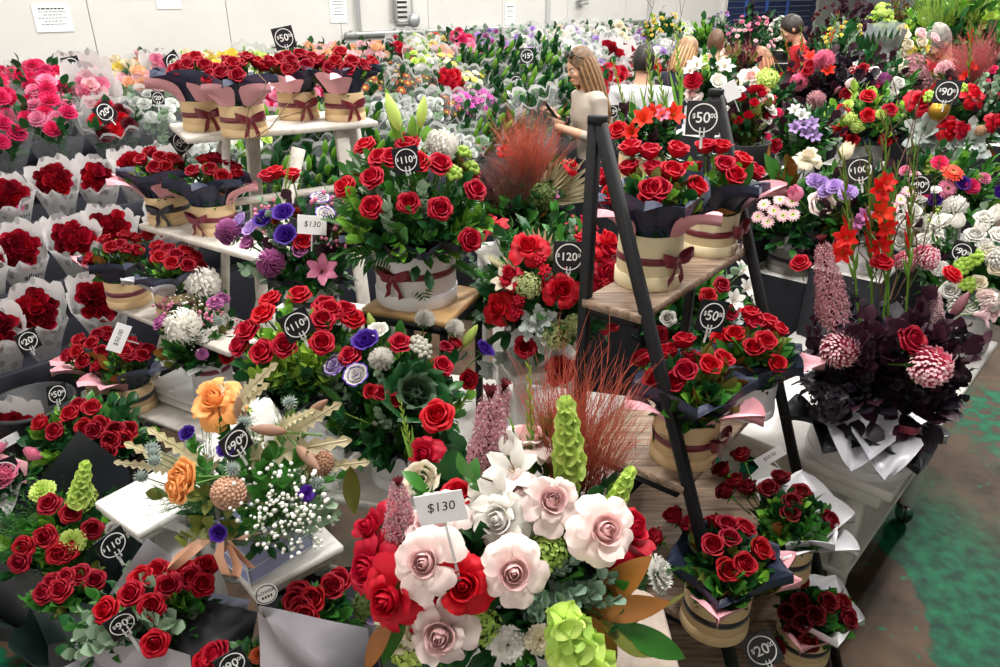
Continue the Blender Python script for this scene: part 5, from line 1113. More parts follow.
# right-hand side, nearest first
a = mid('flower_arrangement', 'cream rose, pink tulip and pale pink daisies in grey box with dark ribbon', 800, 215, 3.0, 62, 1.0, 'grey', 'dark', .1)
a.fl('fullrose:blush', 822, 204, sc=1.6, d=(.1, -.8, .6)); a.fl('tulip:pink', 796, 194, sc=1.4, d=(-.6, -.4, .6)); a.fls('daisy:palepink', [(774, 211), (768, 222), (792, 202), (764, 205), (783, 216), (758, 217), (793, 215), (780, 200)], 1.3); a.fls('carn:lavender', [(822, 183), (835, 186), (815, 180)], 1.1); a.fls('tulip:cream', [(846, 151), (760, 125)], 1.3); a.fls('openrose:cream', [(808, 157)], 1.0); a.fls('orchid:mauve', [(858, 222), (850, 230)], .8)
a.sps('magnolia', [(758, 160), (770, 158), (790, 155), (765, 150), (850, 215), (782, 162)], 1.0, 1.1); a.core('bush'); a.fill(['purpleleaf', 'deepleaf', 'ruscus'], 26, -.4, 1, .95, .6, .8); a.paper('silver', (20, -30), .1, .07)
B = atz(958, 352, .74)+Vector((.05, .09, 0)); a = Arr('flower_arrangement', 'white roses, white chrysanthemums and lime berries at the far end of the trolley table', B, .14, .25, .27, .16); a.box(.1, 'white', 'none', None)
a.fls('fullrose:white', [(943, 221), (985, 218), (905, 226), (975, 235)], 1.05); a.fls('spider:white', [(955, 207), (990, 300), (998, 258), (960, 305), (930, 225)], .9); a.fls('fullrose:white', [(925, 240), (915, 255), (1000, 235), (950, 290), (972, 305)], 1.05); a.fls('carn:white', [(905, 245), (940, 268), (985, 245)], 1.0); a.fls('tulip:white', [(915, 225), (995, 215)], 1.3); a.fls('tulip:white', [(958, 222), (982, 226)], 1.2); a.fls('fullrose:cream', [(978, 283), (996, 268), (988, 252)], .9); a.fls('carn:white', [(920, 200), (935, 190)], .8); a.sps('greenberry', [(968, 262), (962, 268), (975, 258), (968, 285), (930, 260)], 1.3, 1.0); a.fl('lily:palepink', 992, 310, sc=.8); a.sps('thistle', [(977, 297), (988, 318)], 1.6, 1.0)
a.spike('stock', 940, 245, 938, 205, -.1); a.spike('stock', 925, 255, 930, 215, -.08); a.sps('magnolia', [(920, 205), (985, 265), (915, 222)], .9, 1.0); a.core('bush'); a.fill(['deepleaf', 'euca', 'ruscus'], 30, -.4, 1, .95, .6, .85); a.sps('purpleleaf', [(935, 245), (950, 270)], .8, 1.0)
price_sign('black ringed sign among the white roses at the far end of the trolley', aty(962, 252, B.y-.16), '90', .07, 0, -.1, -.2, 'square')
a = mid('flower_arrangement', 'pink gerberas, coral gerbera and purple lisianthus above the white roses', 945, 185, 3.0, 52, .9, 'white', 'none', .1)
a.fl('gerbera:coral', 952, 173, sc=1.05, d=(0, -.5, .8)); a.fl('gerbera:pink', 947, 189, sc=.95, d=(0, -.9, .4)); a.fls('carn:hotpink', [(924, 193), (940, 162), (972, 186)], 1.05); a.fls('lisi:violet', [(963, 184), (935, 200), (998, 193)], .8); a.fls('fullrose:palepink', [(915, 178), (900, 196)], .8); a.fls('carn:pink', [(905, 170), (985, 178)], .8)
a.spike('stock', 925, 215, 920, 178, -.1); a.spike('stock', 940, 210, 945, 175, -.12); a.spike('bells', 932, 195, 928, 155, 0); a.core('bush'); a.fill(['bright', 'deepleaf', 'ruscus'], 24, -.3, 1, .95, .6, .9); a.paper('navy', (70, 100), .14, .1)
price_sign('black ringed sign beside the pink gerberas', aty(920, 185, 2.75), '90', .075, 0, -.1, .2, 'square')
a = mid('rose_arrangement', 'red roses with green hydrangea in navy paper and white bowl', 866, 118, 3.45, 45, .8, 'white', 'none', .1, wrap='navy')
a.fls('fullrose:red', [(868, 96), (868, 115), (890, 110), (843, 110), (840, 131), (826, 127), (885, 140), (852, 140)], 1.0); a.fls('hydrangea:lime', [(850, 118), (858, 126)], .5); a.fls('carn:lime', [(881, 114), (848, 104)], .8); a.core('bush'); a.fill(['bright', 'ruscus', 'lime'], 28, -.3, 1, 1, .6, .9); a.paper('black', (-40, 10, 60), .16, .11)
a = mid('rose_arrangement', 'red open roses with gold ball, silver leaves and rose plumes', 952, 118, 3.25, 58, .95, 'black', 'none', .1)
a.fl('openrose:red', 920, 100, sc=.95, d=(-.3, -.7, .5)); a.fl('openrose:red', 973, 94, sc=1.0, d=(.2, -.6, .7)); a.fl('openrose:red', 951, 128, sc=.85, d=(0, -.9, .4)); a.fl('openrose:red', 963, 129, sc=.7, d=(.3, -.8, .4)); a.fl('openrose:red', 996, 122, sc=.8, d=(.5, -.7, .3)); a.fl('openrose:red', 890, 138, sc=.5)
mb = MB(); mb.ball((0, 0, 0), .042, plain('gilded_ball', 'b3892f', .35, metal=.7), 18, None, 12); q = aty(939, 111, a.c.y-.2); link('gold_ball', mb.mesh('gold_ball'), a.o, q-a.b)
a.sps('dusty', [(932, 135), (965, 140), (972, 148), (928, 128), (975, 140), (958, 150), (938, 145), (948, 150)], 1.5, 1.0); a.sps('banksia', [(982, 130)], .8, 1.0); a.sps('greenberry', [(960, 90), (950, 95), (930, 98)], 1.2); a.spike('brownleaf', 985, 135, 1000, 142, -.15); a.spike('brownleaf', 980, 145, 995, 155, -.15)
for (x1, y1, x2, y2) in ((970, 90, 962, 30), (975, 90, 980, 35), (968, 90, 972, 45)): a.spike('pinkgrass', x1, y1, x2, y2, .1, None, 1.1)
for (x1, y1, x2, y2, k) in ((968, 90, 970, 12, 'gladiolus'), (905, 160, 890, 110, 'twig'), (915, 150, 880, 130, 'twig')): a.spike(k, x1, y1, x2, y2, .05)
a.fl('mum:palepink', 945, 70, sc=1.0, y=.3); a.core('bush'); a.fill(['deepleaf', 'euca', 'ruscus', 'purpleleaf'], 26, -.4, 1, .95, .6, .9)
price_sign('black ringed ninety dollar sign over the red open roses with gold ball', aty(947, 92, 2.95), '90', .09, .1, -.05, 0, 'square')
a = mid('flower_arrangement', 'white roses and mauve pompon chrysanthemums with small red roses', 868, 86, 4.3, 48, .8, 'white', 'none')
a.fls('fullrose:white', [(862, 77), (874, 73), (892, 91), (898, 83), (850, 68)], 1.1); a.fls('mum:mauve', [(884, 79), (855, 82)], .85); a.fls('rose:deepred', [(852, 70), (863, 69), (868, 74), (872, 85), (843, 80)], 1.1); a.fls('carn:hotpink', [(876, 84), (870, 90)], .9); a.sp('dusty', 850, 63); a.core('bush'); a.fill(['deepleaf', 'ruscus', 'purpleleaf'], 26, -.4, 1, .95, .6, 1.0)
a = mid('flower_arrangement', 'dusty pink and brown dried flowers beside the cream roses', 912, 74, 4.4, 24, 1.0, 'kraft', 'none')
a.fls('hydrangea:dusk', [(918, 70), (922, 80), (915, 62)], 1.0); a.fls('hydrangea:cream', [(900, 70), (905, 66)], .9); a.fls('palmspear', []) ; a.sps('palmspear', [(910, 95), (905, 100), (915, 90)], 1.4, 1.1); a.core('bush'); a.fill(['olive', 'euca'], 12, -.2, 1, 1, .6, .9)
a = mid('flower_arrangement', 'tall pale yellow and cream rose arrangement near the far wall', 900, 46, 5.3, 31, 1.0, 'white', 'none')
a.fls('fullrose:cream', [(895, 55), (900, 54), (922, 42), (905, 35), (890, 62), (912, 58), (908, 45), (893, 47)], 1.2); a.fls('carn:yellow', [(888, 60), (912, 50), (903, 28), (910, 62), (898, 40), (886, 52), (925, 48)], 1.2); a.fls('fullrose:palepink', [(921, 33), (935, 38)], 1.2); a.core('bush'); a.fill(['lime', 'ruscus', 'bright'], 24, -.4, 1, .95, .6, 1.0)
a = mid('flower_arrangement', 'burgundy foliage with pink pompon chrysanthemums and scarlet gladioli', 826, 86, 3.9, 46, .9, 'black', 'none')
a.fls('disbud:pink', [(824, 60, 1.7), (799, 82, 1.5)], 1.0); a.fl('disbud:palepink', 816, 100, sc=1.6); a.fls('rose:deepred', [(808, 72), (790, 86), (810, 66), (845, 95)], 1.2); a.fl('lily:scarlet', 828, 70, sc=.7); a.fl('lily:scarlet', 810, 56, sc=.7); a.core('blackbush'); a.fill(['purpleleaf', 'blackleaf', 'purpleleaf'], 34, -.4, 1, .95, .6, 1.1); a.fl('bud:dusk', 838, 90); a.fls('tulip:blush', [(850, 84)], 1.2)
for (x1, y1, x2, y2) in ((795, 85, 782, 30), (803, 85, 800, 25), (815, 85, 838, 12), (825, 85, 820, 40), (790, 85, 768, 48)): a.spike('gladiolus', x1, y1, x2, y2, .1)
a = mid('flower_arrangement', 'lavender orchids, pink stock and white lisianthus in front of the patterned dress', 800, 130, 3.3, 42, .85, 'white', 'none')
a.fls('orchid:lavender', [(803, 124), (814, 136), (806, 133), (795, 128), (812, 124)], 1.0); a.fls('lisiedge:purple', [(752, 120), (752, 142)], .9); a.fls('fullrose:red', [(775, 146), (770, 100)], 1.0); a.fls('carn:hotpink', [(777, 113), (765, 138)], .9); a.fls('lily:silverwhite', [(795, 110), (802, 115)], .6)
for (x1, y1, x2, y2) in ((768, 140, 765, 115), (775, 142, 780, 122), (785, 140, 790, 120)): a.spike('stock', x1, y1, x2, y2, -.05)
a.core('bush'); a.fill(['deepleaf', 'euca', 'ruscus', 'purpleleaf'], 26, -.4, 1, .95, .6, .95)
a = mid('flower_arrangement', 'white magnolia blooms, lime bells and blue foliage with pink roses', 762, 98, 3.7, 36, .9, 'white', 'none')
a.fl('openrose:blush', 751, 76, sc=.95, d=(-.2, -.7, .6)); a.fls('hydrangea:lime', [(768, 77)], .9); a.fls('fullrose:red', [(768, 100), (745, 132)], 1.0); a.fls('carn:peach', [(764, 92)], 1.1); a.fls('lisi:white', [(752, 120)], 1.0); a.fls('carn:purple', [(755, 105)], .7); a.sps('eucablue', [(745, 95), (760, 108), (772, 112), (742, 88)], .9, 1.0); a.core('bush'); a.fill(['eucablue', 'deepleaf', 'purpleleaf', 'olive'], 22, -.4, 1, .95, .6, .95)
a = mid('flower_arrangement', 'red gladioli with dark smoke bush behind the top ladder shelf', 645, 128, 2.55, 40, .8, 'kraft', 'none')
for (k, px, py, sc, d) in (('lily:scarlet', 643, 118, .7, (-.2, -.7, .5)), ('lily:scarlet', 674, 114, .75, (.3, -.7, .5)), ('lily:scarlet', 631, 132, .6, (-.4, -.7, .4)), ('fullrose:red', 618, 130, 1.0, (-.3, -.6, .7)), ('orchid:pink', 662, 115, .8, (0, -.8, .5)), ('lily:scarlet', 655, 112, .6, (0, -.7, .6))): a.fl(k, px, py, sc=sc, d=d)
for (x1, y1, x2, y2) in ((630, 130, 611, 58), (652, 130, 647, 38), (668, 130, 654, 52), (680, 120, 675, 22), (640, 130, 632, 90)): a.spike('gladbud', x1, y1, x2, y2, .03)
for (x1, y1, x2, y2) in ((650, 120, 628, -20), (665, 120, 672, -15)): a.spike('twig', x1, y1, x2, y2, .1)
a.sps('purpleleaf', [(647, 142), (655, 148), (638, 140)], 1, 1.0); a.core('bush'); a.fill(['deepleaf', 'purpleleaf', 'ruscus'], 18, -.3, .8, .9, .6, .9)
a = mid('flower_arrangement', 'white lilies, pink roses, lime bells and a white card beside the far ladder post', 708, 84, 3.2, 34, 1.0, 'white', 'none')
a.fl('lily:white', 697, 64, sc=.8); a.fl('lily:white', 725, 66, sc=.8); a.fl('carn:red', 693, 80, sc=1.4); a.fl('openrose:blush', 693, 94, sc=.75); a.fl('lily:white', 690, 70, sc=.6); a.spike('bells', 706, 80, 705, 55, -.1); a.spike('gladbud', 716, 92, 719, 50, -.1); a.fl('lisi:white', 718, 82); a.core('bush'); a.fill(['deepleaf', 'ruscus'], 18, -.3, 1, .95, .6, .9)
price_card('small white card on a stick beside the far ladder post', aty(731, 91, 2.9), '-', .055, .07, .2, 0, .5, .05, .01)
a = mid('flower_arrangement', 'fan of rose-brown dried plumes beside the auburn-haired shopper', 740, 62, 4.3, 22, 1.0, 'kraft', 'none')
for (x1, y1, x2, y2) in ((742, 85, 745, 42), (738, 85, 732, 50), (745, 85, 755, 50)): a.spike('pinkgrass', x1, y1, x2, y2, 0, None, 1.3)
a.core('bush'); a.fill(['olive', 'purpleleaf'], 10, -.2, 1, .9, .6, .9)
a = mid('flower_arrangement', 'lilac carnations and burgundy leaves just behind the scarlet gladioli', 868, 212, 2.75, 52, .95, 'white', 'none', .1)
a.fls('carn:lavender', [(835, 186), (848, 192), (826, 190)], 1.1); a.fls('orchid:mauve', [(858, 222), (850, 232), (865, 215)], .9); a.fls('tulip:cream', [(846, 153)], 1.2); a.fls('fullrose:white', [(905, 222), (898, 240), (912, 212)], 1.1); a.fls('daisy:palepink', [(900, 200), (908, 192), (893, 208)], 1.2); a.fls('fullrose:deepred', [(875, 240), (842, 245)], .9); a.sps('magnolia', [(890, 190), (845, 210), (915, 235)], 1.0, 1.05); a.core('bush'); a.fill(['deepleaf', 'purpleleaf', 'olive', 'ruscus'], 34, -.4, 1, .95, .6, .95)
a = mid('flower_arrangement', 'white lilies, dark red roses and greenery seen between the ladder shelves', 690, 300, 2.75, 62, .9, 'white', 'none', .1)
a.fls('lily:white', [(744, 270), (748, 288), (735, 300)], .75); a.fls('fullrose:deepred', [(722, 285), (708, 296), (660, 335), (640, 350), (690, 280), (730, 312)], .95); a.fls('fullrose:white', [(757, 300), (668, 318)], .9); a.sps('dusty', [(740, 310), (655, 350)], 1.0); a.core('bush', 1.1); a.fill(['deepleaf', 'ruscus', 'deepleaf', 'euca', 'bright'], 46, -.5, 1, .97, .65, 1.0)
# tall green foliage buckets at the far end on the right
def greens(label, px, py, F, kinds, Rpx, n=30, fl=None, sc=1.6):
    a = mid('foliage_bucket', label, px, py, F, Rpx, 1.2, 'black', 'none', .12, 'foliage bunch'); a.core('bush', 1.2); a.fill(kinds, n, -.2, 1, 1, .5, sc)
    if fl: a.rnd(fl, 30, .0, 1, 1.0, .6, .75)
    return a
a = greens('tall pale green grasses and foliage by the far wall, beyond rose plumes', 965, 28, 6.2, ['lime', 'asparagus', 'bright'], 45)
for i in range(9): a.spike('greengrass', 930+8*i, 60, 935+9*i+(-1)**i*8, -12+3*(i % 3), 0, None, .8)
a = greens('dark leafy foliage bucket beneath the pale green grasses', 995, 62, 4.6, ['deepleaf', 'eucablue', 'ruscus'], 32)
greens('fresh green arching leaves in a bucket at the far end', 926, 24, 7.6, ['bright', 'roundleaf'], 22, 26)
greens('dark plum berry foliage bucket by the blue roller door', 838, 38, 7.4, ['purpleleaf'], 34, 34, ['carn:burgundy'], 1.4)
greens('yellow green pompon bunches by the roller door', 876, 28, 8.2, ['lime'], 18, 18, ['carn:lime', 'hydrangea:lime'], 1.2)
greens('brown dried seed heads before the roller door', 893, 20, 8.6, ['olive'], 15, 18, ['carn:brown'], 1.2)
greens('yellow filler flowers beside the shopper in the red shirt', 842, 44, 6.8, ['olive', 'euca'], 19, 20, ['carn:yellow'], .9)
greens('grey-green leaves bucket below the plum berries', 842, 52, 6.0, ['euca', 'deepleaf'], 24, 22)
greens('magenta flower spikes at the edge behind the red open roses', 988, 100, 4.0, ['purpleleaf', 'euca'], 26, 18, ['carn:hotpink', 'lorose:burgundy'], .9)
greens('yellow and green mixed foliage behind the ladder top', 662, 38, 8.4, ['deepleaf', 'bright'], 21, 28, ['carn:yellow'], 1.3)
greens('bright moss green foliage by the man with brown hair', 700, 42, 8.0, ['bright', 'deepleaf'], 20, 26)
greens('lilac statice bunch behind the man with brown hair', 722, 34, 8.6, ['euca'], 18, 14, ['carn:lavender', 'carn:mauve'], 1.0)
greens('dark green conifer foliage against the end of the wall', 755, 32, 9.0, ['deepleaf', 'blackleaf'], 23, 30)
greens('pink wax flower foliage by the auburn-haired shopper', 748, 46, 7.2, ['deepleaf', 'purpleleaf'], 24, 24, ['carn:pink', 'carn:palepink'], 1.0)
greens('white filler flowers before the end of the white wall', 780, 40, 8.0, ['euca', 'deepleaf'], 18, 22, ['carn:white'], 1.0)
greens('red and dark mixed flowers before the white-shirted man', 745, 118, 3.0, ['purpleleaf', 'deepleaf', 'olive'], 26, 24, ['lorose:red', 'carn:white', 'lorose:deepred'], 1.0)
# silver cellophane bunch lying on display
c = at_depth(885, 46, 5.0); e = empty('cellophane_bunch', c, 'empty-looking bunch in crumpled silver cellophane above white roses', 'flower bunch'); mb = MB()
msil = mat('cellophane_silver', hexc('c9ced2'), .15, alpha=.7, metal=.3, bump=.9, bscale=18); P = []
for t in range(8):
    k = t/7; P.append([((.03+.11*k)*math.cos(i*2*PI/22)*(1+.2*math.sin(i*5)), (.03+.06*k)*math.sin(i*2*PI/22), .3*k-.17+.03*math.sin(i*3.1)*k) for i in range(22)])
mb.grid(np.array(P), msil, TR((0, 0, 0), (-.35, -.4, .85)), cu=True); mb.obj('sleeve', e, False)
mb = MB()
for i in range(9): mb.grid(leaf_grid(.3, .02, .2, .2), leafm('deep'), TR((.02*(i-4), 0, -.15), rot=frame((-.35+.08*(i-4), -.4, .85), (0, 1, 0))))
mb.obj('stems', e)
stand('flower_stand', 'black-draped stand under the crumpled silver cellophane bunch', (c.x+.05, c.y+.05), .12, .12, 0, c.z-.2, AR, None, 'stand', .02, '1c1d25')
# ------------------------------------------------------------------ big paper bouquets in black buckets on the floor
M_BUCK = plain('bucket_black', '16171b', .5)
def bouquet(label, px, py, F, Rpx, asp=.7, zb=None, kind='wrapped_bouquet'):
    c = at_depth(px, py, F); R = Rpx*F/FPX; bz = c.z-.34 if zb is None else zb
    a = Arr(kind, label, (c.x, c.y, bz), c.z-bz-.05, R, R*asp, .05, 'bouquet'); a.br = R*.5
    b = empty('flower_bucket', (c.x, c.y, 0), 'black bucket holding the '+label.split(' with ')[0].split(' beside ')[0].split(' behind ')[0].split(' before ')[0].split(' under ')[0], 'bucket'); mb = MB(); H_ = bz+.12; mb.lathe([(.001, 0), (.09, 0), (.12, H_-.01), (.128, H_-.01), (.128, H_), (.116, H_), (.088, .01), (.001, .01)], M_BUCK, 28); mb.obj('bucket_body', b)
    mb = MB(); mb.lathe([(.121, H_-.07), (.126, H_-.07), (.127, H_-.06), (.122, H_-.06)], M_BUCK, 28, cap=False); mb.obj('bucket_rim', b)
    mb = MB()
    for i in range(9): an = i*2.4; mb.tube([(.035*math.cos(an), .035*math.sin(an), .02), (.02*math.cos(an), .02*math.sin(an), .2), (R*.4*math.cos(an), R*.4*math.sin(an), c.z-bz)], .004, M_STEM, 5)
    mb.obj('stems', a.o); return a
def qs(a, c, pts, bulge=(0, 0, 0), name='wrapping_paper', ruf=.006):
    a.n[name] = a.n.get(name, 0)+1; quad_sheet(a.o, name, c, [aty(*p) for p in pts], bulge, 12, ruf, a.n[name]+a.q, a.b)
def cone(a, c, r0, r1, z0, z1, tilt=(0, -.25), name='wrapping_paper', amp=.03, lo=-.12, rot=0.0, fr=1.0):
    """a paper cone round the stems; its rim dips towards the front"""
    P = []; n = 49
    for t in range(9):
        k = t/8; row = []
        for i in range(n):
            an = -PI+2*PI*i/(n-1); r = r0+(r1-r0)*k**1.2; zz = z0+(z1-z0)*k+k*k*(lo*(.5+.5*math.cos(an-rot))+amp*math.cos(4*an+a.q)+amp*.3*math.sin(9*an)); r *= 1+.06*math.cos(4*an+a.q)*k
            row.append((r*math.sin(an)+tilt[0]*k*.3, -r*math.cos(an)*fr+tilt[1]*k*.3, zz))
        P.append(row)
    mb = MB(); mb.grid(np.array(P), plain('paper_'+c, *PAPER[c])); mb.obj(name, a.o)
a = bouquet('grey-papered bouquet of red roses and eucalyptus with black inner sheet', 152, 612, 1.5, 92, .6)
a.fls('fullrose:red', [(157, 571), (131, 594), (152, 606), (106, 610), (168, 586), (202, 584), (190, 578), (155, 643), (142, 578), (183, 570), (205, 566)], .78, .4); a.sps('euca', [(84, 639), (78, 630), (100, 632), (95, 645), (136, 618), (128, 622), (155, 581), (165, 618), (173, 626), (148, 622), (110, 640), (88, 622), (160, 630), (142, 612)], .8, 1.0)
a.sps('bright', [(187, 588), (180, 600), (172, 590)], .7, 1.05); a.sps('euca', [(150, 578), (146, 586), (152, 612), (168, 628), (120, 618)], .75, 1.06); a.sps('ruscus', [(182, 596), (190, 602), (178, 580), (195, 608), (200, 600)], .8, 1.0); a.sps('fern', [(113, 588), (120, 592)], .7, 1.0); a.core('bush', .7); a.fill(['deepleaf', 'euca', 'ruscus'], 20, .1, .9, .8, .4, .6)
cone(a, 'grey', .05, .17, -.02, a.h+.0, (0, -.12), amp=.02, lo=-.06, fr=.8)
qs(a, 'grey', [(66, 657, 1.0), (165, 660, 1.08), (172, 556, 1.25), (147, 538, 1.24)], (0, .03, -.02)); qs(a, 'grey', [(66, 656, 1.06), (196, 700, .95), (190, 655, 1.0), (122, 634, 1.0)], (0, -.02, 0)); qs(a, 'black', [(172, 655, 1.0), (240, 690, .98), (258, 612, 1.08), (196, 598, 1.1)], (0, -.03, .02)); qs(a, 'navy', [(165, 640, 1.12), (235, 640, 1.12), (250, 600, 1.22), (200, 590, 1.25)], (0, 0, 0))
price_sign('black ringed sign half hidden in the grey-papered rose bouquet', aty(122, 624, .99), '90', .05, .3, -.1, .2, 'square', .05)
a = bouquet('navy-papered bouquet of red roses with lime bells and bright leaves', 58, 530, 1.9, 82, .7)
a.fls('fullrose:deepred', [(71, 513), (45, 537), (24, 547), (58, 554), (20, 562), (49, 504), (92, 529), (66, 552)], .8, .35); a.spike('bells', 78, 505, 86, 462, -.08); a.fl('carn:lime', 72, 542, sc=1.0); a.fl('carn:lime', 42, 490, sc=1.0); a.fl('hydrangea:lime', 82, 496, sc=.6)
a.sps('ruscus', [(30, 525), (22, 532), (40, 545), (50, 565), (85, 545), (75, 530), (38, 555), (15, 545), (28, 515)], .9, 1.0); a.sps('bright', [(35, 520), (45, 560), (90, 540)], .8, 1.0); a.core('bush', .7); a.fill(['asparagus', 'deepleaf', 'asparagus', 'bright'], 30, .1, .9, .9, .45, .7)
cone(a, 'darkgreen', .05, .2, -.05, a.h+.0, (0, -.1), amp=.02, lo=-.05)
qs(a, 'charcoal', [(-8, 545, 1.48), (135, 530, 1.6), (128, 466, 1.62), (78, 430, 1.56)], (0, .03, 0)); qs(a, 'black', [(-10, 640, 1.35), (75, 640, 1.3), (70, 575, 1.34), (-10, 562, 1.35)], (0, -.03, 0))
a = bouquet('dark green papered bouquet of red roses beside the grey-papered one', 72, 588, 1.68, 42, .6)
a.fls('fullrose:deepred', [(52, 584), (66, 579), (94, 581), (60, 590), (80, 575), (45, 592)], .8, .35); a.sps('ruscus', [(25, 597), (35, 605), (48, 608), (65, 600), (85, 570), (82, 580), (30, 600)], .9, 1.05); a.core('bush', .6); a.fill(['olive', 'ruscus'], 12, .2, .8, .9, .5, .6)
cone(a, 'darkgreen', .04, .12, -.1, a.h+.01, (0, -.1), amp=.015, lo=-.03); qs(a, 'darkgreen', [(60, 668, 1.18), (108, 668, 1.15), (100, 606, 1.22), (22, 590, 1.25)], (0, -.02, 0)); qs(a, 'black', [(48, 700, 1.1), (110, 700, 1.1), (72, 640, 1.12), (48, 645, 1.12)], (0, 0, 0))
price_sign('black square sign reading 110 dollars by the marble pedestal', aty(113, 545, 1.22), '110', .064, .55, -.1, .12)
a = bouquet('grey and black papered bouquet of small red roses before the blue box', 315, 606, 1.5, 55, .6)
a.fls('rose:deepred', [(300, 594), (302, 610), (331, 588), (306, 618), (296, 602), (338, 582), (312, 600)], .95, .4); a.sps('ruscus', [(316, 588), (322, 620), (336, 610), (350, 608), (340, 625), (330, 618), (315, 585), (362, 622)], .8, 1.0); a.core('bush', .6); a.fill(['deepleaf', 'ruscus'], 8, .2, .7, .8, .4, .5)
cone(a, 'grey', .04, .13, -.05, a.h, (0, -.1), amp=.01, lo=-.05)
qs(a, 'black', [(256, 606, 1.05), (365, 640, 1.15), (370, 565, 1.25), (285, 572, 1.2)], (0, .04, 0)); qs(a, 'greydark', [(258, 606, .97), (330, 710, .9), (372, 680, .95), (368, 628, 1.02)], (.02, -.06, .03)); qs(a, 'grey', [(258, 612, .98), (262, 690, .9), (325, 720, .88), (300, 640, .95)], (0, -.01, 0))
q = aty(266, 594, .96); e = empty('round_sticker', q, 'round grey sticker on the paper of the bouquet before the blue box', 'sticker'); R3 = face_mat(q, .2, -.2, .15).to_4x4(); mb = MB(); mb.lathe([(.0005, -.0006), (.02, -.0006), (.02, .0006), (.0005, .0006)], plain('sticker_grey', 'd6d4d0', .5), 32); c_ = link('sticker_disc', mb.mesh('sticker_disc', False), e, M=R3); mb = MB(); mb.lathe([(.0165, .0007), (.0165, .0012), (.018, .0012), (.018, .0007)], K_INK, 32)
put_text(mb, 'FLOWER', .0085, TR((0, .004, .0009)), K_INK)
for k in range(4): mb.box(-.009+.005*k, -.0058+.005*k, -.008, -.003, .0008, .0012, K_INK)
link('sticker_print', mb.mesh('sticker_print', False), c_)
a = bouquet('bouquet of red roses and rust-tinted green flowers at the very bottom', 255, 672, 1.36, 55, .6)
a.fls('fullrose:red', [(290, 661), (215, 656), (205, 662)], .9, .4); a.sps('asparagus', [(265, 645), (250, 650), (262, 655), (275, 650), (240, 655)], .9, 1.0); a.sps('olive', [(255, 645), (270, 660)], .7, 1.0); a.fls('carn:rust', [(258, 655), (268, 648)], .5); a.core('bush'); a.fill(['asparagus', 'ruscus'], 14, -.2, .8, .95, .5, .7); cone(a, 'black', .04, .12, -.05, a.h-.02, (0, -.1), amp=.01, lo=-.03)
price_sign('black ringed sign at the very bottom beside the rust-tinted bouquet', aty(232, 664, .80), '90', .045, .3, -.2, .2, 'square', .05)
a = bouquet('dark red rose bouquet in black bucket under the lowest plank', 92, 432, 2.35, 60, .55)
a.fls('rose:deepred', [(79, 406), (92, 409), (41, 423), (56, 431), (71, 414), (94, 431), (115, 430), (123, 440), (106, 452), (128, 430), (85, 428), (100, 425), (110, 440)], 1.05, .35); a.sps('bright', [(35, 420), (45, 415), (50, 425), (30, 425)], .8, 1.0); a.sps('magnolia', [(62, 418), (80, 425)], .8, 1.0); a.core('bush'); a.fill(['deepleaf', 'bright', 'deepleaf'], 28, -.3, .8, .98, .5, .9); cone(a, 'black', .05, .17, -.05, a.h, (0, -.05), amp=.02, lo=-.02)
price_sign('black ringed fifty dollar sign over the dark red bouquet in black bucket', aty(57, 394, 2.02), '50', .064, .4, -.1, -.2, 'square')
a = bouquet('pink-papered bouquet with pink roses beside the black bin', -5, 478, 2.1, 40, .6); a.rnd(['lorose:pink'], 8, .2, 1, 1, .3); a.core('bush'); a.fill(['deepleaf'], 12, -.2, 1, .95, .5, .8); qs(a, 'pink', [(-8, 490, 1.72), (25, 488, 1.72), (28, 462, 1.76), (-4, 452, 1.78)], (0, -.01, 0)); qs(a, 'white', [(-8, 520, 1.66), (10, 515, 1.66), (22, 482, 1.7), (-8, 492, 1.7)], (0, -.01, 0))
price_sign('black ringed price sign against the pink paper beside the black bin', aty(3, 474, 1.68), '15', .085, 0, -.1, .1)
# ------------------------------------------------------------------ wrapped flower bunches on the black rack
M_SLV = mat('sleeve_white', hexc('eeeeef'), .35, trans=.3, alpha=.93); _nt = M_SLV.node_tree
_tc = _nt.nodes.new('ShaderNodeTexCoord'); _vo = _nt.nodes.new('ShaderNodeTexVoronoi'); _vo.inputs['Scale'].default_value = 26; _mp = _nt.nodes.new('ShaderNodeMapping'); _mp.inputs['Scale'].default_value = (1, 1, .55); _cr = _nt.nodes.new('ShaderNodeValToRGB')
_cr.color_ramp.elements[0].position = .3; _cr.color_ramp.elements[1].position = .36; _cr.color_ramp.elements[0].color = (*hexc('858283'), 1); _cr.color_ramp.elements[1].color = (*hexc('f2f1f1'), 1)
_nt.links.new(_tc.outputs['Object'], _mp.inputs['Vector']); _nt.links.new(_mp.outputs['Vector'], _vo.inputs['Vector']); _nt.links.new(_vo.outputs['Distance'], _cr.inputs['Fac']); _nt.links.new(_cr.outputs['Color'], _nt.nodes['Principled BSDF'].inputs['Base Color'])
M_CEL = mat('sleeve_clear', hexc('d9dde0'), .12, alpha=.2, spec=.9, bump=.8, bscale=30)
M_RIM = mat('sleeve_rim_white', hexc('ececec'), .3, trans=.3, alpha=.7)
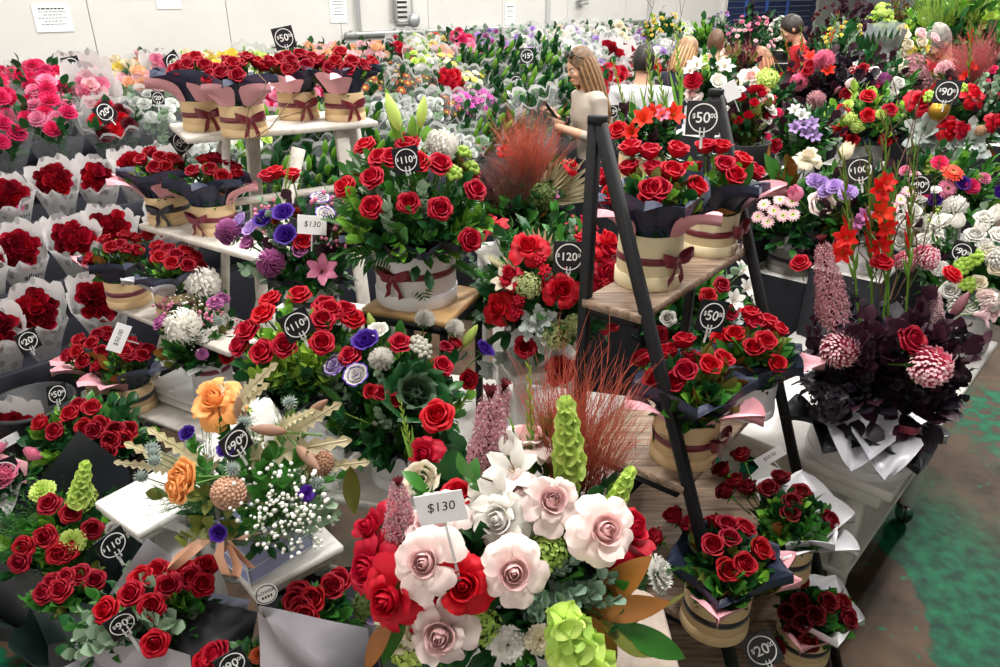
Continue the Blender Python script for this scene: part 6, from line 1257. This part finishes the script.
def sleeve_mesh(kind, v):
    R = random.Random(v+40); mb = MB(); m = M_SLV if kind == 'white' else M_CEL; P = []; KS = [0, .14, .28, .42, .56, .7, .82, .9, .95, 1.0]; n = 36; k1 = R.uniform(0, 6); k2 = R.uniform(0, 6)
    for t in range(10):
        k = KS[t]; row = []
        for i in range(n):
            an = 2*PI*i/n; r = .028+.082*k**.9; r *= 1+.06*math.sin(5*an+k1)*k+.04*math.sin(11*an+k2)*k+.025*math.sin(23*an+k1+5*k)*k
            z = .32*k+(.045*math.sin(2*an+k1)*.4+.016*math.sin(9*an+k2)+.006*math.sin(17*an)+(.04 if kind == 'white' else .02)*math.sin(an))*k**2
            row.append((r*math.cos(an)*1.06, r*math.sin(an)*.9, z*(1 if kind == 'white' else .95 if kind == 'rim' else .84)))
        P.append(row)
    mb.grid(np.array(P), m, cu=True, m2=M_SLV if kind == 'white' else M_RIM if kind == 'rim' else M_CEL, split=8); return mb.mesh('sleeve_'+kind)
def print_mesh(v):
    """printed pink rose and script word on the front of a white sleeve"""
    mb = MB(); sl = math.atan2(.074, .32); T = TR((0, -.083, .215), rot=Matrix.Rotation(PI/2-sl*.95, 3, 'X')); pm = plain('print_pink', 'd9418a', .5)
    for k, (r, n) in enumerate(((.02, 7), (.013, 5), (.006, 3))):
        for j in range(n):
            a = j*2*PI/n+k; P = [(.02*math.sin(v)+math.cos(a)*r*.5+.5*r*math.cos(b), .035+math.sin(a)*r*.5+.5*r*math.sin(b), .001+.0006*k) for b in np.linspace(0, 2*PI, 10, endpoint=False)]
            mb.raw(P, [tuple(range(10))], pm if (k+j) % 2 else plain('print_pink_pale', 'e66aa6', .5), T)
    put_text(mb, 'allori', .034, T @ Matrix.Translation((.012, -.012, .0015)), plain('ink_black', '222226', .7), .35, .01)
    return mb.mesh('sleeve_print', False)
# type -> (bloom kinds, sleeve, how many blooms, greens, colour words, scale)
BT = dict(
 redrose=(['lorose:deepred', 'lorose:darkred', 'lorose:deepred'], 'white', 9, None, 'dark red rose bunch in white sleeve', 1.05),
 hotpink=(['carn:hotpink'], 'clear', 12, 'deepleaf', 'hot pink rose bunch in clear sleeve', 1.0),
 pink=(['carn:pink', 'carn:hotpink'], 'clear', 11, 'deepleaf', 'pink rose bunch in clear sleeve', 1.0),
 palepink=(['lorose:palepink', 'lorose:pink'], 'white', 9, None, 'pale pink rose bunch in white sleeve', 1.05),
 peach=(['lorose:peach', 'lorose:palepink'], 'clear', 10, 'deepleaf', 'peach rose bunch in clear sleeve', 1.05),
 yellow=(['lorose:cream', 'lorose:yellow'], 'clear', 10, 'bright', 'cream yellow rose bunch in clear sleeve', 1.05),
 orange=(['carn:coral'], 'white', 8, None, 'coral orange bunch in white sleeve', 1.0),
 white=(['carn:white', 'carn:cream'], 'rim', 11, 'deepleaf', 'white chrysanthemum bunch in crinkled clear sleeve', 1.2),
 palelilac=(['carn:silverwhite', 'carn:lavender', 'carn:white'], 'rim', 10, 'euca', 'white and pale lilac bunch in crinkled clear sleeve', 1.1),
 purple=(['carn:purple', 'carn:lavender'], 'clear', 10, 'deepleaf', 'purple flower bunch in clear sleeve', 1.1),
 lavender=(['carn:lavender', 'carn:mauve'], 'clear', 11, 'euca', 'lavender statice bunch in clear sleeve', .8),
 limewhite=(['carn:lime', 'carn:white'], 'rim', 11, 'bright', 'lime and white filler bunch in clear sleeve', .8),
 rust=(['daisy:rust', 'daisy:brown'], 'rim', 11, 'deepleaf', 'rust daisy bunch in clear sleeve', 1.1),
 yellowdaisy=(['daisy:yellow', 'daisy:cream'], 'rim', 11, 'bright', 'yellow and cream daisy bunch in clear sleeve', 1.1),
 redbright=(['carn:red'], 'rim', 9, 'deepleaf', 'bright red bunch in clear sleeve', 1.2),
 magenta=(['orchid:magenta'], 'rim', 11, 'deepleaf', 'magenta pink orchid bunch in clear sleeve', .8),
 green=(['bud:bright', 'bud:deep', 'bud:bright'], 'rim', 10, 'deepleaf', 'green lily bud bunch in clear sleeve', 1.0),
 darkred=(['carn:burgundy', 'carn:red'], 'rim', 9, 'deepleaf', 'dark red and burgundy bunch in clear sleeve', 1.1),
 mixed=(['carn:coral', 'carn:white', 'carn:yellow'], 'clear', 10, 'euca', 'mixed coral and white bunch in clear sleeve', .9),
 silver=(['carn:silverwhite'], 'rim', 5, 'euca', 'pale bunch deep in crinkled clear sleeve', .8))
ANCH = [('hotpink', 40, 88), ('hotpink', 60, 75), ('hotpink', 10, 120), ('hotpink', 75, 100), ('pink', 70, 120), ('pink', 35, 130), ('palepink', 95, 88), ('palepink', 90, 105), ('darkred', 85, 128), ('darkred', 130, 125), ('yellow', 118, 80), ('peach', 145, 80), ('peach', 130, 105), ('orange', 77, 116), ('yellow', 170, 108), ('palepink', 160, 95), ('silver', 170, 130),
 ('yellow', 200, 100), ('limewhite', 230, 110), ('pink', 300, 120), ('peach', 365, 56), ('darkred', 398, 58), ('limewhite', 420, 60), ('mixed', 440, 50), ('mixed', 425, 48), ('pink', 455, 52), ('peach', 450, 56), ('limewhite', 465, 42), ('purple', 478, 28), ('lavender', 492, 46), ('white', 505, 36), ('white', 520, 42), ('purple', 500, 32), ('rust', 395, 82), ('rust', 415, 86), ('limewhite', 415, 108), ('silver', 420, 118), ('yellowdaisy', 443, 76), ('redbright', 457, 86), ('silver', 440, 96), ('rust', 440, 108), ('silver', 445, 130), ('magenta', 470, 120), ('yellowdaisy', 470, 88), ('green', 490, 68), ('green', 478, 78), ('green', 510, 75), ('green', 550, 68), ('green', 530, 105), ('green', 500, 108), ('green', 490, 125), ('green', 560, 100), ('white', 545, 32), ('white', 560, 35), ('palelilac', 530, 52), ('white', 555, 45), ('palelilac', 575, 50), ('white', 600, 45), ('white', 620, 52), ('palelilac', 600, 30), ('lavender', 632, 45), ('white', 640, 30), ('palelilac', 585, 65), ('redrose', 612, 74), ('darkred', 600, 80), ('palelilac', 640, 70), ('redbright', 610, 100), ('darkred', 650, 95), ('lavender', 720, 25), ('limewhite', 690, 30), ('white', 740, 60), ('palelilac', 760, 40), ('yellowdaisy', 830, 45), ('darkred', 840, 30), ('limewhite', 880, 25), ('white', 790, 40), ('green', 320, 140), ('green', 350, 150), ('silver', 390, 130)]
def bunch(t, pos, ax, s, label, group, n=None, seed=0, pr=False, lo=True):
    kinds, slv, nb, gr, _, sc = BT[t]; r = random.Random(seed); e = empty('flower_bunch', pos, label, 'flower bunch', group); v = seed % 4
    M = TR((0, 0, 0), ax, 0.0, s); fr = frame(ax, None); sp = r.uniform(-.35, .35); Mz = M @ Matrix.Rotation(sp, 4, 'Z')
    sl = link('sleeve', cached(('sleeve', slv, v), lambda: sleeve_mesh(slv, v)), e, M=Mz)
    if pr: link('sleeve_print', cached(('print', v), lambda: print_mesh(v)), sl)
    nb = n or nb
    for i in range(nb):
        rr = (.066 if slv == 'white' else .074)*math.sqrt((i+.4)/nb); a = i*2.39996+seed; z = .335-.45*rr+r.uniform(-.012, .012)+(.42 if slv == 'white' else .2)*rr*math.sin(a); kd = kinds[(i+seed) % len(kinds)]; nm, me, mid = bloom(kd, r.randint(0, 1))
        d = Vector((math.cos(a)*rr*5, math.sin(a)*rr*5-(.5 if slv == 'white' else .15), 1)); k = sc*r.uniform(.85, 1.1)
        link(nm, me, e, M=M @ TR((rr*math.cos(a), rr*math.sin(a)*.9, z-.035), d, r.uniform(0, 6), k))
    if gr:
        for i in range(3 if t != 'green' else 7):
            a = i*2.1+seed; nm = SPRIG_NAME[gr]; me = cached(('sprig', gr, i % 2), lambda: sprig_mesh(gr, i % 2))
            link(nm, me, e, M=M @ TR((.02*math.cos(a), .02*math.sin(a), .12 if t != 'green' else .16), (math.cos(a)*.35, math.sin(a)*.35, 1), a, .9))
    return e
ORD = ['nearest', 'second', 'third', 'fourth', 'fifth', 'sixth', 'seventh', 'eighth', 'ninth', 'tenth', 'eleventh', 'twelfth', 'thirteenth', 'fourteenth', 'fifteenth', 'sixteenth']
def best(px, py): return min(ANCH, key=lambda a: (a[1]-px)**2+((a[2]-py)*1.6)**2)[0]
ROWN = {5: 'fourth lowest', 6: 'third lowest', 7: 'second lowest', 8: 'lowest'}
def tilt_axis(k): return (Vector((0, 0, 1))*math.cos(k)+(AN*.8+Vector((0, -.35, 0))).normalized()*math.sin(k)).normalized()
seed = 0
for i, (q, z) in enumerate(BQ):
    near = i >= 5; step = .2 if near else .265; cnt = 0; s = -2.2
    while s < 7.3:
        s += step*(1 if s < 3 else 1.12 if s < 6 else 1.3); seed += 1; r = random.Random(seed*13+i)
        p = wp(s+r.uniform(-.03, .03)+(i % 2)*step*.5, q+r.uniform(-.04, .04)-.02, z+.003); ax = tilt_axis(.5 if near else .5+r.uniform(-.1, .12)); hd = proj(p+ax*.32); px, py, F = hd
        if F < .8 or px < -45 or px > 900: continue
        if near and px < 178 and i >= 5:
            if (i == 7 and px > 125) or (i == 8 and px > 78): continue
            k = ORD[min(cnt, 15)]; cnt += 1
            ax = tilt_axis(.4); bunch('redrose', p, ax, .96*r.uniform(.94, 1.08), 'dark red rose bunch in white sleeve, %s along the %s rack step' % (k, ROWN[i]), 'red rose bunches on the black rack steps', 16, seed, pr=(seed % 3 == 0)); continue
        if i >= 7 or (i == 6 and s > 4.2): continue
        t = best(px, py); _, _, _, _, w, _ = BT[t]
        bunch(t, p, ax, (1.6 if s > 3 else 1.45)*r.uniform(.92, 1.08), w+' on the wall rack', w+'es on the rack', 7 if F > 6 else 9, seed)
price_sign('black ringed twenty dollar sign on the black front of the second lowest rack step', aty(28, 341, 2.30), '20', .075, .3, -.1, .1, 'square', .02)
for (l, px, py, F, pr, w) in (('black sign among cream roses at the back of the flower rack', 105, 112, 3.55, '20', .09), ('black sign on top of the hot pink bunches by the white wall', 72, 66, 4.5, '15', .11), ('black sign above the dark red bunch by the pipe on the wall', 388, 46, 6.6, '15', .11), ('diamond black sign among the green lily buds', 516, 82, 5.6, '20', .1), ('black sign above the green lily buds behind the woman', 527, 56, 6.0, '15', .12), ('black ringed sign among the red and white flowers by the man in white', 612, 112, 5.0, '15', .09)):
    price_sign(l, at_depth(px, py, F), pr, w, 0, -.1, .5 if 'diamond' in l or 'cream' in l else .1)
c = aty(16, 437, 2.02); e = empty('price_label', c, 'white paper label on the black bin beside the dark red bouquet', 'label'); R3 = face_mat(c, .3, -.15, .06).to_4x4(); mb = MB(); mb.box(-.05, .05, -.017, .017, -.0008, .0008, W_CARD); l_ = link('label_sheet', mb.mesh('label_sheet', False), e, M=R3); mb = MB(); put_text(mb, '1', .02, TR((-.033, 0, .001)), K_INK); put_text(mb, '$20.00', .013, TR((.025, -.003, .001)), K_INK); link('label_print', mb.mesh('label_print', False), l_)
b = empty('flower_bin', (c.x-.02, c.y+.14, 0), 'black bin with a white paper label beside the rack', 'bin'); mb = MB(); mb.lathe([(.001, 0), (.1, 0), (.135, c.z+.04), (.142, c.z+.04), (.142, c.z+.055), (.13, c.z+.055), (.098, .01), (.001, .01)], M_BUCK, 32); mb.obj('bin_body', b)
# ------------------------------------------------------------------ people
SKIN = mat('skin', hexc('d9a98c'), .5, spec=.35)
def ell(mb, c, rx, ry, rz, m, T=None, n=16, k=12):
    th = np.linspace(.03, PI-.03, k+1); a = np.linspace(0, 2*PI, n, endpoint=False)
    P = np.stack([c[0]+rx*np.outer(np.sin(th), np.cos(a)), c[1]+ry*np.outer(np.sin(th), np.sin(a)), c[2]-rz*np.outer(np.cos(th), np.ones(n))], -1); mb.grid(P, m, T, cu=True, cap=True)
def loft(mb, rings, m, T=None, n=20):
    a = np.linspace(0, 2*PI, n, endpoint=False)
    mb.grid(np.array([np.stack([c[0]+rx*np.cos(a), c[1]+ry*np.sin(a), np.full(n, c[2])], -1) for (c, rx, ry) in rings]), m, T, cu=True, cap=True)
def remesh(o, v, it=4):
    r = o.modifiers.new('remesh', 'REMESH'); r.mode = 'VOXEL'; r.voxel_size = v; r.use_smooth_shade = True
    if it: s = o.modifiers.new('smooth', 'SMOOTH'); s.factor = .5; s.iterations = it
def person(label, pos, rz, hgt=1.68, shirt='eeeeee', hair='3a2a22', hairlen=0.0, lean=0.0, nod=0.0, arms=None, pants='23252e', sleeve=.5, female=False, curly=False, name='person', patt=None):
    """local frame: facing -y, feet on z=0, built at 1.70 m then scaled"""
    k = hgt/1.70; e = empty(name, pos, label, 'person', None, rz); e.scale = (k, k, k); sw = .165 if female else .195
    Rl = Matrix.Rotation(lean, 4, 'X'); TL = Matrix.Translation((0, 0, .95)) @ Rl @ Matrix.Translation((0, 0, -.95)); TH = TL @ Matrix.Translation((0, 0, 1.45)) @ Matrix.Rotation(nod, 4, 'X') @ Matrix.Translation((0, 0, -1.45))
    mb = MB(); V = Vector
    hd = (0, -.012, 1.585)
    ell(mb, hd, .072, .09, .108, SKIN, TH, 24, 18); ell(mb, (0, -.03, 1.53), .055, .062, .062, SKIN, TH); ell(mb, (0, -.078, 1.502), .026, .022, .02, SKIN, TH)          # skull, jaw, chin
    mb.tube([(0, -.094, 1.6), (0, -.106, 1.576), (0, -.113, 1.558)], [.007, .01, .0125], SKIN, 8, TH, True); ell(mb, (0, -.08, 1.616), .05, .012, .014, SKIN, TH)        # nose, brow
    for s in (-1, 1):
        ell(mb, (s*.073, .0, 1.578), .011, .02, .032, SKIN, TH, 10, 8); ell(mb, (s*.038, -.072, 1.56), .022, .025, .022, SKIN, TH, 10, 8)
    ell(mb, (0, -.096, 1.527), .022, .013, .006, SKIN, TH, 10, 6)
    mb.tube([(0, .015, 1.40), (0, .0, 1.48), (0, -.008, 1.54)], [.062, .054, .056], SKIN, 14, TL, True)
    loft(mb, [((0, 0, .93), .15, .1), ((0, 0, 1.02), .13, .09), ((0, 0, 1.1), .125, .088), ((0, -.005, 1.22), .148, .1), ((0, 0, 1.32), .165, .098), ((0, .005, 1.39), .13, .08), ((0, .012, 1.43), .065, .06)], SKIN, TL)
    A = arms or [[(-sw, 0, 1.36), (-sw-.05, .02, 1.1), (-sw-.04, -.06, .86)], [(sw, 0, 1.36), (sw+.05, .02, 1.1), (sw+.04, -.06, .86)]]
    for ch in A:
        p = [V(q) for q in ch]; mb.tube([V((p[0].x*.6, 0, 1.37)), p[0], (p[0]+p[1])/2, p[1], (p[1]*.6+p[2]*.4), p[2]], [.05, .05, .043, .037, .034, .025], SKIN, 12, TL, True)
        d = (p[2]-p[1]).normalized(); sd = V((-1 if p[0].x > 0 else 1, 0, 0)); pr = d.cross(sd).normalized(); sd = pr.cross(d).normalized()
        pc = p[2]+d*.045; mb.box(-.038, .038, -.014, .014, -.05, .045, SKIN, TR(pc, rot=Matrix((sd, pr, d)).transposed()).copy() if True else None, .012)
        n0 = len(mb.V)
        for f in range(4):
            b0 = pc+d*.04+sd*(.028-.019*f); L = (.07, .08, .075, .058)[f]; cu = -pr if pr.z > 0 else pr
            mb.tube([b0, b0+d*L*.45+cu*.008, b0+d*L*.75+cu*.026, b0+d*L*.85+cu*.045], [.0095, .009, .008, .0065], SKIN, 8, None, True)
        mb.tube([pc-d*.02+sd*.034, pc+d*.015+sd*.055, pc+d*.045+sd*.058], [.012, .0105, .008], SKIN, 8, None, True)
    for s in (-1, 1):
        mb.tube([(s*.075, 0, .95), (s*.09, -.005, .72), (s*.085, 0, .48), (s*.085, .01, .3), (s*.085, .01, .07)], [.085, .08, .056, .052, .036], SKIN, 14, None, True)
        mb.tube([(s*.085, .04, .035), (s*.088, -.06, .035), (s*.09, -.15, .025)], [.034, .036, .022], SKIN, 10, None, True)
    o = mb.obj('body', e); remesh(o, .0065, 3)
    sm = plain('cloth_'+shirt, shirt, .85) if not patt else patt; mb = MB()
    loft(mb, [((0, 0, .88), .168, .122), ((0, 0, 1.0), .15, .112), ((0, 0, 1.1), .142, .105), ((0, -.01, 1.24), .166, .124 if female else .118), ((0, 0, 1.33), .178, .112), ((0, .005, 1.39), .14, .094), ((0, .012, 1.425), .082, .076)], sm, TL)
    for ch in A:
        p = [V(q) for q in ch]; e1 = p[0].lerp(p[1], min(1, sleeve*2)) if sleeve < .5 else p[1]; pts = [V((p[0].x*.55, 0, 1.365)), p[0], (p[0]+e1)/2, e1]; rr = [.062, .064, .058, .056]
        if sleeve > .55: pts += [p[1].lerp(p[2], (sleeve-.5)*2)]; rr = [.06, .06, .052, .047, .036]
        mb.tube(pts, rr, sm, 14, TL, True)
    o = mb.obj('top', e); remesh(o, .009, 14)
    mb = MB(); pm = plain('cloth_'+pants, pants, .8); loft(mb, [((0, 0, .84), .165, .12), ((0, 0, .93), .162, .118), ((0, 0, 1.0), .15, .108)], pm)
    for s in (-1, 1): mb.tube([(s*.078, 0, .92), (s*.09, 0, .72), (s*.088, 0, .48), (s*.087, .01, .12)], [.094, .09, .07, .058], pm, 14, None, True)
    o = mb.obj('trousers', e); remesh(o, .012, 3)
    mb = MB(); shm = plain('shoe_dark', '1d1d20', .5)
    for s in (-1, 1): mb.tube([(s*.085, .055, .04), (s*.088, -.06, .042), (s*.09, -.17, .03)], [.04, .045, .03], shm, 12, None, True)
    mb.obj('shoes', e)
    hm = mat('hair_'+hair, hexc(hair), .45, noise=.45, nscale=40 if not curly else 18); mb = MB()
    # cap of hair over the skull, open over the face
    P = []
    for t in range(12):
        th = .05+t/11*2.15; row = []
        for i in range(28):
            an = 2*PI*i/28; f = max(0, -math.sin(an)); tt = min(th, 1.02+1.3*(1-f)**.8 if f > .1 else 2.2); rr = 1.1+.05*math.sin(i*2.1+t)*(1 if curly else .35)
            row.append((.074*rr*math.sin(tt)*math.cos(an), .004+.092*rr*math.sin(tt)*math.sin(an)*1.02, 1.592+.112*rr*math.cos(tt)))
        P.append(row)
    mb.grid(np.array(P), hm, TH, cu=True)
    ell(mb, (0, .018, 1.61), .074, .084, .1, hm, TH, 18, 12)
    ho = mb.obj('hair', e)
    if hairlen:
        mb = MB(); R = random.Random(5)
        for i in range(46):
            an = -2.45+4.9*i/45+PI/2; x, y = .078*math.cos(an), .012+.088*math.sin(an); L = hairlen*R.uniform(.85, 1.05); ww = .011
            pts = [V((x*.7, y*.7, 1.67)), V((x, y, 1.6)), V((x*1.08, y*1.05+.004, 1.5)), V((x*1.12, y*.95+.01, 1.5-L*.5)), V((x*1.02+R.uniform(-.01, .01), y*.85+.012, 1.5-L))]
            mb.tube(pts, [ww*.7, ww, ww*1.1, ww, .003], mat('hair_light_'+hair, tuple(min(1, c*2.1) for c in hexc(hair)), .45) if i % 3 == 0 else hm, 6, TH)
        mb.obj('long_hair', ho)
    for s in (-1, 1):
        mb = MB(); ell(mb, (s*.031, -.088, 1.59), .012, .008, .008, plain('eye_white', 'e8e4e0', .3), TH, 10, 8); ell(mb, (s*.031, -.0945, 1.589), .005, .003, .005, plain('iris_dark', '2a1d16', .2), TH, 8, 6); mb.tube([(s*.046, -.085, 1.606), (s*.031, -.1, 1.612), (s*.015, -.1, 1.607)], [.002, .004, .003], hm, 5, TH); mb.obj('eye', e)
    mb = MB(); ell(mb, (0, -.105, 1.527), .02, .006, .007, plain('lips', 'b86a63', .45), TH, 12, 6); mb.obj('lips', e)
    return e, TL, TH
def stand_at(px, py, F, hgt):
    c = at_depth(px, py, F); return Vector((c.x, c.y, 0)), c.z
# woman holding a wrapped bunch and a phone
pw, zt = stand_at(600, 46, 4.85, 1.7); H_ = min(1.78, zt/.995)
WA = [[(-.165, 0, 1.36), (-.2, -.05, 1.12), (-.06, -.3, 1.27)], [(.165, 0, 1.36), (.2, -.04, 1.11), (.03, -.29, 1.24)]]
ew, TL, TH = person('woman with long blonde-brown hair in cream sweater, reading beside a wrapped bunch she holds', pw, -PI/2+.35, H_, 'b9ada0', '7a5c40', .34, .16, .22, WA, '272a34', .72, True)
mb = MB()
for s in (-1, 1): mb.lathe([(.001, .0), (.024, .0), (.026, .004), (.022, .008), (.001, .008)], plain('lens_dark', '1a1614', .15), 16, TH @ TR((s*.032, -.062, 1.688), (0, -.75, .6)))
mb.tube([(-.075, .0, 1.64), (-.056, -.06, 1.69), (.056, -.06, 1.69), (.075, .0, 1.64)], .003, plain('lens_dark', '1a1614', .15), 6, TH); mb.obj('sunglasses', ew)
mb = MB(); mb.lathe([(.03, -.012), (.034, -.012), (.034, .012), (.03, .012), (.03, -.012)], plain('watch_black', '17171a', .3), 18, TR((.055, -.245, 1.215), (-.55, -.83, .1))); mb.lathe([(.001, 0), (.017, 0), (.017, .008), (.001, .008)], plain('watch_black', '17171a', .3), 16, TR((.07, -.25, 1.243), (.3, -.2, .9))); mb.obj('watch', ew)
Mw = Matrix.Translation(pw) @ Matrix.Rotation(-PI/2+.35, 4, 'Z') @ Matrix.Scale(H_/1.7, 4)
hp = Mw @ Vector((-.03, -.42, 1.24)); e = empty('held_bunch', hp, 'clear-wrapped bunch of green stems held by the woman in cream sweater', 'flower bunch'); ax = Vector((-.3, -.05, 1)).normalized()
lk = link('sleeve', cached(('sleeve', 'rim', 1), lambda: sleeve_mesh('rim', 1)), e, M=TR(-ax*.28, ax, 0, 1.5))
for i in range(7): a = i*2.4; link('leaf_sprig', cached(('sprig', 'deepleaf', 0), lambda: sprig_mesh('deepleaf', 0)), e, M=TR(-ax*.1, ax+Vector((.3*math.cos(a), .3*math.sin(a), 0)), a, 1.15))
ph = Mw @ Vector((.1, -.40, 1.31)); e = empty('mobile_phone', ph, 'dark mobile phone in the hand of the woman in cream sweater', 'phone'); mb = MB(); mb.box(-.035, .035, -.004, .004, -.07, .07, plain('phone_black', '15161a', .2), TR((0, 0, 0), rot=Matrix.Rotation(-PI/2+.35, 3, 'Z') @ Matrix.Rotation(.7, 3, 'X')), .003); mb.obj('phone_body', e)
def P_(label, px, py, F, rz, **k):
    p, z = stand_at(px, py, F, 1.7); return person(label, p, rz, max(1.45, min(1.86, z/.995)), **k)
P_('man with short dark hair in white T-shirt seen from behind', 645, 46, 5.2, PI-.15, shirt='d4d4d6', hair='241d1a', sleeve=.32, nod=.1)
P_('shopper with curly fair hair bending behind the gladioli', 684, 38, 6.0, PI*.5+.5, shirt='20263c', hair='a9825c', nod=.35, curly=True, hairlen=.1, sleeve=.3)
P_('man with short brown hair in white shirt beyond the ladder shelf', 717, 31, 7.0, PI-.5, shirt='d6d4d2', hair='6b4a33', nod=.1)
pat = mat('cloth_pattern', hexc('eef0f5'), .8, col2=hexc('2b3f86'), nscale=28)
P_('shopper with auburn bob in white and blue patterned top', 765, 49, 5.1, PI+.75, shirt='eef0f5', hair='9a6842', hairlen=.05, female=True, nod=.25, patt=pat)
P_('person in red shirt with short dark hair leaning over the flowers', 822, 10, 7.4, -PI/2-.2, shirt='c8202c', hair='332824', lean=.35, nod=.2, sleeve=.32)
P_('grey-haired person in red top crouching behind the cream roses', 963, 18, 5.5, -PI/2+.3, shirt='c21f2b', hair='9b938a', nod=.5, lean=.2)
